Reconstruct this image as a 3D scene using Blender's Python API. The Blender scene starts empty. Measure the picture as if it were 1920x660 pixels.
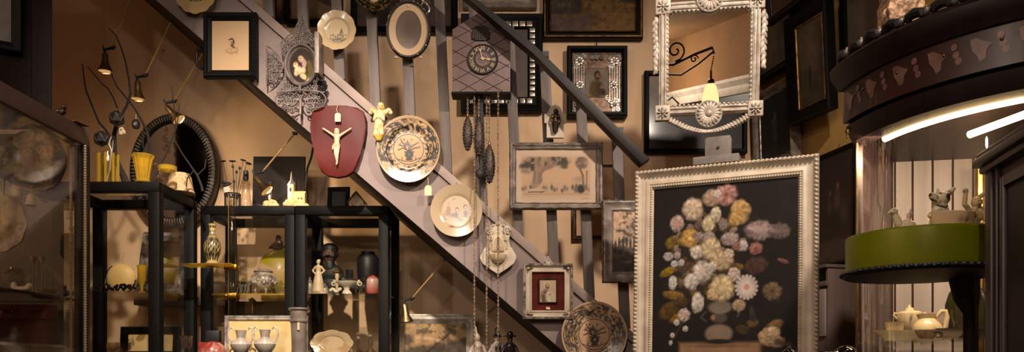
import bpy, bmesh, math, random
import numpy as np
from mathutils import Vector, Matrix
random.seed(7)
F = 1500.0          # focal length in pixels of the 1920 px wide frame
ZC = 1.2            # camera height in metres
HX, HY = 960.0, 690.0   # vanishing point of lines going straight into the room
PI = math.pi
scene = bpy.context.scene
COL = scene.collection

def W(px, py, Y):
    """point of the room at depth Y that was measured at px, py"""
    return Vector(((px-HX)*Y/F, Y, ZC+(HY-py)*Y/F))

# ------------------------------------------------------------------ colour
def lin(c):
    c = np.asarray(c, dtype=float)/255.0
    return np.where(c <= 0.04045, c/12.92, ((c+0.055)/1.055)**2.4)

# ------------------------------------------------------------------ materials
MATS = {}
def newmat(name):
    m = bpy.data.materials.new(name); m.use_nodes = True
    nt = m.node_tree
    for n in list(nt.nodes): nt.nodes.remove(n)
    out = nt.nodes.new('ShaderNodeOutputMaterial')
    MATS[name] = m
    return m, nt, out

def mat(name, c1, c2=None, rough=.5, metal=0., scale=8., stretch=(1,1,1), bump=0., bscale=None, detail=5., spec=.5, coat=0., obj=True):
    """procedural principled material: two tones mixed by noise, optional bump"""
    m, nt, out = newmat(name)
    L = nt.links
    bs = nt.nodes.new('ShaderNodeBsdfPrincipled')
    L.new(bs.outputs[0], out.inputs[0])
    bs.inputs['Roughness'].default_value = rough
    bs.inputs['Metallic'].default_value = metal
    bs.inputs['Specular IOR Level'].default_value = spec
    bs.inputs['Coat Weight'].default_value = coat
    if c2 is None: c2 = tuple(v*.82 for v in c1)
    tc = nt.nodes.new('ShaderNodeTexCoord')
    mp = nt.nodes.new('ShaderNodeMapping'); mp.inputs['Scale'].default_value = stretch
    L.new(tc.outputs['Object'], mp.inputs[0])
    nz = nt.nodes.new('ShaderNodeTexNoise'); nz.inputs['Scale'].default_value = scale; nz.inputs['Detail'].default_value = detail
    L.new(mp.outputs[0], nz.inputs['Vector'])
    rp = nt.nodes.new('ShaderNodeValToRGB')
    rp.color_ramp.elements[0].position = .35; rp.color_ramp.elements[1].position = .65
    rp.color_ramp.elements[0].color = (*lin(c2), 1); rp.color_ramp.elements[1].color = (*lin(c1), 1)
    L.new(nz.outputs['Fac'], rp.inputs[0]); L.new(rp.outputs[0], bs.inputs['Base Color'])
    if bump:
        bp = nt.nodes.new('ShaderNodeBump'); bp.inputs['Strength'].default_value = bump; bp.inputs['Distance'].default_value = .004
        n2 = nz
        if bscale:
            n2 = nt.nodes.new('ShaderNodeTexNoise'); n2.inputs['Scale'].default_value = bscale; n2.inputs['Detail'].default_value = 4
            L.new(mp.outputs[0], n2.inputs['Vector'])
        L.new(n2.outputs['Fac'], bp.inputs['Height']); L.new(bp.outputs[0], bs.inputs['Normal'])
    return m

def paintmat(name, rough=.5, coat=0., metal=0., spec=.5):
    m, nt, out = newmat(name)
    bs = nt.nodes.new('ShaderNodeBsdfPrincipled'); nt.links.new(bs.outputs[0], out.inputs[0])
    at = nt.nodes.new('ShaderNodeAttribute'); at.attribute_name = 'Col'
    nt.links.new(at.outputs['Color'], bs.inputs['Base Color'])
    bs.inputs['Specular IOR Level'].default_value = spec; bs.inputs['Roughness'].default_value = rough; bs.inputs['Coat Weight'].default_value = coat
    bs.inputs['Metallic'].default_value = metal; bs.inputs['Coat Roughness'].default_value = .12
    return m

def glassmat(name, tint=(1,1,1), refl=.06, rough=.02, gloss=(1,1,1), dirt=0., grow=.75, glow=None):
    """thin pane: see-through with a fresnel reflection (and a film of dust)"""
    m, nt, out = newmat(name); L = nt.links
    tr = nt.nodes.new('ShaderNodeBsdfTransparent'); tr.inputs[0].default_value = (*tint, 1)
    gl = nt.nodes.new('ShaderNodeBsdfGlossy'); gl.inputs['Roughness'].default_value = rough; gl.inputs[0].default_value = (*gloss, 1)
    lw = nt.nodes.new('ShaderNodeLayerWeight'); lw.inputs['Blend'].default_value = .35
    mr = nt.nodes.new('ShaderNodeMapRange'); mr.inputs['To Min'].default_value = refl; mr.inputs['To Max'].default_value = min(1, refl+grow)
    L.new(lw.outputs['Facing'], mr.inputs['Value'])
    mx = nt.nodes.new('ShaderNodeMixShader'); L.new(mr.outputs[0], mx.inputs[0]); L.new(tr.outputs[0], mx.inputs[1]); L.new(gl.outputs[0], mx.inputs[2])
    last = mx
    if glow:
        tl = nt.nodes.new('ShaderNodeBsdfTranslucent'); tl.inputs[0].default_value = (*glow,1); df = nt.nodes.new('ShaderNodeBsdfDiffuse'); df.inputs[0].default_value = (*glow,1)
        a1 = nt.nodes.new('ShaderNodeMixShader'); a1.inputs[0].default_value = .5; L.new(tl.outputs[0], a1.inputs[1]); L.new(df.outputs[0], a1.inputs[2])
        a2 = nt.nodes.new('ShaderNodeMixShader'); a2.inputs[0].default_value = .35; L.new(mx.outputs[0], a2.inputs[1]); L.new(a1.outputs[0], a2.inputs[2]); last = a2
    if dirt:
        df = nt.nodes.new('ShaderNodeBsdfDiffuse'); df.inputs[0].default_value = (.5,.47,.43,1)
        m2 = nt.nodes.new('ShaderNodeMixShader'); m2.inputs[0].default_value = dirt
        L.new(last.outputs[0], m2.inputs[1]); L.new(df.outputs[0], m2.inputs[2]); last = m2
    L.new(last.outputs[0], out.inputs[0])
    return m

def emitmat(name, col, strength):
    m, nt, out = newmat(name)
    e = nt.nodes.new('ShaderNodeEmission'); e.inputs[0].default_value = (*lin(col), 1); e.inputs[1].default_value = strength
    nt.links.new(e.outputs[0], out.inputs[0]); return m

# ------------------------------------------------------------------ mesh builder (units: measured pixels, scaled by k at build time)
class B:
    def __init__(s, k=1.0): s.bm = bmesh.new(); s.k = k
    def v(s, *p): return s.bm.verts.new(p)
    def f(s, vs):
        try: return s.bm.faces.new(vs)
        except ValueError: return None
    def box(s, x0,x1,y0,y1,z0,z1, bev=0.):
        vs = [s.v(x,y,z) for x in (x0,x1) for y in (y0,y1) for z in (z0,z1)]
        fs = [s.f([vs[i] for i in q]) for q in ((0,1,3,2),(4,6,7,5),(0,4,5,1),(2,3,7,6),(0,2,6,4),(1,5,7,3))]
        if bev:
            es = list({e for f_ in fs for e in f_.edges})
            bmesh.ops.bevel(s.bm, geom=es, offset=bev, segments=2, profile=.5, affect='EDGES')
        return s
    def prism(s, pts, y0, y1, bev=0.):
        """outline in x,z extruded from y0 (front) to y1"""
        a = [s.v(x,y0,z) for x,z in pts]; b = [s.v(x,y1,z) for x,z in pts]
        fa = s.f(a); fb = s.f(b[::-1]); n = len(pts)
        for i in range(n): s.f([a[i], b[i], b[(i+1)%n], a[(i+1)%n]])
        if bev and fa: bmesh.ops.bevel(s.bm, geom=list(fa.edges), offset=bev, segments=2, profile=.5, affect='EDGES')
        return s
    def prismz(s, pts, z0, z1):
        """outline in x,y extruded upward"""
        a = [s.v(x,y,z0) for x,y in pts]; b = [s.v(x,y,z1) for x,y in pts]
        s.f(a[::-1]); s.f(b); n = len(pts)
        for i in range(n): s.f([a[i], a[(i+1)%n], b[(i+1)%n], b[i]])
        return s
    def lathe(s, prof, c=(0,0,0), seg=28, axis='z', sx=1., sy=1., close=False):
        """profile of (r, h) turned about an axis through c"""
        rings = []
        for r,h in prof:
            ring = []
            for i in range(seg):
                a = 2*PI*i/seg; u, w = r*math.cos(a)*sx, r*math.sin(a)*sy
                if axis == 'z': p = (c[0]+u, c[1]+w, c[2]+h)
                elif axis == 'y': p = (c[0]+u, c[1]+h, c[2]+w)
                else: p = (c[0]+h, c[1]+u, c[2]+w)
                ring.append(s.v(*p))
            rings.append(ring)
        n = len(rings)
        for j in range(n if close else n-1):
            a, b = rings[j], rings[(j+1)%n]
            for i in range(seg): s.f([a[i], a[(i+1)%seg], b[(i+1)%seg], b[i]])
        if not close:
            if prof[0][0] > 1e-6: s.f(rings[0][::-1])
            if prof[-1][0] > 1e-6: s.f(rings[-1])
        return s
    def ell(s, c, r, seg=14, ring=9, rot=None):
        if not hasattr(r, '__len__'): r = (r,r,r)
        m = Matrix.Translation(Vector(c)) @ (rot.to_4x4() if rot is not None else Matrix.Identity(4)) @ Matrix.Diagonal((*r,1))
        bmesh.ops.create_uvsphere(s.bm, u_segments=seg, v_segments=ring, radius=1, matrix=m)
        return s
    def ico(s, c, r, sub=1):
        if not hasattr(r, '__len__'): r = (r,r,r)
        bmesh.ops.create_icosphere(s.bm, subdivisions=sub, radius=1, matrix=Matrix.Translation(Vector(c)) @ Matrix.Diagonal((*r,1)))
        return s
    def tube(s, pts, r, seg=8, closed=False, caps=True):
        pts = [Vector(p) for p in pts]; n = len(pts)
        rs = r if hasattr(r, '__len__') else [r]*n
        rings = []; up = None
        for i,p in enumerate(pts):
            if closed: d = pts[(i+1)%n]-pts[i-1]
            else: d = pts[min(i+1,n-1)]-pts[max(i-1,0)]
            if d.length < 1e-9: d = Vector((0,0,1))
            d.normalize()
            if up is None:
                up = Vector((0,1,0)) if abs(d.y) < .9 else Vector((1,0,0))
            up = (up - d*up.dot(d))
            if up.length < 1e-6: up = d.orthogonal()
            up.normalize(); q = d.cross(up)
            rings.append([s.v(*(p + (up*math.cos(2*PI*j/seg) + q*math.sin(2*PI*j/seg))*rs[i])) for j in range(seg)])
        for i in range(n if closed else n-1):
            a, b = rings[i], rings[(i+1)%n]
            for j in range(seg): s.f([a[j], a[(j+1)%seg], b[(j+1)%seg], b[j]])
        if caps and not closed: s.f(rings[0][::-1]); s.f(rings[-1])
        return s
    def cap(s, p0, p1, r0, r1=None):
        """tapered limb with round ends (for figures that are remeshed into one skin)"""
        if r1 is None: r1 = r0
        p0, p1 = Vector(p0), Vector(p1)
        s.ell(p0, r0, 10, 7); s.ell(p1, r1, 10, 7); s.tube([p0,p1],[r0,r1],10)
        return s
    def frame(s, w, h, prof, n=1, cx=0, cz=0):
        """picture-frame moulding: profile of (inset, y) carried round a w x h rectangle"""
        loops = []
        for ins, y in prof:
            a, b = w/2-ins, h/2-ins; cs = [(-a,-b),(a,-b),(a,b),(-a,b)]; lp = []
            for i in range(4):
                (x0,z0),(x1,z1) = cs[i], cs[(i+1)%4]
                for t in range(n): lp.append(s.v(cx+x0+(x1-x0)*t/n, y, cz+z0+(z1-z0)*t/n))
            loops.append(lp)
        m = 4*n
        for j in range(len(loops)):
            a, b = loops[j], loops[(j+1)%len(loops)]
            for i in range(m): s.f([a[i], a[(i+1)%m], b[(i+1)%m], b[i]])
        return s
    def oframe(s, rx, rz, prof, seg=64, cx=0, cz=0):
        loops = [[s.v(cx+(rx-i)*math.cos(2*PI*t/seg), y, cz+(rz-i)*math.sin(2*PI*t/seg)) for t in range(seg)] for i,y in prof]
        for j in range(len(loops)):
            a, b = loops[j], loops[(j+1)%len(loops)]
            for i in range(seg): s.f([a[i], a[(i+1)%seg], b[(i+1)%seg], b[i]])
        return s
    def beads(s, pts, r, step, closed=False, seg=8, ring=5, sc=(1,1,1)):
        pts = [Vector(p) for p in pts]
        if closed: pts = pts+[pts[0]]
        acc = 0.; 
        for a,b in zip(pts, pts[1:]):
            L = (b-a).length
            while acc <= L:
                p = a+(b-a)*(acc/max(L,1e-9)); s.ell(p, (r*sc[0],r*sc[1],r*sc[2]), seg, ring); acc += step
            acc -= L
        return s
    def rectbeads(s, w, h, y, r, step, sc=(1,1,1), seg=8, ring=5):
        return s.beads([(-w/2,y,-h/2),(w/2,y,-h/2),(w/2,y,h/2),(-w/2,y,h/2)], r, step, True, seg, ring, sc)
    def disc(s, rx, rz, y, seg=48, cx=0, cz=0, th=1.):
        s.prism([(cx+rx*math.cos(2*PI*t/seg), cz+rz*math.sin(2*PI*t/seg)) for t in range(seg)], y, y+th); return s
    def rough(s, amp, scale, seed=0):
        from mathutils import noise
        for v in s.bm.verts:
            p = v.co*scale + Vector((seed*7.3, seed*3.1, seed))
            v.co += Vector(noise.noise_vector(p))*amp
        return s
    def move(s, m):
        bmesh.ops.transform(s.bm, matrix=m, verts=s.bm.verts[:]); return s
    def sub(s, cuts):
        bmesh.ops.subdivide_edges(s.bm, edges=s.bm.edges[:], cuts=cuts, use_grid_fill=True); return s
    def build(s, name, m, parent=None, loc=None, rot=None, ang=35, fn=None, flat=False):
        bm = s.bm
        bmesh.ops.recalc_face_normals(bm, faces=bm.faces[:])
        for e in bm.edges:
            e.smooth = not (len(e.link_faces) == 2 and e.calc_face_angle(0) > math.radians(ang))
        for f_ in bm.faces: f_.smooth = not flat
        me = bpy.data.meshes.new(name)
        px = None
        if fn is not None: px = np.array([v.co[:] for v in bm.verts])
        bmesh.ops.scale(bm, vec=(s.k,)*3, verts=bm.verts[:])
        bm.to_mesh(me); bm.free()
        if fn is not None: colour(me, fn(px[:,0], px[:,2]) if fn.__code__.co_argcount == 2 else fn(px[:,0], px[:,2], px[:,1]))
        if isinstance(m, str): m = MATS[m]
        me.materials.append(m)
        o = bpy.data.objects.new(name, me); COL.objects.link(o)
        if parent is not None: o.parent = parent
        if loc is not None: o.location = loc
        if rot is not None: o.rotation_euler = rot
        return o

def colour(me, col):
    ca = me.color_attributes.new('Col', 'FLOAT_COLOR', 'POINT')
    n = len(me.vertices); a = np.ones((n,4), dtype=np.float32); a[:,:3] = lin(np.clip(col*.87,0,255))
    ca.data.foreach_set('color', a.ravel())

# ------------------------------------------------------------------ painting helper: colours computed over a fine mesh
def hash2(i, j, seed):
    h = np.sin(i*127.1 + j*311.7 + seed*74.7)*43758.5453
    return h-np.floor(h)
def vnoise(x, z, seed=0):
    i, j = np.floor(x), np.floor(z); fx, fz = x-i, z-j
    fx, fz = fx*fx*(3-2*fx), fz*fz*(3-2*fz)
    a,b,c,d = hash2(i,j,seed),hash2(i+1,j,seed),hash2(i,j+1,seed),hash2(i+1,j+1,seed)
    return (a*(1-fx)+b*fx)*(1-fz)+(c*(1-fx)+d*fx)*fz
def fbm(x, z, s, seed=0, o=4):
    t = 0.; a = .5
    for q in range(o): t = t+a*vnoise(x*s, z*s, seed+q); s *= 2.03; a *= .5
    return t/(1-.5**o)
class Pt:
    def __init__(s, x, z, base):
        s.x, s.z = np.asarray(x,float), np.asarray(z,float); s.c = np.tile(np.array(base,float),(len(s.x),1))
    def mix(s, a, col):
        a = np.clip(a,0,1)[:,None]; s.c = s.c*(1-a)+np.array(col,float)*a; return s
    def d(s, cx, cz, rx, rz=None, rot=0.):
        rz = rx if rz is None else rz; c_,s_ = math.cos(rot), math.sin(rot)
        u, w = s.x-cx, s.z-cz; return np.hypot((u*c_+w*s_)/rx, (-u*s_+w*c_)/rz)
    def ell(s, cx, cz, rx, rz=None, col=(0,0,0), rot=0., soft=.15, a=1.):
        return s.mix(a*(1-s.d(cx,cz,rx,rz,rot))/soft, col) if a == 1 else s.mix(a*np.clip((1-s.d(cx,cz,rx,rz,rot))/soft,0,1), col)
    def rect(s, x0,x1,z0,z1, col, a=1., soft=.6):
        m = np.minimum(np.minimum(s.x-x0, x1-s.x), np.minimum(s.z-z0, z1-s.z)); return s.mix(a*np.clip(m/soft+.5,0,1), col)
    def line(s, pts, w, col, a=1., soft=.7):
        m = np.full(len(s.x), 1e9)
        for (ax,az),(bx,bz) in zip(pts, pts[1:]):
            dx,dz = bx-ax, bz-az; t = np.clip(((s.x-ax)*dx+(s.z-az)*dz)/max(dx*dx+dz*dz,1e-9),0,1)
            m = np.minimum(m, np.hypot(s.x-ax-t*dx, s.z-az-t*dz))
        return s.mix(a*np.clip((w-m)/soft+.5,0,1), col)
    def nz(s, scale, seed, amt):
        n = fbm(s.x,s.z,scale,seed)-.5; s.c = s.c*(1+amt*2*n[:,None]); return s
    def blotch(s, scale, seed, th, col, a=1., soft=.08):
        n = fbm(s.x,s.z,scale,seed); return s.mix(a*np.clip((n-th)/soft,0,1), col)
    def flower(s, cx, cz, r, col, n=6, seed=0, dark=.55, core=None, rz=None, rot=0.):
        """ruffled bloom with petal-by-petal modulation"""
        rz = (rz or r)*1.14; r = r*1.14; d = s.d(cx,cz,r,rz,rot); an = np.arctan2(s.z-cz, s.x-cx)
        edge = 1+.05*np.sin(n*an+seed)+.30*(fbm(s.x,s.z,2.6/r,seed)-.5)
        q_ = fbm(s.x,s.z,3.2/r,seed+5); sh = .86+.16*np.cos(n*an+seed+d*5+6*q_)*np.clip(d,0,1) + .42*(q_-.5) + .13*(s.z-cz)/rz - .07*np.clip(np.cos(d*11+5*q_),0,1)*(d < .9)
        sh = sh*(1-(1-dark)*np.clip(d-.55,0,1))
        c = np.clip(sh,.52,1.12)[:,None]*np.array(col,float); a = np.clip((edge-d)/.2,0,1)[:,None]*.97
        s.c = s.c*(1-a)+c*a
        if core is not None: s.ell(cx,cz,r*.25,None,core,soft=.5)
        return s

# ------------------------------------------------------------------ things
def setp(o, label, cat, group=None, kind=None):
    if label: o['label'] = label
    if cat: o['category'] = cat
    if group: o['group'] = group
    if kind: o['kind'] = kind
    return o
class T:
    """a thing: an Empty at px,py at depth Y; parts are built in measured pixels at that depth"""
    def __init__(s, name, label, cat, px, py, Y, group=None, rot=(0,0,0), k=None, loc=None):
        s.o = bpy.data.objects.new(name, None); COL.objects.link(s.o); s.o.empty_display_size = .05
        s.o.location = loc if loc is not None else W(px,py,Y); s.o.rotation_euler = rot; s.k = k or Y/F
        setp(s.o, label, cat, group)
    def B(s): return B(s.k)
    def p(s, name, b, m, parent=None, label=None, **kw):
        o = b.build(name, m, parent or s.o, **kw)
        if label: o['label'] = label
        return o
    def canvas(s, name, w, h, fn, y=0., nx=80, ny=80, m='oil_paint', cx=0, cz=0, th=1.2, parent=None, label=None):
        b = s.B(); g = [[b.v(cx-w/2+w*i/nx, y, cz-h/2+h*j/ny) for i in range(nx+1)] for j in range(ny+1)]
        for j in range(ny):
            for i in range(nx): b.f([g[j][i], g[j][i+1], g[j+1][i+1], g[j+1][i]])
        q = [b.v(cx+a*w/2, y+th, cz+c*h/2) for a,c in ((-1,-1),(1,-1),(1,1),(-1,1))]; b.f(q[::-1])
        e = [g[0], [r[-1] for r in g], g[-1][::-1], [r[0] for r in g][::-1]]
        for i in range(4): b.f([q[i], q[(i+1)%4]]+e[i][::-1])
        o = s.p(name, b, m, parent, label, fn=fn); return o
    def ocanvas(s, name, rx, rz, fn, y=0., nr=36, na=90, m='oil_paint', cx=0, cz=0, parent=None, label=None, depth=None, edge=None, back=2.):
        """round or oval painted face; depth(t) gives the relief, edge(angle) the outline"""
        b = s.B(); depth = depth or (lambda t: 0.); edge = edge or (lambda a: 1.)
        c0 = b.v(cx, y+depth(0), cz); rings = []
        for j in range(1, nr+1):
            t = j/nr; rings.append([b.v(cx+rx*t*(1+(edge(2*PI*i/na)-1)*t**6)*math.cos(2*PI*i/na), y+depth(t), cz+rz*t*(1+(edge(2*PI*i/na)-1)*t**6)*math.sin(2*PI*i/na)) for i in range(na)])
        for i in range(na): b.f([c0, rings[0][i], rings[0][(i+1)%na]])
        for a_, b_ in zip(rings, rings[1:]):
            for i in range(na): b.f([a_[i], b_[i], b_[(i+1)%na], a_[(i+1)%na]])
        last = rings[-1]
        for t, dy in ((1.0, back), (.55, back+2.5)):
            nw = [b.v(cx+(v.co.x-cx)*t/1., y+depth(1)*(1 if t == 1 else 0)+dy, cz+(v.co.z-cz)*t) for v in rings[-1]]
            for i in range(na): b.f([last[i], nw[i], nw[(i+1)%na], last[(i+1)%na]])
            last = nw
        b.f(last[::-1])
        return s.p(name, b, m, parent, label, fn=fn)
    def fig(s, name, b, m, voxel=1.0, smooth=3, parent=None, label=None, fn=None):
        """merge overlapping volumes into one continuous skin"""
        o = s.p(name, b, m, parent, label)
        skin(o, voxel*s.k, smooth, fn, s.k); return o
def skin(o, vox, smooth, fn=None, k=1.):
    md = o.modifiers.new('skin', 'REMESH'); md.mode = 'VOXEL'; md.voxel_size = vox; md.use_smooth_shade = True
    sm = o.modifiers.new('soft', 'SMOOTH'); sm.factor = .5; sm.iterations = smooth
    dg = bpy.context.evaluated_depsgraph_get(); dg.update()
    me = bpy.data.meshes.new_from_object(o.evaluated_get(dg)); mats = [m for m in o.data.materials]
    o.modifiers.clear(); o.data = me
    if not me.materials: me.materials.append(mats[0])
    for p in me.polygons: p.use_smooth = True
    if fn is not None:
        n = len(me.vertices); a = np.empty(n*3); me.vertices.foreach_get('co', a); a = a.reshape(-1,3)/k
        colour(me, fn(a[:,0], a[:,2]) if fn.__code__.co_argcount == 2 else fn(a[:,0], a[:,2], a[:,1]))
def single(name, label, cat, px, py, Y, b, m, group=None, rot=None, kind=None, **kw):
    """a thing of one mesh"""
    o = b.build(name, m, None, W(px,py,Y), rot, **kw); setp(o, label, cat, group, kind); return o
GROUND = []
def G(t):
    GROUND.append((t.o, t.o.location.z)); return t
def SB(Y): return B(Y/F)
def struct(name, b, m, **kw):
    o = b.build(name, m, **kw); o['kind'] = 'structure'; return o
def copytree(t, loc, label=None, rot=None, group=None):
    r = t.copy(); COL.objects.link(r); r.location = loc
    if rot is not None: r.rotation_euler = rot
    if label: r['label'] = label
    if group: r['group'] = group
    for ch in list(t.children):
        c = ch.copy(); COL.objects.link(c); c.parent = r
        for g in ch.children:
            d = g.copy(); COL.objects.link(d); d.parent = c
    return r
def spiral(cx, cz, r, turns=1.4, a0=0., dirn=1, n=18, y=0.):
    return [(cx+r*(1-.82*t/n)*math.cos(a0+dirn*2*PI*turns*t/n), y, cz+r*(1-.82*t/n)*math.sin(a0+dirn*2*PI*turns*t/n)) for t in range(n+1)]
def inside(x, z, poly):
    c = False; n = len(poly)
    for i in range(n):
        (x0,z0),(x1,z1) = poly[i], poly[(i+1)%n]
        if (z0 > z) != (z1 > z) and x < (x1-x0)*(z-z0)/(z1-z0)+x0: c = not c
    return c
def lace(b, poly, sp, r, tr, y=0., seg=5, seed=1):
    """openwork scrolls filling an outline"""
    rnd = random.Random(seed); xs = [p[0] for p in poly]; zs = [p[1] for p in poly]; z = min(zs); row = 0
    while z <= max(zs):
        x = min(xs)+(sp/2 if row%2 else 0)
        while x <= max(xs):
            if inside(x,z,poly):
                b.tube(spiral(x+rnd.uniform(-.5,.5), z+rnd.uniform(-.5,.5), r*rnd.uniform(.85,1.15), 1.25, rnd.uniform(0,6.28), rnd.choice((-1,1)), 12, y+rnd.uniform(-.6,.6)), tr, seg)
            x += sp
        z += sp*.86; row += 1
    return b
def arc(cx, cz, rx, rz, a0, a1, n=16, y=None):
    p = [(cx+rx*math.cos(math.radians(a0+(a1-a0)*i/n)), cz+rz*math.sin(math.radians(a0+(a1-a0)*i/n))) for i in range(n+1)]
    return p if y is None else [(x,y,z) for x,z in p]
def textmesh(txt, size, name='lettering', extr=.0):
    cu = bpy.data.curves.new(name, 'FONT'); cu.body = txt; cu.size = size; cu.align_x = 'CENTER'; cu.align_y = 'CENTER'; cu.extrude = extr
    o = bpy.data.objects.new(name, cu); COL.objects.link(o)
    dg = bpy.context.evaluated_depsgraph_get(); dg.update()
    me = bpy.data.meshes.new_from_object(o.evaluated_get(dg)); bpy.data.objects.remove(o); bpy.data.curves.remove(cu)
    return me
# ------------------------------------------------------------------ palette
mat('plaster', (236,200,162), (228,190,150), rough=.9, scale=3, bump=.15, bscale=60)
mat('warm_lit_plaster', (200,160,92), (188,148,80), rough=.9, scale=3, bump=.15, bscale=60)  # same wall paint, with the warmer light's ochre put into the colour
mat('ceiling_paint', (150,112,70), (138,102,62), rough=.9, scale=2)
mat('white_moulding', (225,214,195), (205,192,170), rough=.6)
mat('floor_boards', (70,50,36), (50,34,24), rough=.5, scale=5, stretch=(12,1,1))
mat('dark_panel', (46,32,26), (34,22,18), rough=.5, scale=4, stretch=(1,1,8))
mat('stair_wood', (146,128,122), (122,106,101), rough=.65, scale=3.2, stretch=(.7,1,1), bump=.25, bscale=26)
mat('stair_trim', (158,138,128), (130,112,104), rough=.6, scale=5, stretch=(1,1,1), bump=.35, bscale=40)
mat('baluster_wood', (112,100,94), (90,79,74), rough=.6, scale=6, stretch=(5,5,.6), bump=.4, bscale=30)
mat('rail_wood', (40,33,30), (28,23,21), rough=.5, spec=.25, scale=8, bump=.15)
mat('black_stair', (26,21,19), (17,14,13), rough=.7)
mat('black_wood', (13,10,9), (8,6,5), rough=.55, spec=.12, scale=6, stretch=(1,1,.3))
mat('black_iron', (24,21,20), (15,13,12), rough=.5, scale=20)
mat('mahogany', (60,32,28), (40,20,18), rough=.38, scale=5, stretch=(5,5,.5), coat=.2)
mat('mahogany_dark', (36,20,19), (23,13,12), rough=.45, scale=5, stretch=(4,4,.5), spec=.3)
mat('wardrobe_wood', (27,14,12), (18,9,8), rough=.7, scale=5, stretch=(4,4,.5), spec=.12)
mat('brown_case_wood', (134,106,96), (108,84,76), rough=.5, scale=6, stretch=(1,.3,1))
mat('cream_glaze', (214,192,154), (206,184,144), rough=.2, coat=.4)
mat('ivory', (212,188,154), (200,172,136), rough=.45, scale=30)
mat('plaster_white', (206,192,172), (186,170,148), rough=.75, scale=24, bump=.3)
mat('stone_cream', (232,206,150), (214,184,124), rough=.85, scale=30, bump=.5)
mat('silver', (206,196,184), (130,120,110), rough=.3, metal=.5, scale=30, bump=.2)
mat('silver_leaf', (206,194,178), (156,142,128), rough=.5, metal=.2, scale=26, bump=.25)
mat('silver_dark', (160,146,132), (70,60,54), rough=.38, metal=.75, scale=40, bump=.4)
mat('gold_dark', (150,112,60), (84,60,32), rough=.35, metal=.8, scale=20)
mat('rod_brass', (206,170,110), (176,138,80), rough=.45, metal=.3)
mat('brass', (206,160,70), (160,116,44), rough=.28, metal=1., scale=14)
mat('old_brass', (150,120,84), (96,74,50), rough=.35, metal=.9, scale=14)
mat('pewter', (150,138,126), (116,104,94), rough=.4, metal=.3, scale=14)
mat('bronze', (104,80,64), (62,48,39), rough=.38, metal=.75, scale=24, bump=.25)
mat('maroon', (92,27,21), (74,18,15), rough=.5, scale=5, spec=.2)
mat('maroon_velvet', (92,38,32), (74,27,24), rough=.9, spec=.1, scale=20)
mat('grey_fretwork', (118,106,100), (84,74,70), rough=.6, scale=30)
mat('grey_frame', (150,136,126), (106,94,87), rough=.5, scale=22, bump=.4, metal=.2)
mat('white_frame', (204,188,166), (180,163,142), rough=.5, scale=14, bump=.2)
mat('paper', (206,176,142), (196,166,132), rough=.9, scale=3)
mat('tag_paper', (222,204,166), (212,192,154), rough=.9)
mat('string', (214,190,150), (186,160,120), rough=.9, scale=60)
mat('chain_metal', (212,186,156), (140,116,94), rough=.4, metal=.5, scale=60)
mat('pine_iron', (86,72,64), (54,45,40), rough=.5, metal=.5, scale=60)
mat('twig', (44,33,29), (28,21,19), rough=.85, scale=30, bump=.5)
mat('grey_stone', (126,118,110), (104,96,90), rough=.85, scale=20, bump=.3)
mat('grey_metal', (120,110,102), (92,84,78), rough=.5, metal=.5, scale=6)
mat('red_glaze', (150,52,44), (128,40,36), rough=.25, coat=.3)
mat('dark_glass_bottle', (40,42,16), (22,24,10), rough=.08, coat=.8, scale=10)
mat('olive_glaze', (150,132,22), (126,110,14), rough=.3, coat=.3)
mat('green_cloth', (84,88,8), (66,70,6), rough=.5, scale=3, stretch=(6,6,.2))
mat('dark_box', (34,30,30), (26,23,23), rough=.5)
mat('grey_board', (172,156,148), (150,134,127), rough=.6, scale=2, stretch=(9,9,.25))
mat('rough_speckle', (214,176,140), (120,84,64), rough=.9, scale=90, bump=.8)
mat('black_gloss', (18,15,14), (10,9,8), rough=.12, coat=1.)
mat('flame_card', (228,196,140), (214,178,120), rough=.8)
mat('pink_jar', (206,96,84), (190,80,70), rough=.35)
mat('handbag_leather', (226,190,124), (212,174,106), rough=.5)
mat('grey_plastic', (110,104,98), (96,90,86), rough=.5)
mat('frieze_wood', (60,36,32), (42,24,22), rough=.3, scale=4, coat=.3)
mat('marquetry', (128,92,84), (100,70,64), rough=.35, scale=20)
mat('white_china', (214,200,174), (204,188,160), rough=.18, coat=.5)
paintmat('oil_paint', rough=.5, spec=.12)
paintmat('printed_paper', rough=.85)
paintmat('painted_china', rough=.22, coat=.35)
paintmat('painted_wood', rough=.6)
m_ = paintmat('framed_glass_print', rough=.5, coat=.18)
glassmat('pane', (.94,.94,.92), .02, .01, grow=.4)
glassmat('dusty_pane', (.86,.84,.80), .015, .05, dirt=.008, grow=.12)
glassmat('vitrine_glass', (.95,.94,.92), .03, .01, grow=.45)
glassmat('clear_glass', (.94,.92,.88), .07, .03, grow=.5)
glassmat('yellow_glass', (1.,.86,.22), .08, .03, glow=(.95,.72,.10))
glassmat('smoky_glass', (.55,.5,.44), .12, .05)
glassmat('gold_edge_glass', (.92,.74,.2), .12, .05, glow=(.8,.6,.1))
def mirrormat(name, c, rough):
    m, nt, out = newmat(name)
    g = nt.nodes.new('ShaderNodeBsdfGlossy'); g.inputs[0].default_value = (*c,1); g.inputs['Roughness'].default_value = rough
    nt.links.new(g.outputs[0], out.inputs[0])
mirrormat('mirror_silvering', (.86,.84,.80), .01)
mirrormat('old_mirror_silvering', (.30,.27,.25), .05)
emitmat('tube_glow', (255,214,150), 34.)
emitmat('lamp_glow', (255,214,150), 2.6)
emitmat('spot_glow', (255,190,110), .9)

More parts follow.
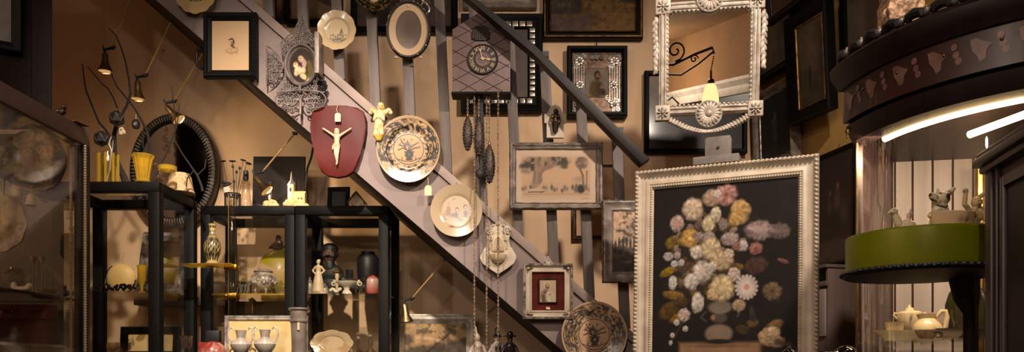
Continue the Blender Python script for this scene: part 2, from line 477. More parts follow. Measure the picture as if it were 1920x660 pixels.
# ------------------------------------------------------------------ room
CEIL = 3.5
YB = 4.65
def wallx(y): return 1.457+.24*(YB-y)          # right wall, splayed
b = B(); b.box(-3.4,3.2,-4.2,4.9,-.1,0); struct('floor', b, 'floor_boards')
b = B(); b.box(-3.4,3.2,-4.2,4.9,CEIL,CEIL+.1); struct('ceiling', b, 'ceiling_paint')
b = B(); b.box(-3.3,1.457,YB,YB+.12,0,CEIL); struct('wall_back', b, 'plaster')
b = B(); b.box(-3.3,-3.2,-4.1,YB,0,CEIL); struct('wall_left', b, 'plaster')
b = B(); b.prismz([(1.457,YB),(wallx(1.2),1.2),(wallx(1.2)+.1,1.2),(1.6,YB+.1)], 0, CEIL); struct('wall_right', b, 'warm_lit_plaster')
xa = wallx(1.2)
b = B(); b.prismz([(xa,1.2),(-.5,-4.0),(-.4,-4.1),(xa+.12,1.2)], 0, CEIL); struct('wall_slanted', b, 'dark_panel')
b = B(); b.box(-3.3,-.4,-4.1,-4.0,0,CEIL); struct('wall_front', b, 'dark_panel')
# white cornice on the slanted wall behind the camera, seen in the hanging mirror
b = B(); d_ = Vector((-.5-xa,-5.2,0)).normalized(); n_ = Vector((d_.y,-d_.x,0))
if n_.x > 0: n_ = -n_
p0 = Vector((xa,1.2,0)); p1 = Vector((-.5,-4.,0)); pr = [(0,2.74),(.03,2.74),(.05,2.78),(.05,2.82),(.09,2.87),(.09,2.90),(0,2.90)]
ra = [b.v(*(p0+n_*u+Vector((0,0,z)))) for u,z in pr]; rb = [b.v(*(p1+n_*u+Vector((0,0,z)))) for u,z in pr]
for i in range(len(pr)): b.f([ra[i], ra[(i+1)%len(pr)], rb[(i+1)%len(pr)], rb[i]])
b.f(ra); b.f(rb[::-1]); struct('trim_1', b, 'white_moulding')
b = B(); q0 = [b.v(*(p0+n_*u+Vector((0,0,z)))) for u,z in ((0,2.90),(.012,2.90),(.012,CEIL),(0,CEIL))]; q1 = [b.v(*(p1+n_*u+Vector((0,0,z)))) for u,z in ((0,2.90),(.012,2.90),(.012,CEIL),(0,CEIL))]
for i in range(4): b.f([q0[i], q0[(i+1)%4], q1[(i+1)%4], q1[i]])
b.f(q0); b.f(q1[::-1]); struct('trim_2', b, 'ceiling_paint')

# ------------------------------------------------------------------ staircase
YS = 3.85; KS = YS/F
def lowz(x): return .863*(x-293)           # lower edge of the stringer (image rows)
def upz(x): return 122+.873*(x-612)        # upper edge of the trim board
st = T('staircase', 'wooden staircase rising to the left with grey stringer, slanting handrail and plain square balusters', 'staircase', HX, HY, YS)
def pz(x, row): return (x-HX, HY-row)
xl, xr = 60, 1600
b = st.B(); b.prism([pz(xl,upz(xl)+23), pz(xr,upz(xr)+23), pz(xr,lowz(xr)), pz(xl,lowz(xl))], 0, 14); st.p('stringer', b, 'stair_wood')
b = st.B(); b.prism([pz(xl,upz(xl)), pz(xr,upz(xr)), pz(xr,upz(xr)+21), pz(xl,upz(xl)+21)], -5, 18, .8); st.p('trim_board', b, 'stair_trim')
b = st.B(); b.prism([pz(xl,upz(xl)+3), pz(xr,upz(xr)+3), pz(xr,lowz(xr)-3), pz(xl,lowz(xl)-3)], 14.2, 17); st.p('backing_board', b, 'black_stair')
b = st.B(); b.prism([pz(xl,lowz(xl)-14), pz(xr,lowz(xr)-14), pz(xr,lowz(xr)), pz(xl,lowz(xl))], 17.5, 310); st.p('soffit', b, 'black_stair')
b = st.B(); x = 100; stp = []
while x < 1560:
    stp += [pz(x+78, lowz(x)-32+8), pz(x+78, lowz(x+78)-32+8)][:0]; x += 78
top = []; x = 100
while x < 1540:
    top += [pz(x, upz(x+78)+12), pz(x+78, upz(x+78)+12)]; x += 78
b.prism(top+[pz(x,lowz(x)-16), pz(100,lowz(100)-16)], 18, 310); st.p('steps', b, 'stair_wood')
railU = [(496,-348),(896,0),(1000,82),(1160,240),(1219,297)]; railL = [(470,-348),(871,-8),(1000,100),(1124,227),(1203,308)]
b = st.B(); yr0, yr1 = -78, -50; kf = (YS+yr0*KS)/YS
sc_ = lambda x,r: ((x-HX)*kf, (HY-r)*kf)
b.prism([sc_(*p) for p in railU]+[sc_(*p) for p in railL[::-1]], yr0, yr1, 3.); st.p('handrail', b, 'rail_wood')
cent = [300+67.2*i for i in range(14)]
for cx in cent:
    yb = upz(cx)+4
    xt = lambda row: cx-.045*(yb-row)+ 0
    rt = -120
    lo = [p for p in railL]
    if cx > 800:
        for (ax,ar),(bx,br) in zip(railL, railL[1:]):
            if ax <= cx <= bx: rt = ar+(br-ar)*(cx-ax)/(bx-ax)-28
    b = st.B(); x0 = xt(rt)
    b.prism([pz(x0-9.5,rt), pz(x0+9.5,rt), pz(cx+9.5,yb), pz(cx-9.5,yb)], 4, 16, .7)
    bo = st.p('baluster', b, 'baluster_wood')
    if cx > 800:
        if cx < 985: continue
        b = st.B(); b.box(x0-5-HX, x0+5-HX, -52, 6, HY-rt-14, HY-rt-4); st.p('rail_bracket', b, 'black_iron', bo)

# ------------------------------------------------------------------ black display cabinets
def cabinet(name, label, x0, x1, y0, y1, z1, shelves, post=.05, glassf=True, shelfmat='pane', lowz=.12, front=True):
    t = T(name, label, 'display cabinet', 0,0,0, 'black glass display cabinets', loc=(x0,y0,0), k=1.)
    w, d = x1-x0, y1-y0
    for cx in (0, w-post):
        for cy in (0, d-post):
            b = B(); b.box(cx,cx+post,cy,cy+post,0,z1-.045,.003); t.p('corner_post', b, 'black_wood')
    b = B()
    for cy in (0, d-post): b.box(0,w,cy,cy+post,z1-.045,z1,.003)
    for cx in (0, w-post): b.box(cx,cx+post,post,d-post,z1-.045,z1,.003)
    t.p('top_rail', b, 'black_wood')
    b = B()
    for cy in (0, d-post): b.box(post,w-post,cy,cy+post,0,lowz,.003)
    for cx in (0, w-post): b.box(cx,cx+post,post,d-post,0,lowz,.003)
    b.box(post,w-post,post,d-post,lowz-.02,lowz); t.p('base', b, 'black_wood')
    b = B(); b.box(post,w-post,post,d-post,z1-.012,z1-.004); t.p('top_pane', b, 'pane')
    for sz in shelves:
        b = B(); b.box(.012,w-.012,.02,d-.012,sz-.008,sz); t.p('glass_shelf', b, shelfmat)
        for cx in (.052,w-.062):
            b = B(); b.box(cx,cx+.01,.06,.075,sz-.018,sz-.009); t.p('shelf_peg', b, 'brass')
    b = B(); b.box(post,w-post,.02,.026,lowz,z1-.045); t.p('front_pane', b, 'pane')
    for cx in (.018, w-.024):
        b = B(); b.box(cx,cx+.005,post,d-post,lowz,z1-.045); t.p('side_pane', b, 'pane')
    return t
ZA = 2.04
SA = W(220,548,3.7).z
cabinet('display_cabinet', 'tall black framed glass cabinet standing forward below the oval mirror', -2.093, -1.588, 3.6, 4.04, ZA, (SA, 1.245, .7))
SBZ = W(480,553,4.15).z; SBL = W(480,672,4.1).z
cabinet('display_cabinet', 'black framed glass cabinet holding the silver tureen and olive green disc', -1.578, -1.102, 4.05, 4.45, 2.022, (SBZ, SBL, .7), shelfmat='gold_edge_glass')
SC = W(640,552,4.15).z
cabinet('display_cabinet', 'black framed glass cabinet nearest the stairs, with ivory woman and bust on its shelf', -1.098, -.626, 4.05, 4.45, 2.022, (SC, SBL, .7))
# ================================================================== things on the stairs
YH = 3.81
def hook(t, x, z, r=2.2, y=1):
    b = t.B(); b.tube([(x,y+3,z+5),(x,y-1,z+6),(x,y-2,z+3),(x,y-3,z)], .7, 6); t.p('hanging_hook', b, 'old_brass')
def wire(t, pts, r=.45, m='old_brass', name='hanging_wire'):
    b = t.B(); b.tube(pts, r, 6); return t.p(name, b, m)
dish = lambda t: -5+9*max(0,1-max(0,(t-.55)/.25))**1 if t < .8 else -5.-.5*(t-.8)
def dish(t):
    if t < .58: return 0.
    if t < .68: return -2.2*(t-.58)/.10
    return -2.2-3.2*(t-.68)/.32
scal = lambda n, a: (lambda th: 1+a*abs(math.cos(n*th/2)))

# cream scalloped plate cut by the top edge
t = T('wall_plate', 'cream yellow scalloped plate with dark printed centre, above the small bearded portrait', 'plate', 368,-13, YH)
def fn(x,z):
    p = Pt(x,z,(222,188,128)); p.ell(0,3,24,21,(206,176,120),soft=.1); p.ell(0,2,22,19,(120,104,88),soft=.25)
    p.blotch(.22,3,.5,(58,50,46),.9); d = p.d(0,3,24,21); p2 = p.c.copy(); base = np.array((222,188,128.))
    w_ = np.clip((1.02-d)/.06,0,1)[:,None]; p.c = base*(1-w_)+p2*w_; return p.c
t.ocanvas('plate_body', 37, 39, fn, 0, depth=dish, edge=scal(12,.06), m='painted_china'); hook(t,0,38)

# small portrait in a wide black frame
t = T('framed_portrait', 'cream sheet with tiny bearded portrait head in wide black ridged frame', 'picture', 433,86.5, YH)
b = t.B(); b.frame(99,122,[(0,6),(0,-6),(3,-9),(6,-8),(12,-5),(15,-3),(15,6)], 1); t.p('frame', b, 'black_wood')
b = t.B()
for sx in (-1,1):
    for i in range(36): b.box(sx*43.5-3.2,sx*43.5+3.2,-9.6,-7,-54+i*3,-52.6+i*3)
for sz in (-1,1):
    for i in range(28): b.box(-42+i*3,-40.6+i*3,-9.6,-7,sz*54.5-3.2,sz*54.5+3.2)
t.p('ridge_moulding', b, 'black_wood')
def fn(x,z):
    p = Pt(x,z,(214,178,134)); p.ell(2,-2,18,24,(212,168,118),soft=.6,a=.6)
    p.ell(2,6,4.2,6,(216,180,140),soft=.3); p.line([(-2,11),(3,13),(6,9),(6,4)],1.3,(54,46,44)); p.line([(0,7),(4,7)],.6,(70,60,56)); p.ell(3,1,3.6,5,(62,54,52),soft=.6,a=.9)
    p.ell(6,-3,3,2.2,(50,44,42),soft=.5); 
    for q in range(9): p.line([(-9+q*2.4,-11+1.4*math.sin(q*2)),(-6+q*2.4,-15+2*math.cos(q))],.4,(120,98,80),.8)
    p.line([(-12,-9),(-2,-6),(8,-7),(14,-3)],.4,(140,112,90),.7); p.line([(10,-4),(14,-9),(9,-14)],.5,(110,90,76),.8); return p.c
t.canvas('print', 70, 93, fn, -2.5, 70, 93, 'printed_paper')

# carved fretwork shrine with open doors
t = T('fretwork_shrine', 'grey openwork carved wall shrine, doors open on an oval mother and child picture', 'shrine', 565,123, YH)
b = t.B(); crown = [(-34,18),(-36,42),(-24,54),(-14,62),(-7,76),(-3,90),(3,90),(9,74),(16,62),(30,52),(40,40),(40,18),(30,32),(10,43),(-10,43),(-28,30)]
lace(b, crown, 7.6, 4.4, 1.0, seed=3)
for sx in (-1,1):
    b.tube([(sx*36,0,18),(sx*38,0,42),(sx*26,0,55),(sx*14,0,63),(sx*8,0,77),(0,0,92)], 1.2, 6)
b.ell((0,-1,93),(2.4,2,4)); t.p('crown_fretwork', b, 'grey_fretwork'); b = t.B()
lower = [(-34,-18),(-46,-44),(-30,-52),(0,-46),(30,-52),(42,-40),(38,-18),(28,-30),(0,-41),(-26,-30)]
b.tube(arc(0,0,36,46,20,160,20,1),1,6); t.p('arch_fretwork', b, 'grey_fretwork')
for sx in (-1,1): b = t.B(); lace(b, [(sx*abs(x),z) for x,z in lower[:4]]+[(0,-41),(sx*26,-30)], 7.8, 4.4, 1.0, seed=5+sx); t.p('base_fretwork', b, 'grey_fretwork')
b = t.B()
for sx,cx in ((-1,-24),(1,24)):
    b.tube(arc(cx,-66,23,17,0,360,26,-6)[:-1], 1.6, 6, True); lace(b, [(cx+16*math.cos(a*PI/6),-66+11*math.sin(a*PI/6)) for a in range(12)], 8.5, 5, 1.1, -6, seed=8+sx)
    b.tube(spiral(cx+sx*-8,-84,7,1.5,0,sx,16,-6),1.2,6)
b.tube([(-45,-5,-52),(0,-12,-50),(45,-5,-52)],1.6,6); b.tube([(-12,-8,-58),(0,-10,-48),(12,-8,-58)],1.4,6)
b.ell((0,-10,-47),(3,3,8)); t.p('bracket_shelf', b, 'grey_fretwork')
b = t.B(); b.tube([(0,-8,-66),(0,-8,-92)],2.4,8); b.ell((0,-8,-93),(2.6,2.6,3)); t.p('drop_finial', b, 'pewter')
b = t.B(); b.oframe(31,40,[(0,4),(0,-5),(2,-7),(4,-6),(5,-2),(9,2),(9,4)]); t.p('oval_frame', b, 'grey_fretwork')
b = t.B()
for q in range(44):
    a = 2*PI*q/44; b.ell((24.2*math.cos(a),0,32.8*math.sin(a)),(1.1,1.2,1.1),6,4)
t.p('bead_rim', b, 'grey_frame')
def fn(x,z):
    p = Pt(x,z,(44,34,27)); p.ell(12,-10,12,26,(96,82,22),soft=.3); p.ell(2,2,11,14,(88,30,28),soft=.4,a=.7); p.ell(4,16,11,11,(56,40,30),soft=.25)
    p.ell(-1,13,6.5,8,(226,190,150),soft=.35,rot=.3); p.line([(-4,14),(-1,14.5)],.5,(100,70,54)); p.line([(-3,9),(-.5,9.3)],.5,(170,90,80)); p.ell(5,4,6,11,(206,176,160),soft=.5)
    p.ell(-11,2,5.6,6.4,(238,206,162),soft=.35); p.line([(-14,2.6),(-11,2.6)],.5,(110,80,60)); p.ell(-11,6,5,3.4,(150,110,70),soft=.7,a=.7)
    p.ell(-6,-8,9,10,(240,210,168),soft=.4); p.ell(3,-8,6,8,(234,200,160),soft=.5); p.ell(4,-20,10,6,(238,206,164),soft=.4,rot=-.5); p.ell(-10,-14,5,6,(226,190,146),soft=.4); p.ell(14,-27,7,4.5,(222,196,168),soft=.5,rot=.4)
    p.rect(9,11,-26,2,(30,22,20),.9); p.nz(.15,3,.18); return p.c
t.ocanvas('picture', 25, 34, fn, 1.5, 40, 80)
def halfdoor(sx, ang, name):
    o = bpy.data.objects.new(name, None)
b = t.B(); D = [(-64,36)]+[(-64+30*math.sin(PI*q/14)**.9, 36-74*q/14) for q in range(1,14)]+[(-64,-38)]
b.tube([(x,-3,z) for x,z in D],1.5,6,True); b.tube([(-63,-3,0),(-35,-3,0)],1.3,6)
lace(b,[(-61,30),(-50,28),(-40,14),(-37,0),(-40,-16),(-50,-30),(-61,-32)],8,4.6,1.,-3,seed=11); t.p('open_door', b, 'grey_fretwork')
b = t.B(); b.box(33,41,-34,0,-26,50,.6); t.p('open_door', b, 'grey_frame')
b = t.B(); lace(b,[(34,-58),(48,-58),(48,-28),(34,-28)],7,4.4,1.6,-3,seed=14); b.box(36,46,1,4,-60,-28); t.p('lower_door_rail', b, 'black_wood')  # black openwork with a dark bar below the right door
wire(t,[(0,4,88),(0,8,97)])

# scalloped plate with a ship print
t = T('wall_plate', 'cream scalloped plate printed with a tiny sailing ship, hung beside the fretwork shrine', 'plate', 632,58, YH)
def fn(x,z):
    p = Pt(x,z,(212,186,146)); d = p.d(0,0,36,36); p.mix(.25*np.clip(1-abs(d-.68)/.05,0,1),(150,120,86))
    dk = (84,72,66)
    p.ell(3,-15,17,4.5,dk,soft=.9,a=.75)
    for q in range(7): p.ell(-12+q*4.6,-9+1.5*math.sin(q*2.2),2.2,2.4+1.2*(q%2),dk,soft=.8,a=.85)
    p.line([(8,-10),(8.5,4)],.6,dk); p.line([(8.5,3),(5,-7)],1.,dk,.8); p.line([(9,1),(12,-8)],.8,dk,.7); p.line([(-14,-13),(-6,-20),(6,-21),(16,-16)],.6,dk); p.line([(-8,-17),(10,-18)],.5,dk); return p.c
t.ocanvas('plate_body', 35, 36, fn, 0, 44, 100, depth=dish, edge=scal(11,.045), m='painted_china'); hook(t,0,35)

# dark lobed dish at the top edge
t = T('wall_dish', 'black and gold patterned round dish with pale lobed centre at the top of the baluster', 'plate', 702,-18, YH)
def fn(x,z):
    p = Pt(x,z,(26,23,20)); p.blotch(.3,4,.58,(150,120,60),.8); d = p.d(0,0,40,40); p.mix(.8*np.clip(1-abs(d-.96)/.03,0,1),(110,92,60)); p.mix(.6*np.clip(1-abs(d-.74)/.02,0,1),(170,140,70))
    for a in range(6):
        q = a*PI/3+.5; p.ell(13*math.cos(q),13*math.sin(q),10.5,10.5,(150,126,48),soft=.15)
    for a in range(6):
        q = a*PI/3+.5; p.ell(13*math.cos(q),13*math.sin(q),9.3,9.3,(226,194,174),soft=.12)
    p.ell(0,0,14,14,(226,194,174),soft=.2); p.ell(0,0,4,4,(150,106,96),soft=.6); m = p.d(0,0,23,23) < 1
    n = fbm(x,z,.35,9); a = np.clip((n-.55)/.1,0,1)*m*.45; p.mix(a,(140,96,84)); return p.c
t.ocanvas('dish_body', 41, 41, fn, 0, 44, 100, depth=dish, m='painted_china'); hook(t,0,40)

# oval frame
t = T('oval_picture', 'black beaded oval frame with wide cream mount around a blank grey oval', 'picture', 766,56, YH)
b = t.B(); b.oframe(42,54,[(0,4),(0,-3),(1.5,-6),(4,-6),(5,-2),(5,4)]); t.p('frame', b, 'black_iron')
b = t.B(); rnd = random.Random(4)
for q in range(90):
    a = 2*PI*q/90; b.ell((40.6*math.cos(a),-6,52.6*math.sin(a)),(1.3*rnd.uniform(.7,1.3),1.3,1.3*rnd.uniform(.7,1.3)),6,4)
t.p('bead_border', b, 'silver_dark')
b = t.B()
for pts in ([(24,-5,44),(30,-6,52),(36,-6,46),(40,-6,36),(38,-6,30)],[(27,-5,50),(24,-6,56),(18,-6,54)],[(30,-5,48),(38,-6,54),(41,-6,47)]): b.tube(pts,1.5,6)
for q in ((28,52),(35,45),(40,37),(24,55)): b.ell((q[0],-7,q[1]),(2.4,2,2.4),8,5)
t.p('bow_ornament', b, 'silver')
for sx in (-1,1): b = t.B(); b.ell((sx*23,-3,-53),(3.6,3,2.2),10,6); t.p('foot_knob', b, 'ivory')
b = t.B(); b.oframe(37.2,49.2,[(0,-1),(13,-1),(13,1),(0,1)]); t.p('mount', b, 'paper')
b = t.B(); b.ell((0,-2,44),(2.6,1.4,2.6),8,5); t.p('mount_stud', b, 'ivory')
def fn(x,z):
    p = Pt(x,z,(112,90,76)); p.ell(0,4,17,24,(96,78,66),soft=.8,a=.7); p.ell(6,-22,7,8,(150,112,88),soft=.9,a=.6); p.ell(-14,-18,4,9,(140,108,86),soft=.9,a=.5); p.nz(.06,5,.12); return p.c
t.ocanvas('picture', 25, 39, fn, .4, 20, 64, 'framed_glass_print'); wire(t,[(0,3,53),(0,8,60)])

# ------------------------------------------------------------------ cuckoo clock
YC = 3.75
t = T('cuckoo_clock', 'grey lattice fronted cuckoo clock with roman numeral dial, hanging pine cone weights and chains', 'clock', 902,115, YC)
body = [(-54,-57),(55,-57),(55,57),(0,95),(-54,60)]
b = t.B(); b.prism(body, 0, 33, 1.2); t.p('case', b, mat('clock_wood', (126,104,99), (104,84,81), rough=.6, scale=9, stretch=(1,1,.4), bump=.2, bscale=40))
b = t.B()
def clip(p, q):
    pts = []; 
    for i in range(121):
        u = i/120; x, z = p[0]+(q[0]-p[0])*u, p[1]+(q[1]-p[1])*u
        if inside(x,z,[(-53,-56),(54,-56),(54,56),(0,93),(-53,59)]): pts.append((x,-.2,z))
    return [pts[0],pts[-1]] if len(pts) > 2 else None
for c in range(-6,9):
    for s_ in (-1,1):
        z0 = c*26-8; q = clip((-60,z0-s_*33),(60,z0+s_*33))
        if q: b.tube(q,.75,5)
t.p('lattice_lines', b, mat('clock_groove', (70,46,44), (56,36,35), rough=.8))
b = t.B(); b.box(-56,56,1,37,-60,-57); b.box(-52,-46,34,37,-57,40); b.box(46,52,34,37,-57,40); t.p('base_board', b, 'black_wood')
b = t.B(); sh = [(-17,41),(-17.5,51),(-14,62),(-8,66),(-3,66),(0,69),(4,66),(9,66),(14,62),(16.5,51),(16,41),(8,38),(-8,38)]
b.prism(sh,-4,1,1.)
for q in range(-4,5): b.tube([(q*3.6,-4.4,41),(q*3.4,-5,52),(q*2.2,-4.6,63)],1.3,6)
t.p('cuckoo_door', b, mat('clock_door', (58,44,42), (42,32,31), rough=.55))
b = t.B(); b.lathe([(0,-2.2),(26,-2.2),(28,-3.6),(29,-2),(29,2),(0,2)],(0,0,0),48,'y'); dial = t.p('dial', b, mat('clock_black', (44,35,32), (34,27,25), rough=.5), loc=(3*t.k,0,3*t.k))
b = t.B(); b.lathe([(0,-3.2),(6,-3.4),(7,-4.4),(8,-3.4),(12,-3.2),(13,-4.2),(14.5,-3),(14.5,-2),(0,-2)],(0,0,0),36,'y'); t.p('dial_centre', b, 'clock_wood', dial)
rn = ['XII','I','II','III','IIII','V','VI','VII','VIII','IX','X','XI']
bm = bmesh.new(); 
for i,tx in enumerate(rn):
    me = textmesh(tx, 10.5); a = -i*PI/6; tmp = bmesh.new(); tmp.from_mesh(me)
    w_ = 1. if len(tx) < 3 else .72
    M = Matrix.Rotation(-a,4,'Y') @ Matrix.Translation((0,-2.6,20.6)) @ Matrix.Rotation(PI/2,4,'X') @ Matrix.Diagonal((w_,1,1,1))
    tmp.transform(M); tmp.to_mesh(me); tmp.free(); bm.from_mesh(me)
B0 = B(t.k); B0.bm.free(); B0.bm = bm; t.p('numerals', B0, 'ivory', dial)
b = t.B(); b.tube([(-1,-5,-1),(-5,-5,18)],[1.2,.8],6); b.ell((-4.5,-5,16),(2,.6,3.2),8,5); b.tube([(-4,-5,1),(17,-5,-2)],[1.2,.8],6); b.ell((11,-5,-1),(4,.6,2.2),8,5); b.ell((0,-5,0),(3,1.4,3),10,6); t.p('hands', b, 'ivory', dial)
def chain(b, x, y, z0, z1, r=1.9):
    z = z0; i = 0
    while z > z1:
        n = 8; pts = [((r*.72*math.cos(2*PI*q/n) if i%2 == 0 else 0)+x, (r*.72*math.cos(2*PI*q/n) if i%2 else 0)+y, z+r*1.45*math.sin(2*PI*q/n)) for q in range(n)]
        b.tube(pts,.62,4,True); z -= r*2.05; i += 1
    return b
wz = [(-26,-132,33,9.5),(-5,-138,38,10.5),(15,-190,37,11)]
for x,z,h,r in wz:
    b = t.B(); prof = [(0,-h),(r*.45,-h*.86),(r*.85,-h*.5),(r,-h*.05),(r*.86,h*.45),(r*.5,h*.82),(r*.22,h),(0,h)]
    b.lathe(prof,(x,15,z),14)
    for j in range(11):
        zz = -h*.86+j*h*.16; rr = np.interp(zz,[p[1] for p in prof],[p[0] for p in prof])
        for q in range(10):
            a = 2*PI*(q+.5*(j%2))/10; b.ell((x+rr*math.cos(a),15+rr*math.sin(a),z+zz),(1.25,1.25,1.5),5,4)
    wt = t.p('pine_cone_weight', b, 'pine_iron')
    b = t.B(); b.lathe([(0,-2),(2.6,-2),(3,1),(2,4),(0,5)],(x,15,z+h+2),10); t.p('weight_cap', b, 'old_brass', wt)
    b = t.B(); chain(b,x,15,-59,z+h+6); t.p('weight_chain', b, 'chain_metal')
for x,y in ((-13,10),(10,13),(32,-3)):
    b = t.B(); chain(b,x,y,-59,-590); cn = t.p('pull_chain', b, 'chain_metal')
    b = t.B(); b.tube([(x+5*math.cos(2*PI*q/12),y,-597+5*math.sin(2*PI*q/12)) for q in range(12)],1.2,6,True); t.p('chain_ring', b, 'ivory', cn)
b = t.B(); b.box(-2.5,2.5,22,26,-200,-57); b.lathe([(0,-2),(9,-1.5),(11,0),(9,1.5),(0,2)],(0,24,-205),20,'y'); t.p('pendulum', b, 'black_iron')

# ------------------------------------------------------------------ crucifix on shield
t = T('crucifix_shield', 'carved ivory crucified figure mounted on a smooth maroon shield', 'crucifix', 633,266, YH)
sh = [(-51,50),(-47,58),(-34,65),(-16,68),(0,68.5),(18,68),(36,65),(48,58),(53,46),(53,28),(49,2),(43,-22),(37,-42),(29,-56),(17,-64),(0,-67),(-18,-64),(-30,-56),(-37,-42),(-43,-22),(-49,4),(-52,28)]
b = t.B(); b.prism(sh,0,9,3.); t.p('shield', b, 'maroon')
b = t.B(); P_ = b.cap
b.ell((0,-7,17.5),(4.4,4.6,5.4)); P_((0,-6,14),(0,-6,11),2.4); P_((0,-6,8),(0,-6,-1),6.0,5.0); P_((-5,-6,9.5),(5,-6,9.5),3.,3.); P_((0,-6,-2),(0,-6,-9),5.,5.2)
for s_ in (-1,1):
    P_((s_*5.5,-6,10),(s_*14,-6,15.5),2.7,2.1); P_((s_*14,-6,15.5),(s_*23,-6,21.5),2.1,1.6); P_((s_*23,-6,21.5),(s_*26,-6,23.5),1.9,1.5)
P_((-2.4,-6,-10),(-2.6,-8,-24),4.0,2.8); P_((2.4,-6,-10),(1.6,-8,-24),4.0,2.8); P_((-2.6,-8,-24),(0,-6,-38),2.7,1.9); P_((1.6,-8,-24),(.6,-6.6,-38),2.7,1.9); P_((.3,-6,-39),(0,-8.5,-44),2.1,1.7)
t.fig('corpus', b, 'ivory', .75, 2)
b = t.B(); b.ell((0,-6,-7.5),(6.2,5.6,4.2)); b.tube([(-4,-9,-6),(-7,-8,-12),(-7.5,-8,-17)],[2,2.2,.8],8); t.p('loincloth', b, 'ivory')
b = t.B(); b.ell((0,-7,20),(4.7,4.8,3.6)); b.ell((-3.4,-7.4,15),(1.4,3,4.2)); b.ell((3.6,-7.2,15),(1.4,3,4.2)); b.ell((0,-10.5,13.6),(2.2,1.6,2.6)); t.p('hair', b, 'ivory')
t = T('price_tag', 'small cream price tag with string at the top of the maroon shield', 'tag', 634,221, YH-.012, 'price tags')
b = t.B(); b.prism([(-5.5,-8),(5.5,-8),(5.5,5),(3,8),(-3,8),(-5.5,5)],-3.4,-2.6); t.p('card', b, 'tag_paper')
b = t.B(); b.tube([(0,-3,7),(-2,-3,14),(-1,-2,22),(-1,5,25)],.5,5); b.tube([(-1.6,-3.6,-2),(1.6,-3.6,-2)],.6,4); t.p('hanging_string', b, 'string')
t2 = T('price_tag', 'small cream price tag hanging under the black flowered plate', 'tag', 803,357, YH-.01, 'price tags')
b = t2.B(); b.prism([(-6.5,-10),(6.5,-10),(6.5,5),(3,9),(-3,9),(-6.5,5)],-2.4,-1.6); t2.p('card', b, 'tag_paper')
b = t2.B(); b.tube([(0,-2,8),(0,-2,16),(-1,0,24)],.5,5); t2.p('hanging_string', b, 'string')

# ------------------------------------------------------------------ cherub
t = T('cherub_figure', 'cream yellow winged cherub figure hung on the stair trim', 'figurine', 714,232, YH)
b = t.B(); P_ = b.cap
b.ell((1,-6,28),(7.5,7,8)); b.ell((1,-6,34),(6,6,4)); P_((0,-5,18),(-2,-5,4),8,9); P_((-2,-5,4),(-4,-5,-10),9,10)
for s_ in (-1,1):
    P_((s_*6+0,-5,17),(s_*15,-4,24),5,4.4); b.ell((s_*15,-3,23),(6,3,6)); b.ell((s_*19,-3,20),(4,2.4,4))
    P_((s_*7-1,-8,14),(s_*9-2,-11,4),3.4,2.8); P_((s_*9-2,-11,4),(s_*3-2,-14,8),2.8,2.4)
P_((-6,-6,-12),(-9,-9,-24),7,4.6); P_((0,-6,-12),(3,-10,-22),7,4.6); P_((-9,-9,-24),(-5,-8,-32),4,3); P_((3,-10,-22),(0,-8,-32),4,3); b.ell((-3,-4,-22),(11,7,9))
def fn(x,z): 
    p = Pt(x,z,(240,216,160)); p.blotch(.16,3,.56,(214,176,90),.8); p.line([(-2,29),(-1,29)],.7,(90,64,40)); p.line([(3.4,29),(4.6,29)],.7,(90,64,40)); p.line([(0,24.6),(2.6,24.6)],.5,(150,80,60)); p.rect(-18,18,-36,-24,(206,160,40),.7,6); return p.c
t.fig('cherub_body', b, 'painted_china', .8, 2, fn=fn); hook(t,0,32)

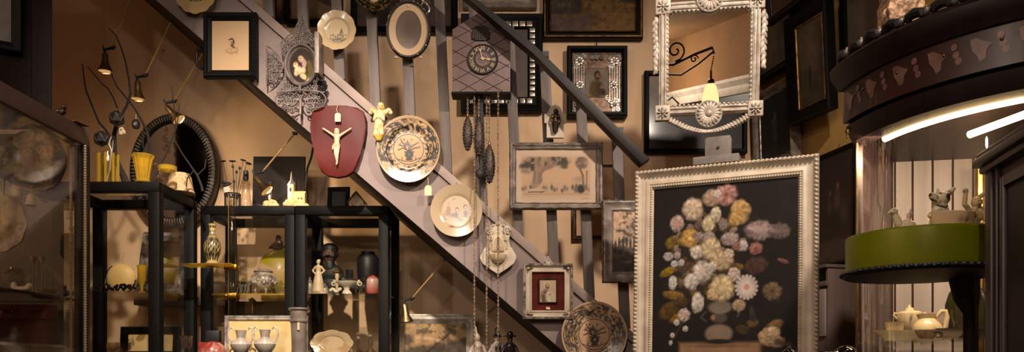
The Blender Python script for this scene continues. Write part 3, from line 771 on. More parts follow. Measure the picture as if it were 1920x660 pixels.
# ------------------------------------------------------------------ the delft style flower plates
def flowerplate(cx, cz, r, gap, dk, base, mid, seed):
    def fn(x,z):
        p = Pt(x,z,base); rr = p.d(0,0,r,r); an = np.arctan2(z,x)
        ring = (rr > .50)*(rr < .93)
        n1 = fbm(x,z,.11,seed); n2 = fbm(x,z,.24,seed+3); n3 = fbm(x,z,.5,seed+9,3)
        p.mix(ring*np.clip((n1-.47)/.06,0,1)*.55,(178,138,74))
        p.mix(ring*np.clip((n2-.50)/.05,0,1)*.9,dk); p.mix(ring*np.clip((n3-.60)/.05,0,1)*.7,tuple(v*1.6 for v in dk))
        for q,(a0,s_) in enumerate(((100,1),(215,-1),(330,1))):
            a = math.radians(a0); bx,bz = .72*r*math.cos(a), .72*r*math.sin(a)
            for j in range(5):
                pts = []
                for u in range(9):
                    b_ = a+s_*(.12+u*.11*(1+.1*j)); rad = r*(.66+.06*j-.012*(u-4)**2*.35+.02*u*(j-2)*.4); pts.append((rad*math.cos(b_), rad*math.sin(b_)))
                p.line(pts, r*.016, dk, .95)
            p.ell(bx,bz,r*.13,r*.16,dk,rot=a,soft=.5); 
            for j in range(7):
                c_ = a-s_*.1+(j-3)*.09; p.line([(bx,bz),(r*.92*math.cos(c_),r*.92*math.sin(c_))],r*.012,base,.8)
        for q in range(16):
            a = seed+q*2.4; rad = r*(.6+.26*((q*.618)%1)); fx,fz = rad*math.cos(a),rad*math.sin(a); c_ = ((212,170,90),(156,120,112),(226,190,150))[q%3]
            p.ell(fx,fz,r*.055,r*.055,c_,soft=.5); p.ell(fx,fz,r*.02,r*.02,dk,soft=.5)
        p.mix(np.clip(1-abs(rr-.93)/.012,0,1)*.8,dk); p.mix(np.clip((rr-.94)/.01,0,1),tuple(v*.95 for v in base))
        p.ell(0,0,r*.485,r*.485,dk,soft=.03); p.ell(0,0,r*.46,r*.46,mid,soft=.03)
        def V(u,w): return (u*r, w*r)
        p.ell(*V(.02,-.17),r*.15,r*.12,dk,soft=.25); p.rect(-.08*r,.12*r,-.34*r,-.27*r,dk); p.line([V(-.12,-.08),V(.16,-.08)],r*.02,dk); p.ell(*V(.02,-.16),r*.06,r*.06,tuple(v*2.2 for v in dk),soft=.6)
        for pts in (((0,-.08),(-.12,.08),(-.3,.14)),((0,-.08),(.12,.1),(.28,.2)),((0,-.05),(.02,.12),(-.04,.26)),((0,-.06),(-.16,.04),(-.32,-.02)),((.04,-.06),(.18,.04),(.34,.06)),((-.1,.1),(-.22,.26),(-.24,.32))): p.line([V(*q) for q in pts],r*.017,dk)
        for u,w,q,c_ in ((-.06,.16,.09,mid and (112,92,88)),(.06,.08,.08,(120,104,96)),(-.24,.18,.06,(150,116,100)),(.3,.2,.055,(150,110,96)),(.1,.3,.045,(120,84,72)),(-.14,.3,.04,dk),(.36,.08,.05,(156,122,104))): p.ell(*V(u,w),q*r,q*r*.8,c_,soft=.5); 
        for q in range(8): p.line([V(.05*math.cos(q)-.02,.14),V(-.02+.14*math.cos(q*.8),.14+.14*math.sin(q*.8))],r*.012,(92,78,72),.6)
        p.line([V(-.34,-.3),V(-.14,-.36),V(.1,-.37),V(.36,-.26)],r*.012,dk); p.line([V(-.2,-.24),V(-.2,-.36)],r*.01,dk); p.line([V(.22,-.22),V(.22,-.33)],r*.01,dk); p.nz(.05,seed,.06)
        return p.c
    return fn
t = T('wall_plate', 'large round plate crowded with black flowers around a vase, below the oval frame', 'plate', 766,280, YH, 'flowered plates')
t.ocanvas('plate_body', 59.5, 62.5, flowerplate(0,0,61,0,(40,35,35),(212,176,128),(206,158,106),2), 0, 70, 150, depth=dish, m='painted_china', back=4); hook(t,0,61)
t = T('wall_plate', 'round flowered plate hung by a cream knob at the foot of the stringer', 'plate', 1114,627, YH, 'flowered plates')
t.ocanvas('plate_body', 61.5, 62, flowerplate(0,0,62,0,(84,74,70),(228,192,148),(230,186,146),5), 0, 70, 150, depth=dish, m='painted_china', back=4)
b = t.B(); b.ell((0,-2,61),(5,3,3.4)); b.ell((-5,-1,60),(2.4,2,2)); b.ell((5,-1,60),(2.4,2,2)); t.p('hanging_knob', b, 'ivory'); hook(t,0,62)

# plain cream plate with children
t = T('wall_plate', 'plain cream round plate with a small print of seated children, low on the stringer', 'plate', 856,395.5, YH)
def fn(x,z):
    p = Pt(x,z,(198,174,140)); p.ell(0,-2,30,26,(196,160,126),soft=.9,a=.4); br,gr,dk = (150,112,92),(120,116,116),(84,66,60)
    p.line([(-26,-14),(-18,-6),(-16,2)],1.,br,.9); p.ell(-22,-16,6,2.6,br,soft=.5,a=.8); p.ell(-15,0,5,12,(166,126,100),soft=.4); p.ell(-14,14,2.8,3.2,(196,150,120),soft=.4); p.ell(-7,-8,6,5,(150,118,102),soft=.5); p.ell(-1,-8,5,7,gr,soft=.4); p.ell(1,3,4,4.6,dk,soft=.4); p.ell(1,2,2.6,3,(232,196,160),soft=.4)
    p.ell(17,-5,5,8,gr,soft=.4,a=.9); p.ell(16.5,8,4.4,5,dk,soft=.4); p.ell(17,7,2.8,3.4,(230,194,160),soft=.4); p.ell(8,-17,7,4,gr,soft=.7,a=.8); p.ell(3,-13,4,3,br,soft=.6); p.ell(-9,-29,5,3,(160,112,96),soft=.7,a=.9); p.line([(-13,-30),(-4,-30)],.7,dk,.7); p.line([(-7,22),(-2,23)],.7,br)
    p.line([(9,-10),(24,-12)],.6,br); p.line([(-25,-8),(-19,0)],.6,br); return p.c
t.ocanvas('plate_body', 48.5, 49, fn, 0, 50, 120, depth=dish, m='painted_china', back=4); hook(t,0,47)

# ------------------------------------------------------------------ holy water font
t = T('holy_water_font', 'white carved holy water font with small niche figure and half round bowl', 'font', 934,463, 3.812)
half = [(0,50),(5,46),(9,38),(16,41),(22,38),(24,31),(20,22),(18,12),(20,4),(25,0),(33,-14),(35,-20),(30,-31),(17,-40),(8,-46),(0,-53)]
out = [(x,z) for x,z in half]+[(-x,z) for x,z in half[-2:0:-1]]
b = t.B(); b.prism(out,0,6,2.); t.p('back_plate', b, 'plaster_white')
b = t.B()
for s_ in (-1,1):
    b.tube(spiral(s_*16,30,7,1.5,0,s_,16,-2),1.5,6); b.tube(spiral(s_*15,16,5,1.3,2,s_,14,-2),1.3,6); b.tube([(s_*8,-2,42),(s_*17,-2,34),(s_*13,-2,24),(s_*18,-2,8),(s_*16,-2,-4)],1.4,6)
    for q in range(4): b.ell((s_*(10+3*q),-2,40-5*q),(2.6,1.6,1.6),7,5)
b.ell((0,-2,44),(4,2.4,5)); t.p('scroll_carving', b, 'plaster_white')
b = t.B(); nic = [(-11,-8)]+[(-11,10)]+arc(0,10,11,13,180,0,12)[1:-1]+[(11,10),(11,-8)]
b.prism(nic,-5,0,1.); t.p('niche', b, 'ivory')
b = t.B(); b.tube([(-5,-6,-5),(-5,-6,10)]+arc(0,10,5,7,180,0,8,-6)[1:]+[(5,-6,-5)],.9,6); b.tube([(-5,-6,-5),(5,-6,-5)],.9,6); t.p('niche_border', b, 'plaster_white')
b = t.B(); b.ell((0,-6,11),(2,1.8,2.3)); b.lathe([(0,8),(2.4,6),(2,2),(3.2,-4),(3.6,-5),(0,-5)],(0,-6,1),12,sy=.6); t.fig('niche_figure', b, 'grey_stone', .5, 2)
b = t.B()
for s_ in (0,):
    prof = [(15,0),(16.5,-1),(15.5,-6),(12,-12),(6,-16),(0,-17)]
    b.lathe([(0,0),(13,0)]+prof,(0,-4,-14),28,sy=.8)
for q in range(11):
    a = PI*q/10; b.tube([(15.6*math.cos(a),-4-12.4*math.sin(a),-15),(13.4*math.cos(a),-4-10.4*math.sin(a),-23),(6*math.cos(a),-4-5*math.sin(a),-30)],.8,5)
t.p('bowl', b, 'ivory')
wire(t,[(0,4,49),(0,8,55)])

# ------------------------------------------------------------------ small white framed sacred picture
t = T('framed_miniature', 'square white frame around maroon velvet with a tiny robed figure picture', 'picture', 1027.5,546.5, YH)
b = t.B(); b.frame(94,105,[(0,6),(0,-4),(2,-6),(4.5,-6),(5.5,-3),(6,-2),(13,-2),(14,-4),(16,-4),(17,-1),(17,6)]); t.p('frame', b, 'white_frame')
b = t.B(); b.frame(93,104,[(0,-6.2),(.4,-7),(4,-7),(4.4,-6.2)]); t.p('silver_edge', b, 'silver_dark')
for sx in (-1,1):
    for sz in (-1,1):
        b = t.B(); b.tube([(sx*38,-3,sz*34),(sx*38,-4,sz*43),(sx*28,-3,sz*43)],.8,5); b.ell((sx*37,-4,sz*42),(3.4,1.8,3.4),8,5); b.tube(spiral(sx*32,sz*44,3,1.2,0,sx,10,-3.6),.7,5); t.p('corner_ornament', b, 'silver_dark')
b = t.B(); b.box(-31,31,1,3,-36,36); t.p('velvet_mount', b, 'maroon_velvet')
b = t.B(); b.frame(36,47,[(0,2),(0,-2),(1.4,-3),(2.6,-2),(2.6,2)],cz=1); t.p('inner_frame', b, 'bronze')
def fn(x,z):
    p = Pt(x,z,(206,178,148)); p.ell(0,-2,16,20,(186,156,126),soft=.9,a=.6); p.ell(-1,12,9,10,(226,204,176),soft=.8,a=.8); p.ell(-3,-10,13,17,(120,92,66),soft=.4); p.ell(3,-10,9,16,(216,196,172),soft=.4); p.ell(-1,10,4.6,6.4,(96,68,50),soft=.4); p.ell(-.6,11,3,4.2,(222,184,150),soft=.35); p.ell(-.6,7.6,2,2.4,(110,80,60),soft=.5); p.line([(-2,11.4),(-1.2,11.4)],.4,(80,54,40)); p.line([(.4,11.4),(1.2,11.4)],.4,(80,54,40))
    p.line([(-8,-4),(0,-10),(4,-4)],1.,(216,178,144)); p.ell(3,-6,2,2,(150,84,70),soft=.7); p.line([(-10,-20),(-6,-2)],1.,(84,64,48),.7); p.line([(8,-20),(5,-2)],.8,(170,146,122),.7); return p.c
t.canvas('picture', 31, 42, fn, -.6, 50, 68, cz=1, m='printed_paper')
b = t.B(); b.tube(arc(0,58,4,4,0,360,12,-1)[:-1],1.2,6,True); b.ell((0,-1,64),(2,1.6,2.4)); b.ell((0,-1,53),(4,2,2)); t.p('hanging_ring', b, 'silver_leaf')
b = t.B(); b.prism([(-4,-33),(4,-34),(3.6,-29.5),(-3.4,-29)],-1.,-.4); t.p('price_label', b, 'tag_paper')

# ------------------------------------------------------------------ print of trees and company
t = T('framed_print', 'wide grey swept frame holding a print of tall trees above tiny strolling people', 'picture', 1042.5,330.5, YH)
b = t.B(); b.frame(175,125,[(0,6),(0,-4),(2,-7),(5,-7.5),(8,-4),(10,-3.4),(11.5,-5),(13,-3),(13,6)],22); b.rough(.9,.12,3); t.p('frame', b, 'grey_frame')
rnd = random.Random(9)
for sx in (-1,1):
    for sz in (-1,1):
        b = t.B()
        for q in range(6): b.ell((sx*(85-rnd.uniform(0,9)),-6.5,sz*(60-rnd.uniform(0,9))),(rnd.uniform(1.5,3),1.6,rnd.uniform(1.5,3)),7,5)
        t.p('corner_leaf', b, 'grey_frame')
for sz in (-1,1):
    b = t.B()
    for q in range(-2,3): b.tube([(q*34-17,-7,sz*59),(q*34,-7.4,sz*60.5),(q*34+17,-7,sz*59)],[.6,1.6,.6],6)
    t.p('swept_moulding', b, 'grey_frame')
def fn(x,z):
    p = Pt(x,z,(222,194,168)); p.rect(-66,66,-44,40,(214,184,156),.8,2); p.rect(-63,63,-35,36,(216,178,142),1,2); dk = (96,82,72)
    p.rect(-62,62,-38,-29,(206,168,134),.6,3)
    tree = np.maximum(np.clip((1-p.d(-34,24,36,17))/.4,0,1), np.clip((1-p.d(0,28,32,12))/.4,0,1)); tree = np.maximum(tree,np.clip((1-p.d(-54,16,18,14))/.4,0,1)); tree = np.maximum(tree,np.clip((1-p.d(14,20,12,9))/.4,0,1)*.8); t2_ = np.clip((1-p.d(48,25,14,14))/.3,0,1)
    top = (z < 36.5)
    n = fbm(x,z,.16,4); p.mix(tree*top*np.clip(.35+1.4*(n-.25),0,.95),(112,98,82)); p.mix(t2_*top*np.clip(.4+1.2*(n-.25),0,.95),(112,96,84)); p.mix(tree*top*np.clip((n-.56)/.06,0,1)*.7,(70,60,52))
    p.line([(-38,-14),(-36,2),(-33,12)],7.5,(168,140,118),1,3); p.line([(-31,-12),(-31,4),(-22,14),(-6,20)],3.6,(152,126,106),1,2); p.line([(-41,-12),(-39,10)],.8,dk,.7); p.line([(-26,-10),(-28,4)],.8,dk,.7); p.line([(52,-28),(50,2),(44,16)],2.,(130,108,92)); p.line([(57,-24),(58,10)],1.2,(140,116,98))
    for q in range(26):
        a = q*2.399; cx_ = -62+q*4.9; h = 5+3*((q*.618)%1); cz_ = -24+3*math.sin(a); c_ = ((120,104,92),(150,128,110),(206,176,150),(98,84,74))[q%4]
        p.ell(cx_,cz_,3.6,h,c_,soft=.6,a=.85); p.ell(cx_,cz_+h+1,1.5,1.7,(190,156,130),soft=.5,a=.9)
    p.ell(-36,-26,20,4.5,(214,184,156),soft=.4); p.line([(-52,-30),(-22,-29)],1.,dk,.8); p.ell(46,-24,8,10,(62,56,52),soft=.4); p.ell(38,-22,4,11,(120,106,94),soft=.5); p.ell(44,-6,16,8,(166,138,116),soft=.7,a=.6); p.line([(-60,-34),(60,-33)],.5,(150,124,104),.5)
    p.rect(48,60,-42.5,-41.8,(150,124,104),.8,.4); return p.c
t.canvas('print', 150, 100, fn, -1, 150, 100, 'printed_paper')
wire(t,[(0,4,60),(0,10,66)])

# ------------------------------------------------------------------ small bronze bucket on white plaque
t = T('bronze_sconce', 'white wall plaque with bronze boy carrying a bucket, hung on a baluster', 'wall ornament', 1041,228, YH)
b = t.B(); b.prism([(-16,-30),(16,-30),(16,16)]+arc(0,16,13,15,5,175,12)+[(-16,16)],0,7); b.prism([(-20,-2),(20,-2),(20,15),(-20,15)],1,6.5); t.p('plaque', b, 'plaster_white')
b = t.B(); P_ = b.cap; b.ell((1,-6,17),(4.6,4.4,5)); P_((1,-5,10),(0,-5,2),5,4.4)
for s_ in (-1,1): P_((s_*5,-6,10),(s_*8,-8,2),2.5,2); P_((s_*8,-8,2),(s_*5.4,-9,-5),2,1.7)
t.fig('bronze_figure', b, 'bronze', .7, 2)
b = t.B(); b.lathe([(0,-21),(4.6,-21),(5,-19),(7,-4),(7.6,-3),(7.6,-1),(6.4,-2),(0,-4)],(0,-6,0),18); b.tube([(8,-7,-3),(7,-10,4),(0,-12,7),(-7,-10,4),(-8,-7,-3)],.9,6); t.p('bucket', b, 'bronze')
wire(t,[(0,5,28),(0,0,33),(0,6,36)])

# ================================================================== pictures on the back wall
YW = 4.61
# landscape, top centre
t = T('framed_landscape', 'wide dark landscape of a house beside a brown field in a black and gold frame', 'painting', 1111.5,2, YW)
b = t.B(); b.frame(187,143,[(0,8),(0,-4),(1.5,-6),(5,-5),(6,-3),(10,-3),(11,-5),(13,-4),(15,0),(15,8)]); t.p('frame', b, 'black_wood')
b = t.B(); b.frame(184,140,[(0,-6.2),(1,-7),(3,-7),(4,-5.6)]); b.frame(163,119,[(0,-5),(1,-6),(2.5,-4),(3,-2)]); t.p('gilt_edge', b, 'gold_dark')
def fn(x,z):
    p = Pt(x,z,(116,94,70)); n = fbm(x,z,.04,7); p.mix(np.clip((z-0)/30,0,1)*.8,(128,112,92)); p.mix(np.clip((6+8*(n-.5)-z)/5,0,1),(132,98,54)); p.rect(-82,-20,-26,14,(62,54,48),.9,6); p.line([(-84,14),(-52,30),(-22,14)],5,(84,66,54),.9); p.rect(-78,-40,-12,-2,(92,86,78),.8,3)
    for q in range(5): p.line([(-80+q*10,-14),(-80+q*10,-2)],.7,(50,44,40),.8)
    p.ell(-30,-8,14,16,(54,46,36),soft=.5); p.line([(-20,-24),(-17,10)],3.,(96,72,42),.8); p.ell(-34,20,10,18,(62,52,42),soft=.6); p.rect(-18,84,3,9,(72,64,62),.7,4); p.ell(70,4,20,12,(56,48,36),soft=.6); p.ell(40,12,26,9,(88,76,58),soft=.7,a=.8); p.blotch(.05,3,.52,(84,66,44),.5); 
    p.mix(np.clip((-24-z+14*(n-.5))/5,0,1)*(x < -2)*.9,(96,76,68)); p.blotch(.14,8,.6,(66,50,50),.55); p.ell(34,-24,22,2.4,(150,114,66),soft=.9); p.nz(.1,3,.22); return p.c
t.canvas('painting', 159, 114, fn, -1, 140, 100); wire(t,[(0,4,70),(0,8,80)])

# frame cut by the top edge, behind the handrail
t = T('framed_picture', 'dark picture with pinkish inner slip and grey frame, peeping over the handrail', 'painting', 937,-37, YW)
b = t.B(); b.frame(139,106,[(0,8),(0,-3),(2,-5),(7,-4),(9,-2),(13,-2),(14,8)]); t.p('frame', b, 'grey_frame')
b = t.B(); b.frame(113,80,[(0,-2.2),(1.5,-4),(4,-4),(5,-2)]); t.p('inner_slip', b, 'white_frame')
def fn(x,z): 
    p = Pt(x,z,(70,58,50)); p.blotch(.06,3,.5,(96,80,66),.8); p.nz(.15,3,.3); return p.c
t.canvas('painting', 104, 72, fn, -1, 50, 40); wire(t,[(0,4,50),(0,8,60)])

# black frame with silver dashed band behind the clock
t = T('framed_picture', 'tall black frame with broken silver band, half hidden behind the cuckoo clock', 'painting', 941,119, YW)
b = t.B(); b.frame(153,183,[(0,8),(0,-5),(1.5,-7),(6,-6),(9,-3),(12,-2),(12.5,-4),(26,-4),(27,-1),(29,0),(29,8)]); t.p('frame', b, 'black_wood')
b = t.B()
for sz in (-1,1):
    for i in range(9): b.box(-60+i*13.3,-60+i*13.3+10.6,-6.4,-4,sz*72-5,sz*72+5,.8)
for sx in (-1,1):
    for i in range(12): b.box(sx*57-5,sx*57+5,-6.4,-4,-64+i*10.9,-64+i*10.9+8.4,.8)
t.p('silver_band', b, 'silver')
def fn(x,z):
    p = Pt(x,z,(96,78,66)); p.ell(0,-10,30,50,(74,60,52),soft=.7); p.ell(0,24,14,18,(128,100,80),soft=.6,a=.7); p.nz(.05,3,.2); return p.c
t.canvas('painting', 96, 126, fn, -.5, 40, 50, 'framed_glass_print'); wire(t,[(0,4,90),(0,8,100)])

# three frames high on the wall behind the balusters
def plainframe(label, x0, r0, x1, r1, Y, prof, m, fn, nx=40, ny=40, pm='oil_paint', gilt=None, name='framed_picture', **kw):
    w_, h_ = x1-x0, r1-r0; t = T(name, label, 'painting', (x0+x1)/2,(r0+r1)/2, Y, **kw); b = t.B(); b.frame(w_,h_,prof); t.p('frame', b, m); i = prof[-1][0]
    if gilt:
        b = t.B(); b.frame(w_-2*i+1,h_-2*i+1,[(0,-2.4),(1,-3.6),(2.4,-3),(2.8,-1)]); t.p('gilt_slip', b, gilt)
    t.canvas('painting', w_-2*i+1, h_-2*i+1, fn, -.5, nx, ny, pm); wire(t,[(0,4,h_/2-2),(0,8,h_/2+8)]); return t
def dim(c1, c2, seed):
    def fn(x,z):
        p = Pt(x,z,c1); p.blotch(.03,seed,.48,c2,.8,.2); p.nz(.1,seed,.2); return p.c
    return fn
plainframe('narrow brown picture beside the topmost balusters, left of the black one', 515,-60,534,40,YW,[(0,8),(0,-3),(2,-5),(4,-2),(4,8)],'bronze',dim((112,88,70),(90,70,56),3))
def fn(x,z):
    p = Pt(x,z,(128,100,76)); p.rect(-60,60,-10,60,(108,86,68),.9,6); p.line([(-10,0),(40,-24)],5,(72,58,50),.9); p.ell(20,-6,20,14,(66,54,48),soft=.6); p.rect(-40,40,-60,-34,(148,116,88),.7,8); p.nz(.06,4,.15); return p.c
plainframe('black frame with thin gilt slip and brown harbour scene, above the fretwork shrine', 536,-70,642,46,YW,[(0,8),(0,-4),(2,-6),(6,-4),(8,-1),(8,8)],'black_wood',fn,60,60,gilt='gold_dark')
plainframe('dark picture in wide black frame, behind the oval frame', 658,-60,858,62,YW,[(0,8),(0,-4),(2,-6),(8,-5),(12,-2),(12,8)],'black_wood',dim((84,70,62),(60,50,46),8),60,40)

# icon with silver cover
t = T('framed_icon', 'black boxed icon of a bearded saint with embossed silver corners, under the landscape', 'icon', 1119,155, YW)
b = t.B(); b.frame(112,131,[(0,8),(0,-10),(2,-12),(6,-12),(8,-6),(10,2),(10,8)],1); t.p('frame', b, 'black_wood')
b = t.B(); b.box(-46,46,1,3,-56,56); t.p('backing', b, 'bronze')
b = t.B(); rnd = random.Random(2)
def blossom(cx,cz,r):
    for q in range(7): b.ell((cx+r*.6*math.cos(q*.9),-1-rnd.uniform(0,2),cz+r*.6*math.sin(q*.9)),(r*.36,1.6,r*.36),6,4)
    b.ell((cx,-3,cz),(r*.35,2,r*.35),7,5)
for sx in (-1,1):
    for sz in (-1,1):
        for q in range(14): 
            px_,pz_ = sx*(44-rnd.uniform(0,24)), sz*(52-rnd.uniform(0,24)); b.tube(spiral(px_,pz_,rnd.uniform(3,5.5),1.3,rnd.uniform(0,6),sx,10,-1),.8,5)
        blossom(sx*33,sz*41,10)
    blossom(sx*32,-4,9)
    for q in range(5): b.tube([(sx*(24+q*4.6),-.5,-34),(sx*(24+q*4.6),-.5,34)],.9,5)
for q in range(-1,2): blossom(q*9,46,5)
b.rectbeads(90,109,-1,1.3,3.2)
b.rectbeads(44,54,-1,1.,2.6); t.p('silver_cover', b, 'silver')
def fn(x,z):
    p = Pt(x,z,(146,128,112)); p.rect(-30,30,-40,-18,(160,124,92),.9,2); p.ell(-1,-12,15,19,(98,78,34),soft=.3); p.ell(4,-12,9,16,(70,44,28),soft=.5,a=.8); p.ell(1,14,7,10,(60,40,26),soft=.3); p.ell(2,13,4.4,6.4,(172,126,84),soft=.4); p.ell(2,7.5,3.4,4,(70,48,34),soft=.5); p.line([(.4,14.6),(1.4,14.6)],.5,(40,28,22)); p.line([(3,14.6),(4,14.6)],.5,(40,28,22)); p.ell(9,-8,3,4,(164,122,84),soft=.5); p.ell(12,-18,6,8,(44,40,44),soft=.5); p.nz(.1,3,.15); return p.c
t.canvas('icon_picture', 43, 53, fn, .2, 50, 60); wire(t,[(0,4,64),(0,2,72),(0,8,82)],1.)

# thin frame behind the print
t = T('framed_sheet', 'pale sheet in a thin dark beaded frame, mostly hidden behind the tree print', 'picture', 1119,378, YW)
b = t.B(); b.frame(86,138,[(0,8),(0,-3),(5,-3),(5,8)]); t.p('frame', b, 'bronze')
b = t.B(); b.rectbeads(81,133,-3.5,1.7,3.3); t.p('bead_border', b, 'bronze')
def fn(x,z):
    p = Pt(x,z,(228,186,146)); p.rect(-36,-10,20,64,(206,164,126),.5,6); p.rect(-14,-8,-30,-12,(150,120,96),.6,3); return p.c
t.canvas('sheet', 77, 129, fn, -1, 30, 40, 'printed_paper'); wire(t,[(0,4,66),(0,8,76)])

# dark picture behind the mirror
def fn(x,z):
    p = Pt(x,z,(44,37,33)); p.rect(-95,-60,-10,80,(138,108,84),.75,14); p.blotch(.03,3,.5,(64,54,46),.7,.15); p.ell(10,-30,60,24,(30,26,24),soft=.6,a=.8); p.nz(.08,5,.25); return p.c  # lighter band at left is a painted reflection of the tan room
plainframe('large dark picture in black frame hanging behind the silver mirror', 1208,134,1400,288,YW,[(0,8),(0,-5),(2,-8),(7,-7),(9,-2),(9,8)],'black_wood',fn,70,60,'framed_glass_print')

# silver framed landscape behind the big painting
t = T('framed_landscape', 'silver swept frame with small tree landscape, half behind the white framed bouquet', 'painting', 1196,453, 3.78)
b = t.B(); b.frame(134,155,[(0,6),(0,-3),(2,-6),(5,-7),(8,-5),(14,-3),(18,-4),(21,-2),(22,6)],24); b.rough(.8,.15,5); t.p('frame', b, 'grey_frame')
b = t.B(); rnd = random.Random(12)
for sx in (-1,1):
    for i in range(44): b.ell((sx*(65.5+rnd.uniform(-1,1)),-5,-76+i*3.5),(2.4,1.8,rnd.uniform(1.2,2.2)),6,4)
for sz in (-1,1):
    for i in range(38): b.ell((-65+i*3.5,-5,sz*(75.5+rnd.uniform(-1,1))),(rnd.uniform(1.2,2.2),1.8,2.4),6,4)
t.p('leaf_edge', b, 'silver_dark')
def fn(x,z):
    p = Pt(x,z,(226,188,158)); n = fbm(x,z,.06,3); p.ell(-12,16,26,20,(190,168,150),soft=.8,a=.7); p.ell(0,24,16,14,(214,192,172),soft=.7,a=.7)
    p.mix(np.clip((-8+16*(n-.5)-z)/5,0,1),(104,92,80)); p.mix(np.clip((-28+10*(n-.5)-z)/6,0,1),(84,76,68))
    for q in range(12): p.ell(-42+q*7,-6+5*((q*.618)%1),3.2,11+6*((q*.38)%1),(70,64,58),soft=.5,a=.9)
    p.ell(-10,-38,30,5,(150,132,116),soft=.7,a=.7); p.blotch(.15,6,.56,(54,50,46),.6); p.nz(.1,2,.15); return p.c
t.canvas('painting', 92, 113, fn, -1.2, 70, 84); wire(t,[(0,4,74),(0,8,80)])
# ================================================================== flower painting on an easel
Yl, Yr = 3.40, 3.11
PL, PR = W(1187,318,Yl), W(1535,283,Yr)
ang = math.atan2(PR.y-PL.y, PR.x-PL.x); wid = math.hypot(PR.x-PL.x, PR.y-PL.y)
top = (PL.z+PR.z)/2; bot = 1.13; hei = top-bot
LEAN = math.radians(3.2)
t = T('flower_painting', 'large still life of pale flowers in dark urn, pale rope edged frame', 'painting', 0,0,0, rot=(-LEAN,0,ang), k=.001, loc=((PL.x+PR.x)/2,(PL.y+PR.y)/2,bot))
w_, h_ = wid*1000, hei*1000; cz = h_/2
b = t.B(); b.frame(w_,h_,[(0,30),(0,-8),(4,-16),(12,-18),(18,-14),(22,-8),(28,-4),(42,-2),(52,-8),(60,-8),(66,-2),(78,6),(78,30)],1,0,cz); t.p('frame', b, 'white_frame')
b = t.B()
def ropeside(p0, p1, r, step, y):
    p0, p1 = Vector(p0), Vector(p1); L = (p1-p0).length; n = int(L/step); d = (p1-p0)/n; a = math.atan2(d.z, d.x)
    for i in range(n):
        c = p0+d*(i+.5); b.ell((c.x,y,c.z),(step*.62,r*.8,r*.55),7,5,Matrix.Rotation(-(a+.7),3,'Y'))
for p0,p1 in (((-w_/2+9,0,0),(-w_/2+9,0,h_)),((w_/2-9,0,0),(w_/2-9,0,h_)),((-w_/2,0,h_-9),(w_/2,0,h_-9)),((-w_/2,0,9),(w_/2,0,9))): ropeside(p0,p1,14,17,-17)
t.p('rope_edge', b, 'white_frame')
b = t.B(); b.rectbeads(w_-138,h_-138,-4,5.4,10.5,(1,1,1),7,5); b.move(Matrix.Translation((0,0,cz))); t.p('bead_slip', b, 'white_frame')
cw, chh = w_-154, h_-154
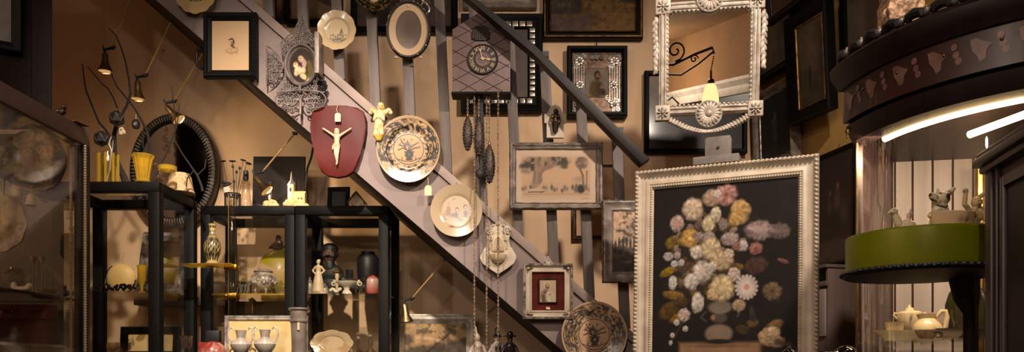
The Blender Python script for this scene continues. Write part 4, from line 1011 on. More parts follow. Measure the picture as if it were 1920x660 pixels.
def fn(x,z):
    # u,v measured on a 660 px wide study of the picture
    u = 75+(x+cw/2)/cw*492; v = 112+(chh/2-(z-cz))*.80
    p = Pt(u,-v,(30,24,22)); E = lambda a,b_,r,c,rz=None,rot=0.,soft=.3,al=1.: p.ell(a,-b_,r,rz or r,c,rot,soft,al)
    E(240,300,200,(44,36,30),230,soft=.9,al=.7); p.blotch(.012,3,.5,(38,31,27),.7,.2)
    p.rect(172,452,-900,-640,(156,118,88),1,14); E(300,652,150,(96,70,52),10,soft=.9,al=.7); p.rect(452,620,-900,-655,(52,40,34),1,30)
    E(308,612,54,(134,114,98),36,soft=.25); E(300,604,26,(150,120,98),26,soft=.9,al=.7); E(308,560,34,(84,72,64),20,soft=.3); E(312,525,48,(136,120,110),26,soft=.3); E(296,520,18,(150,132,116),12,soft=.9,al=.6); E(308,638,56,(38,32,29),10,soft=.4); p.line([(352,-520),(376,-540),(372,-556)],4,(70,62,58)); p.line([(262,-540),(246,-556),(264,-570)],4,(70,62,58)); E(289,558,10,(156,116,80),12,soft=.5)
    E(250,420,140,(62,52,34),150,soft=.8,al=.75); E(420,270,80,(52,46,42),70,soft=.8,al=.6)
    for a,b_,r,rz,rot,c in ((150,300,34,22,.3,(150,118,38)),(128,400,30,14,.4,(172,140,30)),(150,480,40,16,-.2,(150,112,50)),(135,530,40,26,.6,(112,82,36)),(165,555,30,14,.5,(166,128,30)),(178,505,26,16,.2,(96,74,36)),(375,392,20,9,-.3,(140,110,40)),(430,392,40,28,.2,(92,66,56)),(420,580,20,14,.2,(118,90,52)),(388,600,24,16,-.3,(84,66,44)),(490,592,34,18,.6,(140,106,58)),(345,250,10,36,.1,(120,96,36)),(250,420,60,40,.2,(84,62,40)),(210,395,40,26,0,(110,78,58)),(330,395,40,26,0,(96,70,50)),(420,550,10,26,.2,(70,66,62)),(520,382,20,7,-.4,(140,92,80))):
        p.flower(a,-b_,r,c,5,a,.5,None,rz,rot)
    rf = random.Random(31)
    for q in range(90):
        th = rf.uniform(0,6.28); rr_ = rf.uniform(0,1)**.6; a, b_ = 265+rr_*125*math.cos(th), 350+rr_*150*math.sin(th)
        p.flower(a,-b_,rf.uniform(8,17),((128,100,84),(104,88,52),(150,122,108),(92,74,50),(168,142,126),(120,92,44))[q%6],5,q,.5,None,rf.uniform(7,14),rf.uniform(0,3))
    for a,b_,r,c,n,core,rz in ((505,285,36,(122,104,98),9,None,26),(440,278,48,(176,150,146),9,None,34),(484,478,32,(138,112,84),9,(90,66,40),30),(283,160,34,(202,168,140),6,None,28),(330,152,38,(214,158,146),8,(150,80,74),36),(300,148,16,(226,206,190),6,None,16),(214,192,36,(236,208,178),7,None,38),(160,237,25,(222,190,178),7,(196,140,130),28),(270,245,22,(244,222,178),4,None,28),(295,215,18,(240,220,190),4,None,26),(378,212,34,(228,184,118),5,(196,140,70),40),(362,238,22,(224,178,104),4,None,22),(206,290,32,(220,170,86),5,(230,196,120),32),(320,250,16,(170,146,138),8,None,20),(345,300,30,(196,176,166),8,None,22),(388,325,17,(226,214,206),6,(170,160,176),18),(430,337,22,(188,126,112),7,(120,66,60),20),(365,325,14,(168,120,112),6,None,14),(270,290,24,(190,168,156),9,None,18),(236,285,18,(176,152,144),7,None,16),(230,338,23,(240,224,204),6,None,24),(280,330,36,(242,216,170),8,None,36),(318,372,36,(232,198,156),7,None,32),(340,350,18,(230,206,180),6,None,18),(130,347,18,(212,200,196),6,None,15),(162,345,12,(204,176,172),6,None,14),(152,373,13,(226,220,216),5,None,12),(176,371,12,(222,214,210),5,None,12),(250,402,34,(236,220,206),7,(226,190,176),34),(284,390,16,(238,224,210),6,None,18),(212,436,27,(240,228,214),6,None,27),(147,437,15,(232,224,214),5,None,24),(358,418,22,(232,210,192),7,None,24),(318,462,42,(244,216,164),9,None,42),(288,480,22,(236,200,150),6,None,22),(235,508,22,(238,224,208),4,None,34),(188,547,22,(232,204,192),6,(206,156,146),23),(375,521,22,(206,176,138),7,(150,116,84),20),(162,572,11,(232,222,212),5,None,11),(193,594,10,(230,220,210),5,None,10),(148,615,9,(226,212,200),5,None,9),(142,640,7,(220,206,194),5,None,9),(470,626,30,(226,184,136),6,None,28),(488,612,24,(236,204,164),6,None,20),(500,640,26,(214,176,132),6,None,20)):
        p.flower(a,-b_,r,c,n,a*.1,.62,core,rz)
    for q in range(17):
        a = q*2*PI/17; p.line([(400+12*math.cos(a),-462+12*math.sin(a)),(400+34*math.cos(a+.06),-462+37*math.sin(a+.06))],5.6,(226,208,196),.85,4)
    E(400,462,13,(206,146,132),13,soft=.5); 
    for q in range(12):
        a = .5+q*.11; p.line([(480,-285),(480+58*math.cos(a-1.1),-285+40*math.sin(a-1.1))],1.0,(150,128,122),.4,1.6)
        p.line([(402,-268),(402+66*math.cos(a-1.2),-276+34*math.sin(a-1.2))],1.2,(198,172,164),.45,1.8)
    p.line([(190,-560),(172,-590),(150,-630)],1.6,(84,70,36)); p.line([(500,-640),(540,-650)],8,(90,70,56),.8,8)
    p.nz(.04,5,.10); return p.c
t.canvas('canvas', cw, chh, fn, 8, 230, 250, 'oil_paint', 0, cz, 6)
t = T('easel', 'dusty grey wooden easel clamp and ledge gripping the top of the bouquet frame', 'easel', 0,0,0, rot=(-LEAN,0,ang), k=.001, loc=((PL.x+PR.x)/2,(PL.y+PR.y)/2,bot))
tx = 20-60
b = t.B(); b.box(tx-82,tx+104,-22,64,h_+1,h_+34,2.); t.p('clamp_ledge', b, 'grey_stone')
b = t.B(); b.prism([(tx-40,h_+34),(tx+66,h_+34),(tx+66,h_+118),(tx+60,h_+126),(tx-34,h_+126),(tx-40,h_+118)],18,44,2.); cb = t.p('clamp_block', b, 'grey_stone')
b = t.B(); b.lathe([(0,-2),(6,-2),(7,0),(6,1.5),(0,1.5)],(tx+13,17,h_+76),16,'y'); t.p('bolt_hole', b, 'black_iron', cb)
b = t.B(); b.box(tx-20,tx+45,44,70,-bot*1000,h_+110,2.); t.p('mast', b, 'grey_stone')
b = t.B(); b.box(-w_/2+60,w_/2-60,-40,70,-34,-1,2.); t.p('tray', b, 'grey_stone')
for sx in (-1,1):
    b = t.B(); b.tube([(sx*250,50,-bot*1000+4),(sx*90,58,-40)],22,6); t.p('leg', b, 'grey_stone')

# ================================================================== silver hanging mirror
YM = 3.62
t = T('wall_mirror', 'tilted rectangular mirror in carved silver frame with corner rosettes and leaf garlands', 'mirror', 1329,113, YM, rot=(math.radians(-7.5)*-1,0,math.radians(-9)))
t.o.rotation_euler = (math.radians(7.5),0,math.radians(-9))
k_ = 1.0
b = t.B(); b.box(-92,-75,-8,10,-96,98,1.); b.box(75,92,-8,10,-96,98,1.); b.box(-76,76,-8,10,-98,-82,1.); b.box(-76,76,-8,10,90,106,1.); t.p('frame', b, 'silver_leaf')
b = t.B()
for x in (-87,-80,80,87): b.tube([(x,-9,-94),(x,-9,96)],2.2,8)
for z in (-94,-86,94,102): b.tube([(-76,-9,z),(76,-9,z)],2.,8)
for sx in (-1,1):
    for i in range(22): b.ell((sx*76,-8,-84+i*8),(2.6,2.2,2.8),7,5)
for i in range(18): b.ell((-70+i*8.2,-8,-81),(2.8,2.2,2.4),7,5); b.ell((-70+i*8.2,-8,89),(2.8,2.2,2.4),7,5)
t.p('reeded_moulding', b, 'silver_leaf')
def rosette(b, cx, cz, r, n=12, y=-12):
    for q in range(n):
        a = 2*PI*q/n; b.ell((cx+r*.62*math.cos(a),y,cz+r*.62*math.sin(a)),(r*.42,2.4,r*.17),8,5,Matrix.Rotation(-a,3,'Y'))
    b.ell((cx,y-2,cz),(r*.28,3,r*.28),10,6)
for sx in (-1,1):
    for z in (-93,99):
        b = t.B(); b.box(sx*85-14,sx*85+14,-12,10,z-14,z+14,1.5); cbk = t.p('corner_block', b, 'silver_leaf')
        b = t.B(); rosette(b,sx*85,z,11,8,-14); t.p('rosette', b, 'silver_leaf', cbk)
for z,nm in ((-99,0),(108,1)):
    b = t.B(); rosette(b,0,z,22,18,-15); b.tube(arc(0,z,23,23,0,360,28,-12)[:-1],2.2,6,True); t.p('sun_rosette', b, 'silver_leaf')
for sx in (-1,1):
    b = t.B()
    for q in range(15):
        a = PI*(1.0-.03*0)-0; u = q/14; x = sx*(76-75*u); z = -104-26*math.sin(u*PI*.52)
        b.ell((x,-6,z),(7,3.,3.6),8,5,Matrix.Rotation(sx*(.9*(1-u)+.25),3,'Y')); b.ell((x,-8,z-2),(4,2.4,2.4),7,5)
    t.p('swag_garland', b, 'silver_leaf')
for sx in (-1,1):
    b = t.B()
    for q in range(9):
        b.ell((sx*(97+1.5*math.sin(q)),-4,76-q*11),(4.4,3,9),8,5,Matrix.Rotation(sx*.25,3,'Y')); b.ell((sx*(102-q*.3),-4,72-q*11),(3,2.4,7),8,5,Matrix.Rotation(-sx*.4,3,'Y'))
    t.p('leaf_drop', b, 'silver_leaf')
b = t.B(); b.box(-75,75,-2,-1,-82,90); t.p('mirror_glass', b, 'mirror_silvering')
b = t.B(); b.box(-78,78,2,9,-86,94); t.p('back_board', b, 'black_wood')
wire(t,[(0,10,100),(0,60,190)],.8)
MIR = t.o

# ================================================================== pictures on the right wall
def wallT(px0, px1, r_bot, r_top, name, label, cat, off=.03, lean=0., roll=0.):
    """picture hung on the splayed right wall between two measured columns"""
    def hit(px):
        y = (1.457+.24*YB)/((px-HX)/F+.24); return Vector((wallx(y), y, 0))
    a, c = hit(px0), hit(px1); m = (a+c)/2; ln = (c-a).length; dirx = (c-a).normalized(); nrm = Vector((-abs(dirx.y),-abs(dirx.x),0)).normalized()
    z0 = ZC+(HY-r_bot)*m.y/F; z1 = ZC+(HY-r_top)*m.y/F
    rz = math.atan2(dirx.y, dirx.x); loc = m+nrm*off; loc.z = (z0+z1)/2
    t = T(name, label, cat, 0,0,0, rot=(math.radians(lean),math.radians(roll),rz), k=.001, loc=loc)
    return t, ln*1000, (z1-z0)*1000
def wpic(label, px0, px1, rb, rt, prof, m, fn, gilt=None, lean=4., off=.05, nx=50, ny=60, pm='framed_glass_print', roll=0.):
    t, w_, h_ = wallT(px0,px1,rb,rt,'framed_picture',label,'painting',off,lean,roll)
    b = t.B(); b.frame(w_,h_,prof); t.p('frame', b, m); i = prof[-1][0]
    if gilt: b = t.B(); b.frame(w_-2*i+4,h_-2*i+4,[(0,-4),(2,-8),(7,-6),(9,-1)]); t.p('gilt_slip', b, gilt)
    t.canvas('painting', w_-2*i+2, h_-2*i+2, fn, -.5, nx, ny, pm, th=3); b = t.B(); b.tube([(0,8,h_/2-10),(0,30,h_/2+40)],1.5,5); t.p('hanging_wire', b, 'old_brass'); return t
PRO = [(0,18),(0,-14),(6,-20),(16,-18),(26,-8),(38,-2),(40,18)]
def fn(x,z):
    p = Pt(x,z,(42,34,30)); p.ell(0,-20,100,230,(84,72,62),soft=.5); p.ell(30,-180,60,60,(96,76,58),soft=.8,a=.7); p.ell(-40,60,20,120,(60,52,46),soft=.8); p.line([(60,-220),(110,-60)],8,(34,28,26),.8,8); p.blotch(.012,4,.55,(104,88,74),.5,.2); p.nz(.03,4,.25); return p.c
wpic('tall dark portrait of a draped pale figure, right of the silver mirror', 1426,1517,146,-80,PRO,'black_wood',fn,'bronze',3,.09)
def fn(x,z):
    p = Pt(x,z,(44,42,42)); p.ell(0,20,40,60,(92,84,76),soft=.6,a=.8); p.ell(4,60,20,26,(120,106,92),soft=.6,a=.7); p.ell(-10,-60,60,50,(60,54,50),soft=.7); p.nz(.03,3,.3); return p.c
wpic('small dark portrait with wide grey frame, low between mirror and bouquet frame', 1436,1510,310,165,[(0,30),(0,-26),(8,-30),(16,-26),(28,-8),(40,-4),(42,18)],'grey_frame',fn,'silver_dark',2,.06)
def fn(x,z):
    p = Pt(x,z,(86,72,52)); p.ell(0,90,60,120,(110,94,66),soft=.8); p.ell(-10,-60,14,80,(34,28,24),soft=.5); p.ell(30,-120,60,60,(62,50,38),soft=.7); p.nz(.03,7,.3); return p.c
wpic('black deep framed landscape leaning from the right wall above the bouquet', 1519,1600,222,22,[(0,20),(0,-26),(8,-34),(20,-30),(48,-10),(60,-4),(62,18)],'black_wood',fn,'gold_dark',5,.115,roll=3)
wpic('dark framed picture cut by the top edge over the deep black landscape', 1502,1604,22,-70,[(0,18),(0,-16),(6,-22),(16,-16),(28,-4),(30,18)],'mahogany_dark',dim((70,52,46),(52,38,34),9),'bronze',5,.20)
def fn(x,z):
    p = Pt(x,z,(116,104,92)); p.ell(-70,180,70,90,(66,60,56),soft=.3); p.rect(10,200,-400,400,(92,76,56),.8,30); p.nz(.01,4,.12); return p.c
wpic('black frame with plain grey brown panel rising behind the curved cornice', 1592,1678,118,-60,[(0,18),(0,-14),(6,-20),(16,-18),(34,-4),(38,18)],'black_wood',fn,None,2,.035)
def fn(x,z):
    p = Pt(x,z,(40,32,29)); p.ell(20,40,40,70,(110,84,70),soft=.7,a=.7); p.ell(70,-30,40,80,(92,72,62),soft=.7,a=.7); p.ell(-40,20,30,50,(70,58,52),soft=.7,a=.8); p.ell(26,110,18,22,(140,108,88),soft=.6,a=.8); p.ell(-36,80,16,18,(112,88,74),soft=.6,a=.8); p.rect(-200,200,-260,-150,(96,78,68),.7,30); p.nz(.02,4,.3); return p.c
wpic('dim dark figure painting low on the right wall, between bouquet frame and curved vitrine', 1537,1616,500,283,[(0,18),(0,-12),(6,-16),(14,-12),(20,-2),(22,18)],'black_wood',fn,None,0,.03)
t, w_, h_ = wallT(1537,1622,700,512,'wall_cupboard','grey brown painted cupboard with dark shelf gap under the dim figure painting','cupboard',.20)
b = t.B(); b.box(-w_/2,w_/2,0,180,-h_/2-1100,h_/2,3); t.p('carcass', b, mat('grey_cupboard', (112,92,84), (92,76,70), rough=.55, scale=4, stretch=(5,5,.3)))
b = t.B(); b.box(-w_/2-6,w_/2+6,-14,186,h_/2,h_/2+16,3); b.box(-w_/2-6,w_/2+6,-14,0,h_/2-86,h_/2-62,3); t.p('cornice_board', b, 'grey_cupboard')
b = t.B(); b.box(-w_/2+14,w_/2-14,-3,0,h_/2-58,h_/2-6); t.p('shelf_gap', b, 'black_wood')
b = t.B(); b.box(-w_/2+10,-20,-8,0,h_/2-320,h_/2-96,2); b.box(20,w_/2-10,-8,0,h_/2-320,h_/2-96,2); t.p('panel', b, 'grey_board')

# ================================================================== curved corner vitrine
VC = Vector((1.741,2.56,0)); VR = .64
def vpt(a, r): return (VC.x+r*math.cos(math.radians(a)), VC.y+r*math.sin(math.radians(a)))
def ring(b, prof, a0=180, a1=300, n=40, close=True):
    """moulding profile (radius, z) carried along the bow front"""
    rows = []
    for i in range(n+1):
        a = a0+(a1-a0)*i/n; rows.append([b.v(*vpt(a,r), z) for r,z in prof])
    m = len(prof)
    for p,q in zip(rows, rows[1:]):
        for j in range(m if close else m-1): b.f([p[j], q[j], q[(j+1)%m], p[(j+1)%m]])
    if close: b.f(rows[0]); b.f(rows[-1][::-1])
    return b
BK = [(1.42,3.02),(1.80,2.95),(2.04,2.02)]
t = T('corner_vitrine', 'dark bow fronted corner vitrine with inlaid frieze, curved glass and lit tube lamp inside', 'vitrine', 0,0,0, loc=(0,0,0), k=1.)
ZG = 1.926
arcp = [vpt(180+120*i/40, .66) for i in range(41)]
b = B(); b.prismz(arcp+BK[::-1], 0, .75); t.p('base', b, 'mahogany')
b = B(); b.prismz(arcp+BK[::-1], ZG+.05, ZG+.25); t.p('top_case', b, 'mahogany_dark')
b = B(); ring(b,[(.60,ZG-.012),(.652,ZG-.006),(.665,ZG+.02),(.672,ZG+.045),(.66,ZG+.055),(.60,ZG+.055)]); t.p('glass_rail', b, 'mahogany_dark')
b = B(); ring(b,[(.60,ZG+.055),(.682,ZG+.055),(.678,ZG+.165),(.60,ZG+.165)]); fz = t.p('frieze', b, 'frieze_wood')
b = B(); rnd = random.Random(5)
def onfr(a, z): x,y = vpt(a,.6815); return Vector((x,y,z))
i = 0
for a in np.arange(184,262,9.5):
    pts = [(-.028,.032),(-.012,.034),(.004,.022),(.026,.01),(.012,-.004),(.010,-.024),(-.004,-.03),(-.012,-.012),(-.022,.002)]
    vs_ = [b.v(*onfr(a+math.degrees(u/.68), ZG+.112+w_)) for u,w_ in pts]; b.f(vs_)
    for du,dw in ((.045,.026),(.056,-.014),(.05,.004)):
        c = [b.v(*onfr(a+math.degrees((du+.009*math.cos(q))/.68), ZG+.112+dw+.010*math.sin(q))) for q in np.arange(0,6.28,.7)]; b.f(c)
t.p('marquetry_flowers', b, 'marquetry', fz)
for a in np.arange(190,262,12.): b = B(); b.ell(onfr(a,ZG+.125),(.005,.005,.005),8,6); t.p('brass_stud', b, 'old_brass', fz)
b = B(); ring(b,[(.58,ZG+.165),(.688,ZG+.165),(.70,ZG+.185),(.712,ZG+.20),(.716,ZG+.228),(.70,ZG+.245),(.58,ZG+.245)],178,300); t.p('cornice', b, 'mahogany_dark')
for i,a in enumerate(np.arange(182,262,6.4)):
    b = B(); x,y = vpt(a,.695); x2,y2 = vpt(a+2.1,.695); b.tube([(*vpt(a-1.9,.692),ZG+.249),(*vpt(a-1.7,.692),ZG+.262),(*vpt(a,.692),ZG+.268),(*vpt(a+1.7,.692),ZG+.262),(*vpt(a+1.9,.692),ZG+.249)],[.008,.014,.015,.014,.008],8)
    cs = t.p('crest_block', b, 'black_iron')
    b = B(); q = vpt(a+3.2,.698); b.ell((*q,ZG+.256),(.011,.011,.012),8,6); b.ell((*q,ZG+.268),(.006,.006,.007),6,5); t.p('crest_bead', b, 'grey_metal', cs)
b = B(); ring(b,[(VR,.75),(VR,ZG)],180,300,40,False); t.p('curved_glass', b, 'vitrine_glass')
b = B(); x,y = vpt(180.5,.64); b.box(x-.002,x+.004,y-.002,y+.006,.75,ZG); t.p('glass_edge_strip', b, 'old_brass')
b = B(); b.prismz([BK[0],BK[1],(BK[1][0]+.01,BK[1][1]+.02),(BK[0][0],BK[0][1]+.02)],.75,ZG+.05); t.p('back_boards', b, 'grey_board')
b = B(); d_ = Vector((BK[1][0]-BK[0][0],BK[1][1]-BK[0][1]))
for u in (.06,.22,.40,.58,.76,.93):
    x = BK[0][0]+d_.x*u; y = BK[0][1]+d_.y*u; b.box(x-.003,x+.003,y-.004,y+.004,.75,ZG+.05)
t.p('board_joint', b, 'mahogany')
b = B(); q0 = vpt(180,.64); b.prismz([(q0[0]+.01,q0[1]+.02),BK[0],(BK[0][0]+.02,BK[0][1]),(q0[0]+.03,q0[1]+.02)],.75,ZG+.05); t.p('side_panel', b, 'mahogany')
b = B(); b.prismz([BK[1],BK[2],(BK[2][0]+.02,BK[2][1]),(BK[1][0]+.02,BK[1][1])],.75,ZG+.05); t.p('side_panel', b, 'mahogany')
b = B(); b.tube([(1.625,2.78,.75),(1.625,2.78,ZG)],.016,8)
t.p('brass_rod', b, 'brass')
ZV = W(1700,640,2.5).z
b = B(); b.prismz([vpt(180+120*i/40,.625) for i in range(41)]+[(2.0,2.05),(1.78,2.93),(1.43,3.0)], ZV-.006, ZV); t.p('glass_shelf', b, 'pane')
b = B(); b.tube([(*vpt(187+42*i/14,.585),ZG-.012) for i in range(15)],.011,8); t.p('glow_tube', b, 'tube_glow')
b = B(); b.tube([(1.396,2.44,ZG-.014),(1.45,2.20,ZG-.014)],.011,8); t.p('glow_tube', b, 'tube_glow')  # second tube built for the first one's reflection
b = B(); x,y = vpt(181,.672); b.ell((x,y,ZG+.028),(.008,.008,.011),8,6); b.ell((x,y,ZG+.012),(.005,.005,.008),8,6); t.p('drop_finial', b, 'old_brass')
# speckled bust base on the vitrine
t = T('speckled_sculpture', 'rough pinkish speckled stone piece standing on top of the curved cornice', 'sculpture', 1692,10, 2.36)
b = t.B(); b.box(-28,40,-10,40,-45,70); b.sub(6); b.rough(9,.05,2); b.ell((-20,10,-18),(14,14,20)); t.fig('stone_body', b, 'rough_speckle', 2.2, 2)

# ------------------------------------------------------------------ green round stand with china animals
GC = Vector((.974,1.90,0)); GR = .168; ZT = 1.514; ZB = 1.431
t = T('round_stand', 'round stand with tall olive green band and dark carved underside on a dark post', 'display stand', 0,0,0, loc=GC, k=1.)
b = B(); b.lathe([(0,ZB),(GR,ZB),(GR+.001,ZB+.004),(GR+.001,ZT-.004),(GR-.002,ZT),(0,ZT)],(0,0,0),72); t.p('green_drum', b, mat('green_lacquer', (122,126,6), (108,112,4), rough=.34, metal=.25))
b = B(); b.lathe([(0,ZB-.014),(GR+.004,ZB-.014),(GR+.010,ZB-.008),(GR+.008,ZB-.001),(0,ZB-.001)],(0,0,0),72)
for q in range(64): b.ell(((GR+.008)*math.cos(q*PI/32),(GR+.008)*math.sin(q*PI/32),ZB-.006),(.007,.007,.005),6,4)
t.p('carved_base', b, 'black_iron')
b = B(); b.tube([(.135,.06,ZB-.012),(.14,.06,ZB-.06),(.146,.055,ZB-.10),(.15,.05,.03)],[.034,.03,.018,.018],10); b.lathe([(0,0),(.12,0),(.11,.02),(.03,.03),(0,.03)],(.15,.05,0),24)
b.rough(.004,30,3); t.p('post', b, 'black_iron')
def onstand(px, Y): return W(px, HY-(ZT-ZC)*F/Y, Y)
def st_thing(name,label,cat,px,Y): 
    p = onstand(px,Y); return G(T(name,label,cat,0,0,0,k=Y/F,loc=p))
# small lying lamb
t = st_thing('china_lamb','small white china lamb lying down at the left of the green stand','figurine',1694,1.86)
b = t.B(); P_ = b.cap; b.ell((6,4,14),(20,11,12)); P_((-8,2,18),(-16,0,34),8,6); b.ell((-19,-2,40),(8,6,6.4)); P_((-22,-3,40),(-29,-4,37),5,3); b.ell((-14,5,46),(2.4,1.6,4)); P_((-8,-6,5),(-16,-9,3.5),4,3.4); P_((12,-8,4.5),(2,-11,3.4),4.5,3.2); P_((8,2,22),(14,0,36),4.4,3); P_((14,0,36),(13,0,44),2.6,2); b.ell((10,0,32),(4,5,6))
def fn(x,z):
    p = Pt(x,z,(242,224,188)); p.ell(11,36,6,9,(170,156,146),soft=.8,a=.7); p.line([(-21,42),(-20,42)],.9,(60,44,36)); p.line([(-28,37),(-26,36)],.6,(90,60,50)); return p.c
t.fig('lamb_body', b, 'painted_china', 1., 3, fn=fn)
# black and white dog
t = st_thing('china_dog','white china dog with black eye patch and raised pointed ear, seated looking left','figurine',1766,1.88)
b = t.B(); P_ = b.cap; P_((0,6,18),(-2,2,44),20,15); b.ell((14,8,16),(22,15,17)); P_((-2,0,44),(-6,-4,58),13,13); b.ell((-5,-6,64),(17,14,13)); P_((-14,-10,60),(-25,-14,66),8.6,6.4); b.ell((-26,-15,68),(6.4,5.6,5.6)); P_((8,-2,72),(22,-2,84),6.5,3.4); P_((-7,0,74),(-8,-1,82),4.4,2.4); P_((-12,-6,30),(-18,-10,4),6.5,5.); P_((-2,-10,28),(-4,-14,4),6.5,5.); b.ell((-20,-13,3),(7,5,3.4)); b.ell((-6,-16,3),(7,5,3.4)); b.ell((-12,-6,42),(10,9,10)); P_((32,12,8),(40,16,20),4,3)
def fn(x,z):
    p = Pt(x,z,(240,222,186)); dk = (34,30,30); p.ell(6,66,9,9,dk,soft=.25); p.ell(1,70,2.6,2.2,(120,128,140),soft=.4); p.ell(-11,72,2.2,2,(40,30,28),soft=.4); p.ell(-31,69,3.4,3.6,dk,soft=.3); p.ell(-18,64,2,4,(120,90,70),soft=.6); p.line([(-14,50),(0,46),(14,58)],1.6,(70,58,50)); p.ell(12,76,3,5,(150,120,100),soft=.6,rot=.7); p.line([(-30,62),(-18,56)],.9,(90,60,50)); p.ell(-14,40,7,4,(206,190,160),soft=.8); return p.c
t.fig('dog_body', b, 'painted_china', 1.1, 2, fn=fn)
# planter bowl
t = st_thing('china_planter','pinkish cream oval china planter printed with a dark floral spray, in front of the dog','planter',1786,1.80)
def fn(x,z):
    p = Pt(x,z,(234,196,152)); p.ell(14,17,18,8,(96,84,74),soft=.8,a=.9); p.blotch(.2,4,.55,(234,196,152),.4); p.line([(0,25),(8,18),(20,14),(28,20)],1.2,(80,72,60)); p.rect(-60,60,27,32,(244,212,170),.9,1); return p.c
b = t.B(); b.lathe([(0,0),(30,0),(36,2),(41,14),(42,27),(43,30),(41,31),(39,28),(36,16),(0,12)],(0,0,0),40,sy=.42); b.ell((-41,0,24),(6,4,5)); b.ell((41,0,24),(6,4,5)); t.p('planter_body', b, 'painted_china', fn=fn)
# putto
t = st_thing('china_putto','cream and grey china putto raising one arm at the right edge of the green stand','figurine',1825,1.93)
b = t.B(); P_ = b.cap; P_((0,0,14),(-2,0,44),13,10); b.ell((4,-4,64),(10,10,10)); P_((0,-2,46),(3,-3,56),6,5); P_((-8,-3,48),(-20,-6,60),5,4.4); P_((-20,-6,60),(-19,-8,80),4.4,4); b.ell((-19,-8,84),(5,5,6)); P_((10,-3,48),(20,-6,40),5.4,4.6); P_((20,-6,40),(16,-12,30),4.6,4); P_((-6,-6,18),(-14,-14,10),8,6); P_((8,-6,18),(16,-12,6),9,6); b.ell((12,4,44),(12,9,16)); P_((-14,-12,10),(-16,-12,2),5,4); P_((8,0,72),(20,-2,82),5,3.4); b.ell((0,0,6),(26,16,8))
def fn(x,z):
    p = Pt(x,z,(238,208,150)); p.blotch(.07,5,.56,(150,140,134),.85); p.ell(-14,12,12,16,(120,112,108),soft=.6,a=.8); p.line([(1,65),(2.4,65)],.8,(80,60,46)); p.line([(6,65),(7.4,65)],.8,(80,60,46)); p.line([(2.6,59),(5.6,59)],.6,(150,80,64)); p.ell(5,73,10,4,(214,170,96),soft=.7); return p.c
t.fig('putto_body', b, 'painted_china', 1.05, 2, fn=fn)

# ------------------------------------------------------------------ china on the vitrine shelf
def shelf_thing(name,label,cat,px,Y,group=None,z=0.):
    p = W(px,HY-(ZV-ZC)*F/Y,Y); p.z = ZV+.0005+z*Y/F; return G(T(name,label,cat,0,0,0,group,k=Y/F,loc=p))
def dots(base, col, n, r, x0,x1,z0,z1, seed):
    def fn(x,z):
        p = Pt(x,z,base); rn_ = random.Random(seed)
        for q in range(n): p.ell(rn_.uniform(x0,x1),rn_.uniform(z0,z1),r*rn_.uniform(.6,1.3),r*rn_.uniform(.6,1.2),col,soft=.5)
        return p.c
    return fn
t = shelf_thing('oval_dish','long cream oval china dish at the front of the vitrine shelf','dish',1686,2.52)
b = t.B(); b.lathe([(0,3),(22,3),(24,0),(29,0),(30,4),(42,13),(50,19),(50.5,20.5),(48.5,20),(38,13),(24,7),(0,6)],(0,0,0),56,sy=.34); t.p('dish_body', b, 'cream_glaze')
t = shelf_thing('china_cup','cream cup sprinkled with small dark sprigs standing in the oval dish','cup',1677,2.53,z=7.5)
b = t.B(); b.lathe([(0,0),(9,0),(10,1.5),(14,8),(15.6,18),(17,27),(18,28.5),(16,28),(13.6,12),(8,4),(0,4)],(0,0,0),32); t.p('cup_body', b, 'painted_china', fn=dots((240,218,172),(74,60,56),44,1.1,-15,15,5,25,3))
t = shelf_thing('china_vase','two handled cream china vase with painted swags, behind the sprigged cup','vase',1705,2.72)
def fn(x,z):
    p = Pt(x,z,(240,212,168)); p.line(arc(0,50,9,10,180,360,10),1.7,(84,78,88)); p.line(arc(20,52,8,8,180,360,10),1.4,(120,104,104)); p.line([(-24,31),(24,31)],.7,(206,176,130)); p.blotch(.3,4,.68,(140,110,100),.6); p.rect(-12,12,0,18,(70,66,74),.9,1); return p.c
b = t.B(); b.lathe([(0,0),(13,0),(13,3),(10,6),(10,18),(14,22),(20,32),(24,46),(24,56),(18,60),(10,61),(9,58),(0,56)],(0,0,0),36); t.p('vase_body', b, 'painted_china', fn=fn)
b = t.B(); b.lathe([(0,59),(9,60),(7,66),(3,68),(2.4,71),(0,73)],(0,0,0),18); t.p('lid', b, 'cream_glaze')
b = t.B()
for s_ in (-1,1): b.tube([(s_*22,0,54),(s_*29,-2,57),(s_*30,-2,52),(s_*24,0,46)],2.,8)
t.p('handle', b, 'cream_glaze')
t = shelf_thing('china_jug','round bellied cream jug with a broad loop handle, centre of the vitrine shelf','jug',1738,2.60)
b = t.B(); b.lathe([(0,0),(18,0),(22,6),(27,20),(25,32),(18,40),(15,44),(17,50),(18,52),(15,51),(12,44),(0,42)],(0,0,0),36); t.p('jug_body', b, 'painted_china', fn=dots((240,214,164),(186,120,110),5,2.2,-12,12,14,30,7))
b = t.B(); b.tube([(12,-12,47),(18,-16,57),(25,-18,57),(28,-18,46),(26,-18,30),(24,-14,18)],[3.4,4,4.4,4.6,4.4,3],10); t.p('handle', b, 'cream_glaze')
t = shelf_thing('china_bowl','shallow white footed bowl with dark rim line at the right of the shelf','bowl',1782,2.34)
b = t.B(); b.lathe([(0,2),(12,2),(13,0),(15,0),(15,3),(22,10),(26,19),(26.4,20.5),(24.6,20),(18,10),(0,6)],(0,0,0),40,sy=.7)
def fn(x,z):
    p = Pt(x,z,(236,214,176)); p.rect(-30,30,18.6,20.6,(110,84,60),.9,.6); p.blotch(.25,3,.66,(120,110,112),.7); return p.c
t.p('bowl_body', b, 'painted_china', fn=fn)
t = shelf_thing('sauce_boat','small cream china dish with dark painted handle and pink flowers, before the jug','dish',1738,2.30)
b = t.B(); b.lathe([(0,0),(12,0),(16,3),(22,12),(23,17),(21,16.6),(14,8),(0,5)],(0,0,0),36,sy=.45); t.p('dish_body', b, 'painted_china', fn=dots((238,208,162),(186,120,104),10,2.,-20,20,3,15,4))
